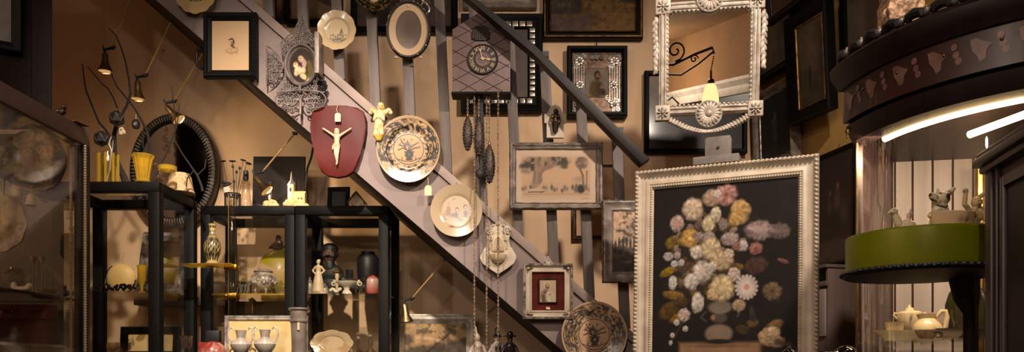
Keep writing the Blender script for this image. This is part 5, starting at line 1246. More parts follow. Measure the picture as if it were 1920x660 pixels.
b = t.B(); b.tube([(8,-9,11),(14,-13,13),(22,-13,9),(20,-11,3),(12,-10,3)],1.4,8); t.p('handle', b, 'black_iron')
t = shelf_thing('dark_bottle','tall dark green glossy bottle vase at the right end of the vitrine shelf','vase',1812,2.58)
b = t.B(); b.lathe([(0,0),(26,0),(30,6),(36,40),(36,70),(30,92),(20,106),(15,116),(15,122),(18,124),(12,124),(0,120)],(0,0,0),40); t.p('bottle_body', b, 'dark_glass_bottle')
t = shelf_thing('pink_box','flat pinkish grey box standing upright behind the jug','box',1752,2.84)
b = t.B(); b.box(-24,24,-3,6,0,60,1); b.box(-24,24,-4,-3,38,40); t.p('box_body', b, mat('pink_card', (150,122,114), (136,110,104), rough=.7))

# ------------------------------------------------------------------ dark sideboard at the right edge
P0 = W(1850,285,1.66); P1 = W(1990,195,1.66*405/495)
a_ = math.atan2(P1.y-P0.y, P1.x-P0.x); ln = math.hypot(P1.x-P0.x,P1.y-P0.y)
t = T('dark_sideboard', 'dark panelled cupboard with rounded moulded top at the right edge, before the vitrine', 'cupboard', 0,0,0, loc=(P0.x,P0.y,0), rot=(0,0,a_), k=1.)
zt = P0.z
b = B(); b.box(0,ln,0.006,.34,0,zt-.04,.003); t.p('carcass', b, mat('dark_sideboard_wood', (70,58,54), (48,38,36), rough=.4, scale=6, stretch=(6,6,.4)))
b = B()
for i,(o_,z0,z1) in enumerate(((.012,zt-.045,zt-.03),(.022,zt-.03,zt-.012),(.016,zt-.012,zt))): b.box(-o_,ln+o_,-o_,.34+.01,z0,z1,.005)
t.p('moulded_top', b, 'dark_sideboard_wood')
b = B(); b.box(0,.03,-.004,.006,0,zt-.045,.002); b.box(.05,.056,-.004,.006,0,zt-.045,.002); b.box(.075,ln-.02,-.004,.006,.1,.12); b.box(.075,ln-.02,-.004,.006,zt-.09,zt-.07); b.box(.075,.09,-.006,.006,.1,zt-.07,.003); t.p('stile', b, 'dark_sideboard_wood')
b = B(); b.box(.10,ln-.03,.0,.006,.14,zt-.1); t.p('door_panel', b, 'mahogany_dark')

# ------------------------------------------------------------------ black reclining sculpture at the lower edge
t = T('reclining_sculpture', 'glossy black reclining animal sculpture whose back just shows at the bottom edge', 'sculpture', 1540,655, 2.3)
b = t.B(); P_ = b.cap; P_((-50,0,-30),(40,0,-26),24,26); b.ell((46,0,-12),(22,22,20)); b.ell((-62,-6,-12),(15,13,14)); P_((-70,-10,-16),(-80,-12,-20),8,6); b.ell((-58,4,2),(4,3,6)); b.ell((-66,-12,1),(4,3,5)); P_((60,-8,-34),(20,-24,-46),14,9); P_((-50,-16,-44),(-84,-18,-50),8,6); P_((66,4,-30),(84,6,-50),6,4); b.box(-95,90,-28,28,-64,-52)
t.fig('sculpture_body', b, 'black_gloss', 2., 3)
zb = W(1540,655,2.3).z-64*2.3/F
b = B(); b.box(-.20,.17,-.14,.14,0,zb-.001,.006)
o = b.build('side_table','mahogany_dark',None,(W(1540,655,2.3).x,2.3,0)); setp(o,'plain dark side table carrying the black sculpture below the picture edge','table')
# ================================================================== glass case in the left foreground
XC, YF_, ZTOP = -1.37, 2.60, 1.971
t = T('glass_case', 'brown wooden glass show case in the left foreground with beaded strips down its corner', 'display case', 0,0,0, loc=(0,0,0), k=1.)
xl_, yn = -1.93, .95
b = B(); b.box(XC-.05,XC,yn,YF_,ZTOP-.055,ZTOP,.004); b.box(xl_,xl_+.05,yn,YF_,ZTOP-.055,ZTOP,.004)
b.box(xl_+.05,XC-.05,yn,yn+.05,ZTOP-.055,ZTOP,.004); b.box(xl_+.05,XC-.05,YF_-.016,YF_,ZTOP-.016,ZTOP,.002)
t.p('top_rail', b, 'brown_case_wood')
for x in (xl_, XC-.035):
    for y in (yn, YF_-.035):
        b = B(); b.box(x,x+.035,y,y+.035,.0,ZTOP-.055,.003); t.p('corner_post', b, 'mahogany_dark')
b = B(); b.box(xl_,XC,yn,YF_,.05,.6,.004); t.p('base', b, 'brown_case_wood')
b = B(); b.box(XC-.012,XC-.008,yn+.035,YF_-.035,.6,ZTOP-.055); t.p('side_pane', b, 'dusty_pane')
b = B(); b.box(xl_+.036,XC-.036,YF_-.02,YF_-.016,.6,ZTOP-.055); t.p('back_pane', b, 'pane')
b = B(); b.box(xl_+.05,XC-.05,yn+.05,YF_-.05,ZTOP-.012,ZTOP-.006); t.p('top_pane', b, 'dusty_pane')
for x,y in ((XC+.003,YF_-.038),(XC-.022,YF_-.075)):
    b = B(); b.beads([(x,y,.62),(x,y,ZTOP-.06)],.0052,.0086,seg=6,ring=4); t.p('beaded_strip', b, 'ivory')  # inner strip built for the outer one's reflection
ZL1, ZL2 = 1.422, 1.272
for z in (ZL1, ZL2):
    b = B(); b.box(xl_+.04,XC-.03,yn+.04,YF_-.04,z-.008,z); t.p('glass_shelf', b, 'smoky_glass')
def case_thing(name,label,cat,px,Y,z,group=None,rot=(0,0,0)):
    p = W(px,0,Y); p.z = z+.0006; return G(T(name,label,cat,0,0,0,group,rot,k=Y/F,loc=p))
# big dark plate
t = T('scalloped_plate','large dark mottled plate with pale square centre leaning inside the left glass case','plate',65,304,2.53)
def fn(x,z):
    p = Pt(x,z,(120,100,82)); an = np.arctan2(z,x); d = p.d(0,0,62,62); p.mix((d > .58)*.92,(30,24,22)); p.mix((d > .58)*np.clip((fbm(x,z,.09,4)-.52)/.06,0,1)*.8,(150,122,94)); p.rect(-30,34,-34,30,(178,148,120),.9,3); p.rect(-30,2,-34,30,(104,88,76),.8,3); p.ell(6,-8,12,18,(90,74,64),soft=.6,a=.7); p.mix(np.clip((-38-z)/6,0,1),(140,116,92)); p.blotch(.16,7,.58,(60,50,44),.6); p.line([(-40,-46),(0,-53),(40,-46)],2.,(196,172,140),.7,2); p.nz(.08,3,.25); return p.c
t.ocanvas('plate_body', 60, 58.5, fn, 0, 40, 100, depth=dish, edge=scal(9,.03), m='oil_paint', back=4)
b = t.B(); b.tube([(-20,8,-58),(-20,-8,-62),(-20,-8,-54)],1.2,6); b.tube([(20,8,-58),(20,-8,-62),(20,-8,-54)],1.2,6); b.tube([(0,8,50),(0,14,52)],1.,6); t.p('hanging_bracket', b, 'black_iron')
t = T('glass_bell','small pale bell shaped tag hanging below the dark mottled plate','ornament',58,374,2.47)
b = t.B(); b.lathe([(0,10),(4,10),(7,6),(8.5,-4),(11,-11),(10,-12),(0,-11)],(0,0,0),18); t.p('bell_body', b, 'ivory')
b = t.B(); b.tube([(0,0,10),(0,0,26)],.5,5); t.p('hanging_string', b, 'string')
t = T('shell_plate','large pale shell edged plate with gold leaf motif, far left of the case','plate',2,420,2.36)
def fn(x,z):
    p = Pt(x,z,(196,168,136)); p.ell(0,0,34,34,(176,148,120),soft=.5); p.ell(6,4,6,24,(216,178,104),rot=.3,soft=.5); p.line([(4,-22),(8,0),(10,26)],2,(200,160,84),.9); p.ell(14,-6,14,8,(110,94,84),soft=.6,a=.6); p.blotch(.1,4,.56,(150,124,102),.6); return p.c
t.ocanvas('plate_body', 49, 50, fn, 0, 36, 90, depth=dish, edge=scal(9,.06), m='oil_paint', back=4)
b = t.B(); b.tube([(0,8,46),(0,12,100)],1.,6); b.tube([(0,10,-40),(0,6,-52),(0,-10,-50)],1.2,6); t.p('hanging_bracket', b, 'black_iron')
# things on the upper shelf
t = case_thing('glass_candlestick','tall clear glass candlestick pair piece on the upper shelf of the left case','candlestick',72,2.44,ZL1)
b = t.B()
for x in (-8,9): b.lathe([(0,0),(11,0),(11,2),(4,7),(2.4,20),(4,34),(2,44),(2.2,56),(7,66),(8,72),(6,70),(0,60)],(x,0,0),16)
t.p('candlestick_body', b, 'clear_glass')
t = case_thing('glass_dish','round cut glass dish with lid on the upper shelf of the left case','dish',30,2.40,ZL1)
b = t.B(); b.lathe([(0,0),(8,0),(6,6),(16,16),(24,30),(25,34),(18,42),(8,48),(3,50),(4,55),(0,58)],(0,0,0),20); t.p('dish_body', b, 'clear_glass')
b = t.B(); b.ell((-4,-8,46),(3,3,5),8,5); t.p('gold_flower', b, 'brass')
t = case_thing('china_shoe','small white and black china ornament lying on the upper shelf beside the glass','ornament',44,2.30,ZL1)
b = t.B(); P_ = b.cap; P_((-12,0,4),(10,0,5),4,5); b.ell((11,0,9),(6,5,6)); b.ell((-18,0,9),(6,5,8)); t.fig('ornament_body', b, 'white_china', .9, 2)
t = case_thing('black_cat','tiny black cat figure at the end of the upper shelf, left case','figurine',122,2.50,ZL1)
b = t.B(); P_ = b.cap; P_((0,0,4),(0,0,12),4.6,3.4); b.ell((0,-1,17),(3.6,3.4,3.4)); P_((-2,0,19),(-2.6,0,23),1.2,.6); P_((2,0,19),(2.6,0,23),1.2,.6); P_((4,2,2),(7,1,8),1.4,1); t.fig('cat_body', b, 'black_gloss', .6, 2)
t = case_thing('glass_ashtray','low clear glass ashtray near the end of the upper shelf, left case','dish',92,2.42,ZL1)
b = t.B(); b.lathe([(0,0),(12,0),(18,6),(19,9),(16,9),(10,3),(0,3)],(0,0,0),20); t.p('dish_body', b, 'clear_glass')
# red box with faded lettering
t = case_thing('red_book','faded dark red lettered box on the lower shelf of the left case','box',36,2.44,ZL2)
b = t.B(); b.box(-64,54,-4,26,0,46,1.); t.p('lower_box', b, mat('red_card', (104,42,38), (84,32,30), rough=.8))
b = t.B(); b.box(-64,56,-8,28,46.5,74,1.); bx_ = t.p('box_lid', b, mat('red_card_light', (126,56,50), (106,46,42), rough=.8))
for tx,x,sz,m in (('E',-38,17,'black_wood'),('ROT',-8,15,'black_wood'),('SERVICE',34,10,mat('faded_ink', (92,50,44), (84,44,40), rough=.9))):
    me = textmesh(tx, sz, extr=.3); bm = bmesh.new(); bm.from_mesh(me); bm.transform(Matrix.Translation((x,-8.5,60)) @ Matrix.Rotation(PI/2,4,'X')); bb = B(t.k); bb.bm.free(); bb.bm = bm; t.p('lettering', bb, m, bx_)
t = case_thing('paper_fan','curved pale card leaning against the red box at the far left','card',-8,2.36,ZL2)
b = t.B(); b.tube([(-14,0,4),(0,-2,30),(10,0,60)],[3,3,2],6); b.tube([(8,-4,0),(0,-4,34),(-12,-2,62)],[3,3,2],6); t.p('card_strip', b, 'paper')
t = T('ivory_plaque','pale cream tilted plaque at the bottom left corner of the left case','plaque',8,664,2.36)
b = t.B(); b.prism([(-26,-14),(20,-14),(12,6),(-6,14),(-26,14)],-2,3,1.); t.p('plaque_body', b, 'ivory'); b = t.B(); b.box(-14,10,3,16,-22,-14); t.p('stand_mount', b, 'black_wood')
# small figure and paper on top of the case
t = case_thing('dark_figurine','small dark bird ornament perched on top of the left glass case','figurine',112,2.48,ZTOP)
b = t.B(); P_ = b.cap; P_((-8,0,6),(6,0,12),7,6); b.ell((9,-2,20),(5,5,5)); P_((12,-3,21),(16,-4,19),2,.8); P_((-10,2,8),(-20,4,14),4,2); P_((-4,0,2),(-6,-3,0),2,2); P_((4,0,4),(4,-3,0),2,2); b.ell((-2,-5,12),(6,3,5)); t.fig('bird_body', b, 'bronze', .7, 2)
t = case_thing('paper_sheet','crumpled pale paper lying on the corner of the left glass case','paper',136,2.53,ZTOP)
b = t.B(); b.prismz([(-26,-8),(16,-16),(24,18),(-20,20)],0,1.2); b.sub(4); b.rough(1.6,.12,4); t.p('sheet', b, mat('grey_paper', (150,132,116), (132,114,100), rough=.9))
# dark wardrobe behind the case with its picture
t = T('dark_wardrobe','tall dark reddish wardrobe at the far left behind the glass case','wardrobe',0,0,0,loc=(-2.353,2.637,0),rot=(0,0,PI/6),k=1.)
b = B(); b.box(0,.726,0,.45,0,3.3,.006); t.p('carcass', b, 'wardrobe_wood')
b = B(); b.box(.66,.726,-.012,0,0,3.3,.003); t.p('stile', b, 'wardrobe_wood')
b = B(); b.box(.03,.64,-.01,0,.2,2.2,.003); t.p('door', b, 'wardrobe_wood')
t = T('framed_picture','dark picture in dark moulded frame hanging on the wardrobe, top left corner','painting',0,0,0,loc=(-2.353+.495*.866+.026*.5, 2.637+.495*.5-.026*.866, 2.50),rot=(0,0,PI/6),k=2.97/F)
b = t.B(); b.frame(138,152,[(0,10),(0,-4),(3,-7),(8,-6),(14,-3),(18,-1),(18,10)]); t.p('frame', b, 'black_wood')
t.canvas('painting', 103, 117, dim((96,86,76),(78,70,62),5), -.5, 30, 30, 'framed_glass_print'); wire(t,[(0,4,74),(0,10,84)])

# ================================================================== on top of the tall cabinet
def on(name,label,cat,px,Y,z,group=None,rot=(0,0,0)):
    p = W(px,0,Y); p.z = z+.0006; return G(T(name,label,cat,0,0,0,group,rot,k=Y/F,loc=p))
t = on('striped_vase','square yellow striped glass vase at the left of the tall cabinet top','vase',203,3.68,ZA)
b = t.B(); b.lathe([(0,0),(16,0),(17,2),(17,60),(15,60),(15,3),(0,3)],(0,0,0),16); v_ = t.p('vase_body', b, 'clear_glass')
b = t.B()
for q in range(8):
    a = q*PI/4+.2; b.box(17.2*math.cos(a)-2,17.2*math.cos(a)+2,17.2*math.sin(a)-1,17.2*math.sin(a)+1,3,58)
t.p('yellow_stripe', b, 'yellow_glass', v_)
b = t.B(); P_=b.tube; b.tube([(-4,0,4),(2,2,30),(6,0,66),(1,0,78),(6,0,92)],[1.6,1.8,1.4,1.2,.8],6); b.tube([(3,0,40),(8,0,70),(10,-2,84)],[1.2,1,.6],6); t.p('dry_stalk', b, 'silver_leaf')
t = on('flared_vase','yellow glass vase with wide flared ribbed mouth, right of the twig tree','vase',268,3.62,ZA)
prof = [(0,0),(13,0),(13,3),(10,6),(11,16),(14,30),(16,42),(20,50),(19,51),(14,42),(9,16),(0,8)]
b = t.B(); b.lathe(prof,(0,0,0),24)
t.p('vase_body', b, 'yellow_glass')
b = t.B()
for q in range(12):
    a = q*PI/6; b.tube([(10.4*math.cos(a),10.4*math.sin(a),6),(11.6*math.cos(a),11.6*math.sin(a),16),(16.4*math.cos(a),16.4*math.sin(a),42),(20*math.cos(a),20*math.sin(a),50)],.9,5)
t.p('rib', b, 'yellow_glass')
t = on('crystal_cup','spiky clear crystal cup standing behind the yellow flared vase','glass',272,3.80,ZA)
b = t.B(); b.lathe([(0,0),(9,0),(3,6),(3,40),(10,48),(12,58),(10,57),(0,46)],(0,0,0),16)
for q in range(7): a=q*.9; b.tube([(9*math.cos(a),9*math.sin(a),56),(11*math.cos(a),11*math.sin(a),68)],[2,.6],5)
t.p('cup_body', b, 'clear_glass')
t = on('yellow_goblet','yellow rimmed glass goblet on a stem, in front of the oval mirror','glass',314,3.75,ZA)
b = t.B(); b.lathe([(0,0),(10,0),(10,1.5),(2.4,4),(2,16),(6,20),(14,26),(16,42),(15,42),(12,28),(0,22)],(0,0,0),24); t.p('goblet_body', b, 'clear_glass')
b = t.B(); b.lathe([(15.6,34),(16.4,34),(16.6,42),(15.4,42)],(0,0,0),24,close=True); t.p('yellow_rim', b, 'yellow_glass')
t = on('crystal_stopper_bottle','small crystal bottle with fan shaped stopper, beside the yellow goblet','bottle',297,3.90,ZA)
b = t.B(); b.lathe([(0,0),(12,0),(13,4),(13,24),(5,32),(4,44),(5,46),(0,46)],(0,0,0),12)
for q in range(5): a = PI*(.15+.175*q); b.tube([(0,0,46),(12*math.cos(a),0,46+16*math.sin(a))],[1.6,3],6)
t.p('bottle_body', b, 'clear_glass')
t = on('beaded_lampshade','cream beaded lamp shade with hanging crystal fringe, in front of the oval mirror','lamp',338,3.92,ZA)
b = t.B(); b.lathe([(0,6),(26,6),(24,12),(20,34),(16,42),(0,42)],(0,0,0),28); t.p('lamp_shade', b, mat('bead_fabric', (222,192,146), (180,146,104), rough=.8, scale=160, bump=.8))
b = t.B()
for q in range(26):
    a = q*2*PI/26
    for j in range(3): b.ell((26*math.cos(a),26*math.sin(a),5-j*2.2),(1,1,1.1),6,4)
t.p('bead_fringe', b, 'clear_glass'); b = t.B(); b.lathe([(0,0),(8,0),(8,1),(2,3),(2,8),(0,8)],(0,0,0),14); t.p('base', b, 'old_brass')
t = on('wire_jewellery_tree','black twisted wire stand draped with beads at the right front of the tall cabinet','jewellery stand',366,3.82,ZA)
b = t.B(); b.tube([(-40,6,96),(-26,4,72),(-10,0,50),(4,0,30),(12,0,10),(14,0,0)],[1.2,1.4,1.6,2,2.2,2.6],6); b.tube([(-2,0,40),(-14,-2,24),(-16,-2,8)],1.2,6); b.tube([(4,0,30),(18,0,44),(20,0,60)],1.2,6); t.p('wire_stem', b, 'twig')
b = t.B()
for q in range(12): b.ell((-16+2*math.sin(q),-4,26-q*2.3),(1.8,1.8,1.8),7,5)
b.ell((-12,-4,2),(4,3,3)); t.p('bead_strand', b, 'clear_glass')
# twig tree with hanging ornaments
t = on('twig_tree','bare dark branching twig tree hung with ornaments on the tall cabinet','branch',232,3.80,ZA)
def tp(px,row,y=0): 
    k=3.80; p = W(px,row,k); return ((p.x-t.o.location.x)/t.k, y, (p.z-t.o.location.z)/t.k)
b = t.B()
def br(pts, r0, r1, y0=0, y1=0):
    n = len(pts); b.tube([tp(x,r,y0+(y1-y0)*i/(n-1)) for i,(x,r) in enumerate(pts)],[r0+(r1-r0)*i/(n-1) for i in range(n)],7)
br([(240,338),(232,318),(222,298),(214,270),(214,240),(220,215),(226,204)],7,2.6)
br([(224,210),(238,187),(246,165),(244,140),(238,105),(230,78),(222,58),(210,45)],2.6,.8,0,-10)
br([(217,262),(197,230),(184,216),(173,190),(160,160),(156,146),(150,104)],2.6,1.,0,8)
br([(222,205),(220,190),(214,172),(204,155),(193,146),(180,130),(167,114)],2.,.7,0,-6)
br([(274,262),(271,232),(258,205),(246,185),(230,165),(216,148),(208,130),(204,110)],2.6,.7,14,4)
br([(262,330),(272,290),(274,262)],2.8,2.6,20,14); br([(262,262),(262,235),(266,215)],1.3,.7,14,10)
br([(318,218),(316,190),(311,140)],1.4,.6,30,24); br([(318,220),(322,195),(324,172)],1.2,.6,30,30); br([(270,330),(300,270),(318,218)],2.,1.4,24,30)
t.p('twig_branches', b, 'twig')
b = t.B(); b.tube([tp(240,338), tp(215,342,8), tp(206,340,4)],[6,4,2],7); b.ell(tp(236,338),(14,10,5),10,6); t.p('base', b, 'twig')
def ornament(name,label,px,row,kind,dy=0):
    o = T(name,label,'ornament',px,row,3.80+dy); b = o.B()
    if kind == 'poly':
        b.ico((0,0,0),(14,14,15),1); o.p('faceted_body', b, 'dark_box', flat=True)
        b = o.B(); tmp = bmesh.new(); bmesh.ops.create_icosphere(tmp, subdivisions=1, radius=1)
        for e in tmp.edges: a_,c_ = e.verts; b.tube([(a_.co.x*14.4,a_.co.y*14.4,a_.co.z*15.4),(c_.co.x*14.4,c_.co.y*14.4,c_.co.z*15.4)],.7,4)
        tmp.free(); o.p('wire_edges', b, 'silver_dark')
    elif kind == 'skull':
        b.ell((0,0,2),(6,6,7)); b.ell((0,-1,-5),(4,4.4,4)); b.ell((5,0,-2),(4,4,5)); o.fig('skull_body', b, 'ivory', .6, 2)
        b = o.B()
        for s_ in (-1,1): b.ell((s_*2.4,-5,1.6),(1.5,1.4,1.6),7,5)
        o.p('eye_sockets', b, 'black_iron')
    else:
        b.lathe([(0,-9),(5,-8),(7,-3),(7,3),(5,7),(2,9),(0,10)],(0,0,0),12); o.p('lantern_body', b, 'dark_box')
        b = o.B(); b.ell((0,-5.5,-1),(3,2,4),8,5); o.p('lantern_face', b, 'pewter')
    b = o.B(); b.tube([(0,0,8),(0,0,20 if kind != 'poly' else 18)],.6,5); o.p('hanging_string', b, 'string')
ornament('faceted_bauble','black faceted bauble with wire edges hung high on the twig tree',219,222,'poly',-.06)
ornament('faceted_bauble','black faceted bauble hung lower left on the twig tree, over the striped vase',190,260,'poly',-.06)
ornament('skull_bauble','small pale skull ornament dangling from the twig trunk',227,246,'skull',-.03)
ornament('lantern_bauble','tiny dark lantern ornament hanging beside the oval mirror',255,233,'lantern',.03)
# oval mirror on the wall
t = T('oval_mirror','large dark oval mirror with ridged black frame on the wall behind the tall cabinet','mirror',327,320,4.57)
b = t.B(); b.oframe(82,106,[(0,8),(0,-4),(3,-9),(9,-10),(14,-7),(17,-2),(17,8)],80); t.p('frame', b, 'black_iron')
b = t.B()
for q in range(96):
    a = 2*PI*q/96; c,s_ = math.cos(a),math.sin(a); b.tube([(79.5*c,-8,103.5*s_),(74*c,-11,98*s_),(68*c,-8.4,92*s_)],[1.2,1.6,1.1],5)
t.p('ridge_moulding', b, 'grey_frame')
b = t.B(); b.disc(66,90,0,64); t.p('mirror_glass', b, 'old_mirror_silvering'); wire(t,[(0,6,100),(0,14,120)])
t = T('crystal_pendant','cut crystal drop pendant hanging in front of the oval mirror','ornament',312,262,4.50)
b = t.B()
for x,z,r in ((0,18,4),(0,10,3),(-2,0,5),(3,-8,5),(-1,-16,6),(4,-22,4),(-5,6,3)): b.ico((x,0,z),r,1)
t.p('crystal_drops', b, 'clear_glass', flat=True); b = t.B(); b.tube([(0,0,20),(-2,2,34)],.6,5); t.p('hanging_wire', b, 'old_brass')

# ================================================================== halogen spots on rods below the stairs
def rodspot(label, sx, sr, ex, er, Y0, Y1, lit_dir, tilt, hang=34, power=5, nm='rod_spotlight'):
    """rod from a stair soffit point to a clamp, small reflector lamp hanging from it"""
    A, E = W(sx,sr,Y0), W(ex,er,Y1)
    t = T(nm,label,'spotlight',0,0,0,'rod spotlights',k=Y1/F,loc=E)
    k = t.k; v = (A-E)/k
    b = t.B(); b.tube([(0,0,0),tuple(v)],1.5,7); t.p('rod', b, 'rod_brass')
    b = t.B(); b.ell(tuple(v),(3,3,3),8,6); b.box(v.x-4,v.x+4,v.y-4,v.y+4,v.z-2,v.z+2); t.p('ceiling_mount', b, 'black_iron')
    b = t.B(); b.ell((0,0,0),(4.5,4,3.4),8,6); b.tube([(5,0,3),(0,0,0),(-9,0,-2),(-17,0,-3)],[2.6,2.8,2.4,2.],7); b.tube([(-17,0,-3),(-18,0,4)],1.4,6); b.tube([(-15,0,-3),(-14,0,-12)],2.4,7); t.p('clamp', b, 'black_iron')
    R = Matrix.Translation((-14,0,-10)) @ Matrix.Rotation(tilt,4,'Y'); 
    b = t.B(); b.lathe([(0,0),(4,0),(5.4,-2),(5.6,-14),(7,-18),(7.6,-22),(12,-30),(13.4,-34),(12.6,-34.6),(11,-31),(0,-29)],(0,0,0),20); b.move(R); h = t.p('lamp_head', b, 'old_brass')
    b = t.B(); b.lathe([(0,-32),(11.4,-32.4),(11.4,-33.2),(0,-34)],(0,0,0),20); b.move(R); t.p('bulb', b, 'spot_glow', h)
    p = E+(R @ Vector((0,0,-38)))*k; d = R.to_3x3() @ Vector((0,0,-1)); d = (d+Vector(lit_dir)).normalized()
    SPOTS.append((p, p+d, power))
SPOTS = []
rodspot('brass halogen spot on the leftmost rod under the stairs, above the striped vase',245,-6,211,90,3.95,3.85,(-.2,1.3,.1),0,power=4)
rodspot('brass halogen spot on the second rod under the stairs, left of the oval mirror',321,40,272,142,4.0,3.92,(0,1.3,.2),0,power=4)
rodspot('dark spot on the rod beside the bearded portrait, tilted against the oval mirror',381,98,326,190,4.0,4.1,(.5,1.3,.9),-.75,power=9)
rodspot('black spot on the rod pointing down at the rock ornaments and model church',553,250,492,322,4.05,4.12,(.3,1.2,1.4),-.7,power=18)
rodspot('small bronze spot on the rod over the gilt framed landscape at lower centre',835,487,772,560,4.1,4.15,(0,.6,0),-.12,power=5)
b = SB(4.0); b.tube([(0,0,22),(-8,0,6),(-6,0,-14),(4,0,-22)],2.6,8)
o = single('lamp_cable','short black looped cable hanging from the stair edge beside the bearded portrait','cable',376,108,3.98,b,'black_iron')
b = SB(4.2); b.tube([(15,0,34),(12,0,16),(4,0,-6),(0,0,-46)],2.2,8)
o = single('lamp_cable','black cable falling from the stair edge past the maroon shield to the cabinets','cable',572,310,4.2,b,'black_iron')

# ================================================================== on top of the two rear cabinets
ZB2 = 2.022
t = on('wire_flower_picks','bunch of thin wire flower picks with dark discs and beads standing in a wire basket','ornament',436,4.12,ZB2)
b = t.B()
for q in range(14):
    a = q*2*PI/14; b.tube([(14*math.cos(a),14*math.sin(a),0),(14*math.cos(a),14*math.sin(a),24)],.8,5)
for z in (1,23,26): b.tube([(14*math.cos(2*PI*i/24),14*math.sin(2*PI*i/24),z) for i in range(24)],1.3,6,True)
t.p('wire_basket', b, 'black_iron')
b = t.B()
for x0,x1,z in ((-6,-18,88),(2,0,88),(4,20,90),(3,1,78),(6,14,74),(5,7,68),(2,3,50),(6,26,84)): b.tube([(x0,0,6),((x0+x1)/2+1,0,z*.55),(x1,0,z)],.55,5)
t.p('wire_stems', b, 'black_iron')
for x,z,r,f_ in ((-18,88,6,.2),(0,88,7,.2),(20,90,6,.25),(30,84,6,.4)):
    b = t.B(); b.ell((x,0,z),(r,r*.8,r*f_),10,6,Matrix.Rotation(.1*x/10,3,'Y')); t.p('disc_flower', b, 'black_iron')
for x,z in ((1,78),(14,75),(8,68),(3,50)):
    b = t.B(); b.ell((x,-1,z),(2.6,2.4,3.2),8,6); t.p('bead_flower', b, 'black_iron')
b = t.B()
for x,z in ((-16,48),(-10,44),(-6,46),(-13,42)): b.ell((x,-2,z),(5,3,3),8,5)
t.p('dark_bloom', b, 'black_iron'); b = t.B(); b.ell((-11,0,34),(7,4,9),8,6); t.p('pale_bloom', b, 'plaster_white')
t = on('glass_decanter','tall cut glass decanter with dark stopper, right of the wire flower picks','decanter',461,4.24,ZB2)
b = t.B(); b.lathe([(0,0),(10,0),(11,3),(11,18),(9,26),(7,42),(6,52),(9,54),(6,57),(9,60),(4,62),(0,62)],(0,0,0),16); t.p('decanter_body', b, 'clear_glass')
b = t.B(); b.lathe([(0,60),(4,60),(5,64),(5,76),(4,79),(0,80)],(0,0,0),14); t.p('stopper', b, 'dark_box')
t = on('leaning_painting','dark unframed painting leaning on the wall behind the model church','painting',521,4.40,ZB2,rot=(math.radians(-4),0,0))
b = t.B(); b.box(-49,49,1.4,5,0,119,.5); t.p('frame_board', b, 'black_wood')
def fn(x,z):
    p = Pt(x,z,(38,32,29)); p.ell(-8,-6,12,26,(72,58,40),soft=.7,a=.6); p.ell(10,20,14,30,(24,21,20),soft=.6); p.ell(-30,10,14,40,(28,25,24),soft=.7); p.nz(.05,3,.3); return p.c
t.canvas('canvas', 97, 116, fn, 0, 40, 50, cz=59.5)
t = on('glass_tumbler','tall plain clear glass tumbler standing behind the pale coral rock','glass',506,4.25,ZB2)
b = t.B(); b.lathe([(0,0),(7,0),(8,2),(9,60),(8,60),(7,3),(0,3)],(0,0,0),20); t.p('tumbler_body', b, 'clear_glass')
t = on('coral_rock','pale lumpy coral rock beside the model church','ornament',508,4.14,ZB2)
b = t.B(); rnd = random.Random(6)
for q in range(16): b.ell((rnd.uniform(-11,11),rnd.uniform(-6,6),rnd.uniform(4,13)),rnd.uniform(3.4,6))
b.ell((0,0,5),(16,9,6)); t.fig('rock_body', b, 'stone_cream', .9, 1)
t = on('model_church','cream stone model church with spired tower on a rocky base','model',556,4.16,ZB2)
b = t.B(); rnd = random.Random(8)
for q in range(26): b.ell((rnd.uniform(-20,20),rnd.uniform(-8,8),rnd.uniform(2,12)),rnd.uniform(3,6))
b.ell((0,0,4),(25,11,6)); t.fig('rocky_base', b, 'stone_cream', 1., 1)
b = t.B(); b.box(-15,-4,-6,5,8,44,.5); t.p('tower', b, 'stone_cream')
b = t.B(); b.lathe([(8.4,44),(2.2,53),(1.4,62),(.6,68),(0,69)],(-9.5,-.5,0),4,'z'); t.p('spire', b, 'grey_stone')
b = t.B(); b.box(-4,17,-6,6,8,26); b.f([b.v(-4,-6.5,26),b.v(17.5,-6.5,26),b.v(17.5,0,32),b.v(-4,0,32)]); b.f([b.v(-4,6.5,26),b.v(17.5,6.5,26),b.v(17.5,0,32),b.v(-4,0,32)]); b.box(-4,17,-3,3,26,29); t.p('nave', b, 'stone_cream')
b = t.B(); b.prism([(-11.5,30),(-8,30),(-8,36),(-9.7,38),(-11.5,36)],-6.6,-5.8); b.box(4,6,-6.6,-5.8,16,19); b.box(10,12,-6.6,-5.8,16,19); t.p('church_windows', b, 'black_iron')
t = on('glass_cylinder','narrow clear glass cylinder standing behind the model church','glass',552,4.27,ZB2)
b = t.B(); b.lathe([(0,0),(7,0),(8,62),(7,62),(6,3),(0,3)],(0,0,0),18); t.p('cylinder_body', b, 'clear_glass')
t = on('dark_shell_ornament','curled black iron ornament lying left of the coral rock','ornament',482,4.13,ZB2)
b = t.B(); b.tube([(-12,0,2),(-4,0,6),(6,0,6),(12,0,2)],[1.5,3,3.4,2],8); t.p('ornament_body', b, 'black_iron')
t = on('standing_frame','small black empty standing frame below the maroon shield','picture frame',634,4.20,ZB2,rot=(math.radians(-5),0,math.radians(-6)))
b = t.B(); b.frame(42,46,[(0,3),(0,-2),(2,-3),(7,-2),(8,0),(8,3)],1,0,24); t.p('frame', b, 'black_wood')
b = t.B(); b.box(-14,14,0,2,8,40); t.p('backing', b, 'dark_box')
t = on('model_cottage','little cream cottage ornament with mossy roof tucked under the stair','model',669,4.14,ZB2)
b = t.B(); b.prism([(-14,2),(14,2),(14,12),(0,27),(-14,12)],-7,7,.6); t.p('cottage_walls', b, 'ivory')
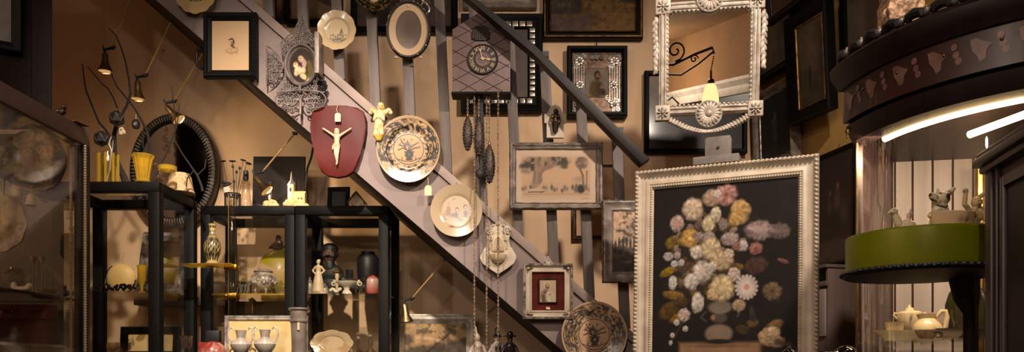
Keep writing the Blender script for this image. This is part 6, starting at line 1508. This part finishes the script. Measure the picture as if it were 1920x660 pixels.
b = t.B(); b.prism([(-19,8),(-16,8),(0,27),(16,8),(19,8),(0,31)],-9,9,.8); b.rough(1.,.2,3); t.p('roof', b, mat('mossy_roof', (150,116,50), (70,54,30), rough=.9, scale=60))
b = t.B(); rnd = random.Random(3)
for q in range(12): b.ell((rnd.uniform(-20,20),rnd.uniform(-8,6),rnd.uniform(1.5,4)),rnd.uniform(2,4))
t.fig('garden_base', b, 'stone_cream', .8, 1)

# ================================================================== inside the tall cabinet
t = on('cream_handbag','rounded cream handbag with black edging and pearl strand handles, on the tall cabinet shelf','handbag',225,3.80,SA)
b = t.B(); b.ell((0,4,33),(27,12,28),20,12); b.ell((-22,12,26),(12,8,19),14,9); t.p('bag_body', b, 'handbag_leather')
b = t.B(); b.tube([(27.5*math.cos(a),4,33+28.6*math.sin(a)) for a in np.arange(2.2,6.3,.2)],1.5,6); t.p('black_edging', b, 'black_iron')
b = t.B(); b.beads([(-2,4,60),(-1,6,84)],1.3,2.5,seg=6,ring=4); b.beads([(3,4,60),(4,6,84)],1.3,2.5,seg=6,ring=4); b.beads([(20,4,52),(24,6,84)],1.3,2.5,seg=6,ring=4); b.beads([(25,4,50),(29,6,84)],1.3,2.5,seg=6,ring=4); t.p('pearl_handle', b, 'ivory')
t = on('jet_necklace','tangled pile of dark jet jewellery lying before the cream handbag','necklace',218,3.68,SA)
b = t.B(); rnd = random.Random(21)
for q in range(70): b.ico((rnd.uniform(-38,36),rnd.uniform(-8,8),rnd.uniform(1.5,9)+4*math.exp(-(rnd.uniform(-30,30)/14)**2)),rnd.uniform(1.6,3.6),1)
t.p('jet_beads', b, 'black_gloss', flat=True)
t = on('yellow_flute','yellow glass flute standing beside the corner post of the tall cabinet','glass',266,3.74,SA)
b = t.B(); b.lathe([(0,0),(8,0),(8,1),(2,4),(3,14),(7,24),(9,52),(8,52),(5,24),(0,16)],(0,0,0),20); t.p('flute_body', b, 'yellow_glass')
t = T('silver_mirror','ornate silver frame around a dark glass, leaning tilted behind the tall cabinet','mirror',306,494,4.30,rot=(math.radians(-6),math.radians(4),math.radians(-14)))
b = t.B(); b.frame(98,116,[(0,5),(0,-4),(2,-7),(6,-8),(12,-5),(16,-4),(18,-1),(18,5)],14); b.rough(.7,.2,6); t.p('frame', b, 'silver')
b = t.B(); b.rectbeads(84,102,-7,2.,4.6); t.p('bead_border', b, 'silver')
b = t.B(); b.box(-33,33,0,2,-42,42); t.p('dark_glass', b, 'old_mirror_silvering')
b = t.B(); b.box(-20,20,5,12,-66,-56); b.tube([(0,6,30),(0,60,-60)],2,6); t.p('hanging_bracket', b, 'black_iron')
b = B(); b.box(0,.50,0,.16,0,.045,.004)
o = b.build('wall_shelf','grey_metal',None,(W(250,566,4.48).x,4.48,W(250,572,4.48).z)); setp(o,'plain grey ledge on the wall below the tilted silver frame','shelf')
def lower(px,Y): return W(px,0,Y)
ZLA = 1.245
t = on('mounted_picture','black topped picture with cream mount leaning low inside the tall cabinet','picture',281,3.95,ZLA,rot=(math.radians(-5),0,0))
b = t.B(); b.frame(112,60,[(0,4),(0,-3),(3,-5),(12,-4),(14,-1),(14,4)],1,0,30); t.p('frame', b, 'black_wood'); b = t.B(); b.box(-43,43,0,2,14,46); t.p('mount', b, 'flame_card')
gl = on('flute_glass','tall narrow champagne flute low in the tall cabinet, left of the pair','glass',345,3.72,ZLA,'champagne flutes')
b = gl.B(); b.lathe([(0,0),(7,0),(7,1),(1.4,3),(1.3,14),(4,20),(5.5,32),(7.5,42),(6.8,42),(4,24),(0,17)],(0,0,0),18); gl.p('flute_body', b, 'clear_glass')
copytree(gl.o, W(355,0,3.72)*1+Vector((0,0,ZLA+.0006-W(355,0,3.72).z)), 'tall narrow champagne flute low in the tall cabinet, right of the pair')
t = on('tall_glass_vase','slim clear glass vase standing low behind the corner post of the tall cabinet','vase',288,3.70,ZLA)
b = t.B(); b.lathe([(0,0),(6,0),(6,2),(5,6),(8,40),(11,70),(10,70),(6,40),(0,6)],(0,0,0),20); t.p('vase_body', b, 'clear_glass')
gb = on('wine_goblet','round clear wine goblet low in the tall cabinet, nearest the glass case','glass',212,3.72,ZLA,'wine goblets')
b = gb.B(); b.lathe([(0,0),(8,0),(8,1),(1.6,3),(1.6,8),(8,12),(11,20),(10.6,30),(10,30),(9,18),(0,10)],(0,0,0),20); gb.p('goblet_body', b, 'clear_glass')
for px,lb in ((235,'round clear wine goblet low in the tall cabinet, second from the glass case'),): copytree(gb.o, Vector((W(px,0,3.76).x,3.76,ZLA+.0006)), lb)

# ================================================================== acrylic etagere before the rear cabinets
YE = 3.88; ke = YE/F
t = T('glass_etagere','clear glass column with brass clamps carrying a gold edged shelf, before the rear cabinets','shelf stand',0,0,0,loc=(W(435,0,YE).x,YE,0),k=1.)
ztop = W(435,366,YE).z
b = B(); b.lathe([(0,0),(.019,0),(.019,ztop),(.017,ztop),(.017,.01),(0,.01)],(0,0,0),20); t.p('glass_column', b, 'vitrine_glass')
b = B(); b.tube([(-.012,-.016,.02),(-.012,-.016,ztop)],.0016,6); t.p('gold_edge_line', b, 'brass')
b = B(); b.lathe([(0,0),(.034,0),(.034,.02),(.022,.03),(0,.03)],(0,0,0),28); t.p('base', b, 'black_iron')
for r in (500,553):
    z = W(0,r,YE).z; b = B(); b.box(-.03,.03,-.028,.026,z-.018,z+.008,.003); b.ell((-.02,-.03,z-.005),(.006,.006,.006),8,6); t.p('brass_clamp', b, 'brass')
zE = W(0,497,YE).z
b = B(); b.box(-.222,.02,-.075,.045,zE-.008,zE,.001); t.p('gold_shelf', b, 'gold_edge_glass')
b = B(); b.box(-.222,.02,-.077,-.074,zE-.008,zE); t.p('gold_edging', b, 'brass')
t = on('openwork_vase','black and cream openwork patterned bottle vase on the gold edged shelf','vase',398,3.86,zE)
prof = [(0,0),(11,0),(12,2),(9,6),(11,12),(15,22),(16,32),(14,42),(8,52),(5.4,58),(5,66),(6.4,72),(7.4,76),(5.6,76),(0,70)]
b = t.B(); b.lathe(prof,(0,0,0),28)
def fn(x,z,y):
    an = np.arctan2(y,x); u = an*6/(2*PI)*6; p = Pt(u,z,(24,20,19)); f_ = (an/(2*PI)*7)%1-.5; g = ((z+3)/10.5)%1-.5
    d = np.hypot(f_*1.25,g); col = (236,204,134)
    p.mix(np.clip(1-abs(d-.36)/.07,0,1),col); p.mix(np.clip((.13-d)/.05,0,1)*.9,col); p.mix(np.clip(1-abs(np.abs(f_)-.5)/.06,0,1)*.7,col)
    for z0 in (1,5,53,59,66,74): p.mix(np.clip(1.6-abs(z-z0),0,1),col)
    return p.c
b.sub(1); t.p('vase_body', b, 'painted_china', fn=fn)

# ================================================================== inside the middle cabinet
def tureenfn(x,z):
    p = Pt(x,z,(206,192,178)); p.blotch(.16,4,.5,(120,92,80),.85); p.blotch(.3,8,.56,(236,222,206),.9); p.rect(-30,30,36,38,(110,90,78),.8,1); p.rect(-30,30,42,44,(120,100,88),.7,1); return p.c
t = on('silver_tureen','round silver lidded tureen embossed with flowers on short legs','tureen',494,4.22,SBZ)
b = t.B(); b.lathe([(0,10),(10,10),(18,14),(23,22),(24,29),(21,36),(17,39),(16,42),(18,44),(17,46),(12,48),(0,49)],(0,0,0),32); t.p('tureen_body', b, 'painted_china', fn=tureenfn)
b = t.B(); rnd = random.Random(4)
for q in range(26):
    a = q*2*PI/26; b.ell((23*math.cos(a),23*math.sin(a),25+3*math.sin(q*1.7)),(3,3,3.4),7,5)
t.p('embossed_flowers', b, 'silver_leaf')
for q in range(4):
    a = q*PI/2+.6; b = t.B(); b.tube([(12*math.cos(a),12*math.sin(a),14),(16*math.cos(a),16*math.sin(a),8),(14*math.cos(a),14*math.sin(a),3),(18*math.cos(a),18*math.sin(a),0.6)],[2.6,2.4,1.8,2.4],7); t.p('leg', b, 'silver')
for px,h,lb in ((444,32,'small cut crystal jar nearest the glass column, middle cabinet'),(458,38,'taller cut crystal jar beside the silver tureen, middle cabinet'),(527,30,'cut crystal jar at the right of the silver tureen')):
    t = on('crystal_jar',lb,'jar',px,4.24,SBZ,'crystal jars')
    b = t.B(); b.lathe([(0,0),(8,0),(9,3),(9,h*.6),(6,h*.75),(7,h*.8),(3,h*.9),(3.4,h*.96),(0,h)],(0,0,0),9); t.p('jar_body', b, 'clear_glass', flat=True)
    b = t.B()
    for q in range(9): a = q*2*PI/9; b.tube([(9*math.cos(a),9*math.sin(a),2),(9*math.cos(a+.5),9*math.sin(a+.5),h*.58)],.7,4)
    t.p('cut_lines', b, 'silver')
t = on('black_box','plain black box at the back of the middle cabinet shelf','box',447,4.33,SBZ)
b = t.B(); b.box(-22,22,-6,10,0,26,1); t.p('box_body', b, 'dark_box'); b = t.B(); b.box(-23,23,-7,11,26.3,31,1); t.p('lid', b, 'dark_box')
t = on('olive_disc','round olive green glazed flask with flesh pink band, behind the silver tureen','vase',524,4.36,SBZ)
b = t.B(); b.lathe([(0,-6),(30,-5),(40,-2),(42,0),(40,3),(30,6),(0,7)],(0,0,50),48,'y'); b.lathe([(0,0),(16,0),(14,6),(10,10),(0,10)],(0,0,0),24,sy=.6)
def fn(x,z):
    p = Pt(x,z,(182,164,18)); zz=z-50; w_ = 6*np.sin(x*.12); p.mix(np.clip((9-abs(zz-6-w_*.5))/2,0,1),(226,186,140)); p.mix(np.clip((-4-zz+w_)/3,0,1)*.35,(178,156,40)); p.ell(2,72,7,6,(30,26,22),soft=.4); p.ell(-22,44,4,3,(232,206,160),soft=.5); p.ell(-12,38,4,3,(232,206,160),soft=.5); p.line([(-30,52),(-14,46),(0,48)],1.2,(54,46,28)); p.ell(6,30,7,6,(226,190,150),soft=.5); return p.c
t.p('flask_body', b, 'painted_china', fn=fn)
t = T('bird_finial','dark bronze bird perched on top of the olive green flask','figurine',520,453,4.36)
b = t.B(); P_ = b.cap; P_((-6,0,-6),(4,0,-1),6,7); b.ell((2,-1,9),(5,5,5.6)); P_((5,-1,9),(9,-2,8),2,1); P_((-8,0,-6),(-15,1,-10),4,2); P_((6,0,-4),(12,0,-8),4,2); P_((0,0,3),(2,0,7),4,4); b.ell((0,0,-10),(12,6,4)); t.fig('bird_body', b, 'bronze', .7, 2)
t.o.location.z = SBZ+.0006+92.3*4.36/F+12*4.36/F
t = on('dark_reflection_panel','dark olive panel added for the dark glass reflection, low in the middle cabinet','painting',482,4.20,SBL,rot=(math.radians(-4),0,0))
b = t.B(); b.box(-56,56,1.4,5,0,108); t.p('frame_board', b, 'black_wood')
t.canvas('canvas', 110, 105, dim((62,54,34),(48,42,28),4), 0, 30, 30, cz=54)  # panel added where the cabinet glass reflects dark
t = T('spot_reflection','small modelled reflection of a rod spotlight, inside the middle cabinet','hook',473,572,4.12)
b = t.B(); b.tube([(0,0,-16),(0,0,8)],1.3,6); t.p('reflection_pin', b, 'brass'); b = t.B(); b.tube([(-6,0,9),(0,0,11),(6,0,7)],[2.6,3.4,2],7); t.p('hanging_hook', b, 'black_iron')  # pin and hook built for a spotlight's reflection in the glass

# ================================================================== in front of the rear cabinets, bottom edge
ZP = W(0,682,3.78).z
b = B(); b.box(0,.68,0,.27,0,ZP-.001,.006)
o = b.build('low_console','black_wood',None,(-1.50,3.57,0)); setp(o,'low black console in front of the rear cabinets, below the picture edge','console')
t = on('canvas_picture','cream picture with silver top rail standing behind the two urns','painting',498,3.79,ZP,rot=(math.radians(-2.5),0,0))
b = t.B(); b.frame(156,90,[(0,5),(0,-2),(2,-4),(5,-3),(7,-4),(9,-1),(9,5)],1,0,45); t.p('frame', b, 'silver')
def fn(x,z):
    p = Pt(x,z,(238,210,148)); p.blotch(.05,4,.5,(226,190,124),.7,.2); p.ell(54,-10,5,12,(206,160,100),soft=.7,a=.8); p.line([(30,-20),(66,-20)],1.4,(190,146,92),.7); p.ell(-20,-10,10,16,(196,160,104),soft=.8,a=.5); return p.c
t.canvas('canvas', 139, 73, fn, 0, 50, 30, cz=45)
ur = on('two_handled_urn','small silver and white two handled urn, left of the pair before the cream picture','urn',452,3.70,ZP,'two handled urns')
b = ur.B(); b.lathe([(0,0),(9,0),(9,4),(4,8),(4,12),(10,18),(18,30),(20,36),(17,42),(9,46),(8,50),(10,60),(11,62),(8,61),(0,50)],(0,0,0),32)
def fn(x,z,y):
    p = Pt(x,z,(198,186,170)); p.rect(-40,40,30,40,(224,208,186),.9,2); p.rect(-40,40,16,28,(130,120,110),.8,2); p.rect(-40,40,47,59,(120,108,98),.6,2); p.ell(0,52,5,3,(206,176,120),soft=.5); return p.c
ur.p('urn_body', b, 'painted_china', fn=fn)
for s_ in (-1,1):
    b = ur.B(); b.tube([(s_*18,0,40),(s_*24,0,52),(s_*23,0,64),(s_*17,0,68),(s_*13,0,63)],[1.8,1.8,1.8,1.8,1.4],8); ur.p('handle', b, 'silver_leaf')
copytree(ur.o, Vector((W(497,0,3.645).x,3.645,ZP+.0006)), 'small silver and white two handled urn, right of the pair before the cream picture')
t = on('pewter_column_vase','tall grey pewter column vase with flared collar beside the cream picture','vase',560,3.65,ZP)
b = t.B(); b.lathe([(0,0),(15,0),(14,6),(13,30),(14,60),(15,76),(17,78),(17,82),(15,83),(16,98),(19,101),(19,104),(16,104),(14,90),(0,80)],(0,0,0),32); t.p('vase_body', b, 'pewter')
b = t.B(); b.box(2,6,-16.4,-14,62,76); t.p('pale_label', b, 'ivory')
t = on('red_lidded_pot','round red glazed pot with painted lid at the lower left of the rear cabinets','pot',398,3.68,ZP)
b = t.B(); b.lathe([(0,0),(18,0),(25,8),(27,18),(24,30),(15,38),(5,41),(0,42)],(0,0,0),32)
def fn(x,z):
    p = Pt(x,z,(158,58,50)); p.blotch(.12,4,.58,(206,150,130),.8); p.rect(-40,40,18,20,(206,170,140),.8,1); return p.c
t.p('pot_body', b, 'painted_china', fn=fn)
t = on('red_striped_box','flat red and grey box stacked behind the red lidded pot','box',394,3.79,ZP)
b = t.B(); b.box(-18,20,-8,8,0,18,1); t.p('grey_box', b, 'grey_plastic'); b = t.B(); b.box(-19,21,-9,9,18.4,40,1); t.p('red_box', b, 'red_glaze'); b = t.B(); b.box(-6,19,-7,7,40.4,62,1); t.p('black_box', b, 'dark_box')

# ================================================================== inside the cabinet nearest the stairs
t = on('woman_figurine','ivory figurine of a woman in a long dress with hands on hips','figurine',597,4.14,SC)
b = t.B(); P_ = b.cap; b.lathe([(0,0),(11,0),(11.5,3),(9,22),(6,36),(4.6,39),(0,40)],(0,0,3),20); P_((0,0,40),(0,0,50),4.6,5.4); P_((0,0,52),(0,-.5,56),2,2); b.ell((0,-.6,60),(3.7,3.9,4.6)); b.ell((1,1,63),(3.4,3.6,2.6))
for s_ in (-1,1): P_((s_*5.4,0,51),(s_*11,1,44),2.2,1.9); P_((s_*11,1,44),(s_*5.6,-2,38),1.9,1.6)
b.lathe([(0,0),(13,0),(13,3),(0,3)],(1,0,0),20,sy=.7); t.fig('woman_body', b, 'ivory', .7, 2)
t = on('dark_bust','dark painted bust of a man with moustache and full black hair','bust',618,4.28,SC)
b = t.B(); P_ = b.cap; b.ell((0,0,77),(14,14,18)); P_((0,0,62),(0,0,54),10,12); b.ell((0,2,42),(26,12,18)); b.ell((0,2,20),(20,11,22)); P_((-19,2,40),(-22,0,12),7,6); P_((19,2,40),(22,0,12),7,6); b.ell((-14,2,77),(3,4,5)); b.ell((14,2,77),(3,4,5)); P_((0,-13,80),(0,-15.5,74),2.2,3.2); b.ell((0,3,88),(16,15,11)); b.box(-20,20,-9,11,0,6)
def fn(x,z):
    p = Pt(x,z,(30,26,25)); p.ell(0,74,12,14,(112,84,68),soft=.3); p.ell(0,93,20,10,(16,14,13),soft=.2); p.ell(-6,82,3,1.6,(26,20,18),soft=.4); p.ell(6,82,3,1.6,(26,20,18),soft=.4); p.line([(-9,70),(0,72.5),(9,70)],2.2,(22,18,17)); p.ell(0,66,4,1.4,(92,50,44),soft=.5); p.ell(0,44,8,14,(40,34,32),soft=.5); return p.c
t.fig('bust_body', b, 'painted_wood', 1.1, 3, fn=fn)
t = on('footed_bowl','wide low footed china bowl with two scroll handles, right of the ivory woman','bowl',650,4.135,SC)
b = t.B(); b.lathe([(0,0),(10,0),(9,3),(5,8),(6,12),(14,17),(20,22),(21,24),(19,24),(12,19),(0,16)],(0,0,0),32,sy=.65); t.p('bowl_body', b, 'white_china')
b = t.B()
for s_ in (-1,1): b.tube(spiral(s_*25,20,6,1.2,PI/2,s_,14,0),1.5,7); b.tube([(s_*19,0,20),(s_*25,0,26)],1.4,7)
t.p('scroll_handle', b, 'white_china')
t = on('flower_candle','tiny gold and white flower candle standing behind the footed bowl','ornament',632,4.20,SC)
b = t.B(); b.lathe([(0,0),(5,0),(5,2),(3,5),(3,30),(4,32),(4,40),(0,41)],(0,0,0),14); t.p('candle_body', b, 'ivory'); b = t.B()
for q in range(6): a=q*1.05; b.ell((5*math.cos(a),5*math.sin(a),44),(3.6,3.6,2.2),7,5)
t.p('gold_petals', b, 'brass')
t = on('seated_black_figure','rounded black ornament behind the little flower candle','ornament',656,4.24,SC)
b = t.B(); b.ell((0,0,16),(20,10,17)); b.ell((-12,-2,28),(8,7,8)); t.fig('ornament_body', b, 'dark_box', 1., 2)
for px,h,r,m,lb in ((581,30,6.5,'pewter','small metal pot at the left end of the stair cabinet shelf'),(609,18,7,'silver','low silver salt cellar right of the ivory woman'),(671,26,5,'clear_glass','small clear glass cruet right of the footed bowl'),(680,28,7,'clear_glass','taller clear glass cruet beside the pink lidded jar')):
    t = on('small_pot',lb,'pot',px,4.145,SC); b = t.B(); b.lathe([(0,0),(r,0),(r*1.1,h*.3),(r,h*.6),(r*.7,h*.72),(r*.8,h*.78),(r*.4,h*.9),(0,h)],(0,0,0),18); t.p('pot_body', b, m)
    b = t.B(); b.ell((0,0,h),(2,2,2.4),8,6); t.p('lid_knob', b, m)
t = on('white_shell','small white scalloped shell dish in front of the black ornament','dish',629,4.10,SC)
b = t.B(); rnd = random.Random(2)
for q in range(7): b.ell((-9+q*3,0,4+2.4*math.sin(q*1.3)),(3.4,4,3.6),8,6)
t.fig('shell_body', b, 'white_china', .8, 2)
t = on('pink_jar','pink and white banded lidded jar at the right end of the shelf','jar',699,4.14,SC)
b = t.B(); b.lathe([(0,0),(10,0),(12,3),(12,26),(9,31),(4,34),(0,36)],(0,0,0),24)
def fn(x,z):
    p = Pt(x,z,(214,100,88)); p.rect(-20,20,9,13,(236,208,190),1,1); p.rect(-20,20,20,30,(232,196,180),1,1); p.rect(-20,20,22,24,(214,110,96),1,1); return p.c
t.p('jar_body', b, 'painted_china', fn=fn)
t = on('dark_flask','dark glass flask just left of the pink banded jar','bottle',684,4.24,SC)
b = t.B(); b.lathe([(0,0),(9,0),(10,3),(10,20),(5,27),(4,36),(5,38),(0,38)],(0,0,0),18); t.p('flask_body', b, 'smoky_glass')
t = on('black_vase','tall black ribbed vase standing at the back right of the stair cabinet','vase',690,4.36,SC)
b = t.B(); b.lathe([(0,0),(13,0),(16,10),(21,50),(21,72),(16,80),(13,82),(13,86),(0,84)],(0,0,0),12); t.p('vase_body', b, 'dark_box')
t = on('dark_candle','narrow dark upright block behind the footed bowl','ornament',655,4.40,SC)
b = t.B(); b.box(-6,6,-4,4,0,54,.8); t.p('block_body', b, 'black_wood')
t = on('shell_plate','large cream shell plate with brown markings standing low in the stair cabinet','plate',622,4.18,SBL,rot=(math.radians(-10),0,0))
def fn(x,z):
    p = Pt(x,z,(230,200,160)); p.blotch(.06,4,.5,(206,164,116),.7); p.ell(26,2,10,6,(96,78,68),soft=.6,a=.8); p.ell(-20,-10,8,6,(150,112,84),soft=.7,a=.7); p.ell(30,-14,8,5,(120,92,76),soft=.6,a=.7); return p.c
t.ocanvas('plate_body', 38, 24, fn, 0, 30, 80, depth=dish, edge=scal(8,.07), m='painted_china', cz=26)
b = t.B(); b.tube([(-10,6,10),(-10,-6,2),(-10,-6,8)],1.2,6); b.tube([(10,6,10),(10,-6,2),(10,-6,8)],1.2,6); b.tube([(0,4,20),(0,16,1)],1.4,6); t.p('stand_mount', b, 'black_iron')
for px,h,lb in ((672,36,'clear glass perfume bottle low in the stair cabinet, left of two'),(695,40,'clear glass perfume bottle low in the stair cabinet, right of two')):
    t = on('perfume_bottle',lb,'bottle',px,4.16,SBL,'perfume bottles'); b = t.B(); b.lathe([(0,0),(10,0),(10,12),(4,18),(3,24),(5,25),(5,28),(3,h-3),(0,h)],(0,0,0),10); t.p('bottle_body', b, 'clear_glass', flat=True)
    b = t.B(); b.ico((0,0,h+2),4,1); t.p('stopper', b, 'silver', flat=True)

# ================================================================== under the stairs, bottom centre
ZU = W(0,700,4.10).z
b = B(); b.box(0,.74,0,.50,0,ZU-.001,.006)
o = b.build('low_cabinet','mahogany_dark',None,(W(742,0,4.06).x,4.06,0)); setp(o,'low dark cabinet under the stairs carrying figurines and a gilt landscape, below the picture edge','cabinet')
t = on('framed_landscape','rocky shore landscape in pale silvered frame standing under the stairs','painting',816,4.51,ZU,rot=(math.radians(-3),0,0))
b = t.B(); b.frame(152,110,[(0,6),(0,-2),(3,-3),(5,-6),(10,-7),(14,-4),(18,-1),(18,6)],1,0,55); t.p('frame', b, 'silver_leaf')
def fn(x,z):
    p = Pt(x,z,(176,140,100)); n = fbm(x,z,.05,4); p.mix(np.clip((z-64-20*(n-.5))/20,0,1),(206,170,120)); p.blotch(.05,7,.5,(196,158,112),.7,.2); p.mix(np.clip((58+0.15*x+16*(n-.5)-z)/8,0,1),(92,80,68)); p.blotch(.09,3,.54,(60,52,46),.5); p.line([(-60,60),(-30,66),(10,60)],3,(220,188,150),.7,3); p.ell(-52,62,16,12,(104,88,72),soft=.6); p.nz(.12,5,.25); return p.c
t.canvas('painting', 117, 75, fn, -.6, 80, 56, cz=55)
def fgr(label, px, kind):
    t = on('china_figurine',label,'figurine',px,{'white':4.14,'tall':4.22,'hat':4.12}[kind],ZU,'small figurines'); b = t.B(); P_ = b.cap
    b.lathe([(0,0),(18,0),(19,4),(15,18),(9,34),(0,38)],(0,0,0),18,sy=.7); P_((0,0,34),(0,0,50),9,10); P_((0,0,54),(0,-1,58),3.4,3.4); b.ell((0,-1,64),(5.6,5.8,6.6))
    for s_ in (-1,1): P_((s_*9,0,50),(s_*15,-2,38),4,3.4); P_((s_*15,-2,38),(s_*8,-9,30),3.4,2.8)
    if kind == 'hat': b.lathe([(0,67),(12,68),(12,70),(6,71),(5.6,77),(0,79)],(0,0,0),18)
    if kind == 'tall': b.lathe([(0,67),(10,68),(5,72),(4,84),(0,86)],(0,0,0),18)
    if kind == 'white': b.ell((-1,1,70),(4.6,4.6,5)); P_((-2,0,72),(-4,0,86),2.6,2)
    def fn(x,z):
        c = {'white':(232,216,196),'tall':(222,206,188),'hat':(50,40,36)}[kind]; p = Pt(x,z,c)
        if kind == 'white': p.ell(6,46,6,6,(206,150,130),soft=.6); p.blotch(.1,4,.58,(150,130,118),.6)
        if kind == 'tall': p.ell(2,46,8,12,(60,50,46),soft=.5); p.rect(-20,20,66,90,(44,36,33),1,1); p.blotch(.12,5,.55,(110,96,88),.7)
        if kind == 'hat': p.ell(-3,24,9,9,(206,184,164),soft=.5)
        if kind != 'hat': p.ell(0,63,4.6,5,(226,186,152),soft=.3)
        else: p.ell(0,62,4,4,(110,80,64),soft=.4)
        p.line([(-2.4,64),(-1.2,64)],.5,(60,40,34)); p.line([(1.2,64),(2.4,64)],.5,(60,40,34)); return p.c
    t.fig('figurine_body', b, 'painted_china', 1., 2, fn=fn)
fgr('white china figurine with raised plume, leftmost of three under the clock chains',896,'white')
fgr('pale figurine in tall dark hat, between the clock chains',932,'tall')
fgr('dark cloaked figurine in a brimmed hat, rightmost of three under the stairs',956,'hat')
# ================================================================== bracket lamp behind the viewpoint, seen in the silver mirror
bpy.context.view_layer.update()
mw = MIR.matrix_world; mn = (mw.to_3x3() @ Vector((0,-1,0))).normalized(); mp = mw @ Vector((0,-.005,0))
def mirrored(px, row, dist):
    d = Vector(((px-HX)/F, 1, (HY-row)/F)).normalized(); o = Vector((0,0,ZC)); s_ = (mp-o).dot(mn)/d.dot(mn); h = o+d*s_
    return h+(d-mn*2*d.dot(mn))*dist
LAMPPOS = mirrored(1332,183,2.3)
t = T('bracket_lamp','pendant lamp with cream glass shade on a scrolled dark arm, reflected in the silver mirror','lamp',0,0,0,loc=LAMPPOS,k=.003)
b = t.B(); b.lathe([(20,-34),(21,-20),(19,4),(14,24),(8,32),(0,34)],(0,0,0),28); b.lathe([(18,-34),(19,-20),(17,4),(12,22),(6,30)],(0,0,0),28); t.p('lamp_shade', b, 'lamp_glow')
b = t.B(); b.lathe([(0,32),(9,32),(8,40),(3,44),(3,60),(0,60)],(0,0,0),16); b.beads([(0,0,62),(6,0,96)],2.2,5); t.p('lamp_holder', b, 'old_brass')
b = t.B(); b.tube([(6,0,98),(2,0,112),(-40,0,100),(-90,0,80),(-112,0,84)],[3,3.4,3,3,3],8); b.tube([(6,0,104),(-30,0,78),(-70,0,56),(-112,0,60)],2.2,8); b.tube(spiral(-84,112,24,1.4,-PI/2,1,20),2.2,7); b.tube(spiral(-40,90,10,1.3,0,1,14),1.8,7); t.p('scroll_arm', b, 'black_iron')
b = t.B(); top_ = (CEIL-LAMPPOS.z)/.003; b.tube([(-112,0,-60),(-112,0,top_)],4,10); b.ell((-112,0,40),(8,8,10)); t.p('hanging_pole', b, 'old_brass')
b = t.B(); b.lathe([(14,-20),(15,-8),(11,8),(4,14),(0,14)],(-74,10,-34),20); t.p('lamp_shade', b, 'lamp_glow')
b = t.B(); b.tube([(-112,0,-10),(-90,6,6),(-74,10,-10),(-74,10,-20)],2.,7); t.p('side_arm', b, 'black_iron')
# settle standing things on what carries them
bpy.context.view_layer.update()
for o, z in GROUND:
    m = 1e9; st_ = list(o.children)
    for c in st_:
        if c.type != 'MESH': continue
        st_.extend(c.children)
        n = len(c.data.vertices); a = np.empty(n*3); c.data.vertices.foreach_get('co', a); a = a.reshape(-1,3); M = np.array(c.matrix_world)
        m = min(m, float((a @ M[2,:3]).min()+M[2,3]))
    o.location.z += z-m
# ------------------------------------------------------------------ light and camera
def area(name, loc, target, size, power, col, spread=PI):
    l = bpy.data.lights.new(name, 'AREA'); l.energy = power; l.size = size; l.color = col; l.spread = spread
    o = bpy.data.objects.new(name, l); COL.objects.link(o); o.location = loc
    o.rotation_euler = (Vector(target)-Vector(loc)).to_track_quat('-Z','Y').to_euler(); return o
def spot(name, loc, target, power, ang, col, blend=.5, r=.03):
    l = bpy.data.lights.new(name, 'SPOT'); l.energy = power; l.spot_size = math.radians(ang); l.spot_blend = blend; l.color = col; l.shadow_soft_size = r
    o = bpy.data.objects.new(name, l); COL.objects.link(o); o.location = loc
    o.rotation_euler = (Vector(target)-Vector(loc)).to_track_quat('-Z','Y').to_euler(); return o
WARM = (1.,.84,.70)
spot('key_fill_spot', (1.2,1.75,3.42), (.12,4.0,1.62), 430, 84, WARM, 1., .05)
spot('key_fill_spot', (-.75,1.7,3.42), (-1.2,4.4,1.30), 900, 54, WARM, 1., .04)
spot('key_fill_spot', (-.2,-1.2,3.42), (.2,4.0,1.7), 150, 75, WARM, 1., .1)  # fill spot added behind the viewpoint in place of bounced light
for i,(p,q,e) in enumerate(SPOTS): spot('halogen', p, q, e, 130, (1.,.74,.46), .9, .015)
spot('key_fill_spot', (.25,.7,3.42), (1.02,2.0,1.58), 46, 34, WARM, .9, .04)  # unseen spot added to brighten the china on the round stand
def point(name, loc, power, col, r):
    l = bpy.data.lights.new(name, 'POINT'); l.energy = power; l.color = col; l.shadow_soft_size = r
    o = bpy.data.objects.new(name, l); COL.objects.link(o); o.location = loc; return o
FILL = (1.,.86,.75)
point('fill_point', (-2.3,.5,2.75), 60, (1.,.90,.83), .04)  # unseen fill light added for the dim left side
point('fill_point', (-1.4,.2,3.2), 34, FILL, .07); point('fill_point', (2.0,-.1,3.0), 30, FILL, .08); point('fill_point', (-.6,-2.2,2.9), 90, FILL, .07)  # more unseen fill points, added to lift the shaded areas
l = area('vitrine_tube', (1.30,2.36,1.90), (1.62,2.95,1.45), .05, 14, (1.,.82,.58)); l.data.shape = 'RECTANGLE'; l.data.size = .5; l.data.size_y = .02
point('lamp_bulb', LAMPPOS-Vector((0,0,.06)), 14, (1.,.78,.48), .03)
w = bpy.data.worlds.new('world'); scene.world = w; w.use_nodes = True
w.node_tree.nodes['Background'].inputs[0].default_value = (.55,.42,.32,1); w.node_tree.nodes['Background'].inputs[1].default_value = .02
cam = bpy.data.cameras.new('camera'); co = bpy.data.objects.new('camera', cam); COL.objects.link(co)
co.location = (0,0,ZC); co.rotation_euler = (PI/2,0,0)
cam.sensor_width = 36; cam.lens = F*36/1920; cam.shift_x = 0; cam.shift_y = (HY-330)/1920; cam.clip_start = .05; cam.clip_end = 50
scene.camera = co
vs = scene.view_settings; vs.view_transform = 'Standard'; vs.look = 'None'; vs.exposure = -.64; vs.gamma = 1.; vs.use_curve_mapping = False
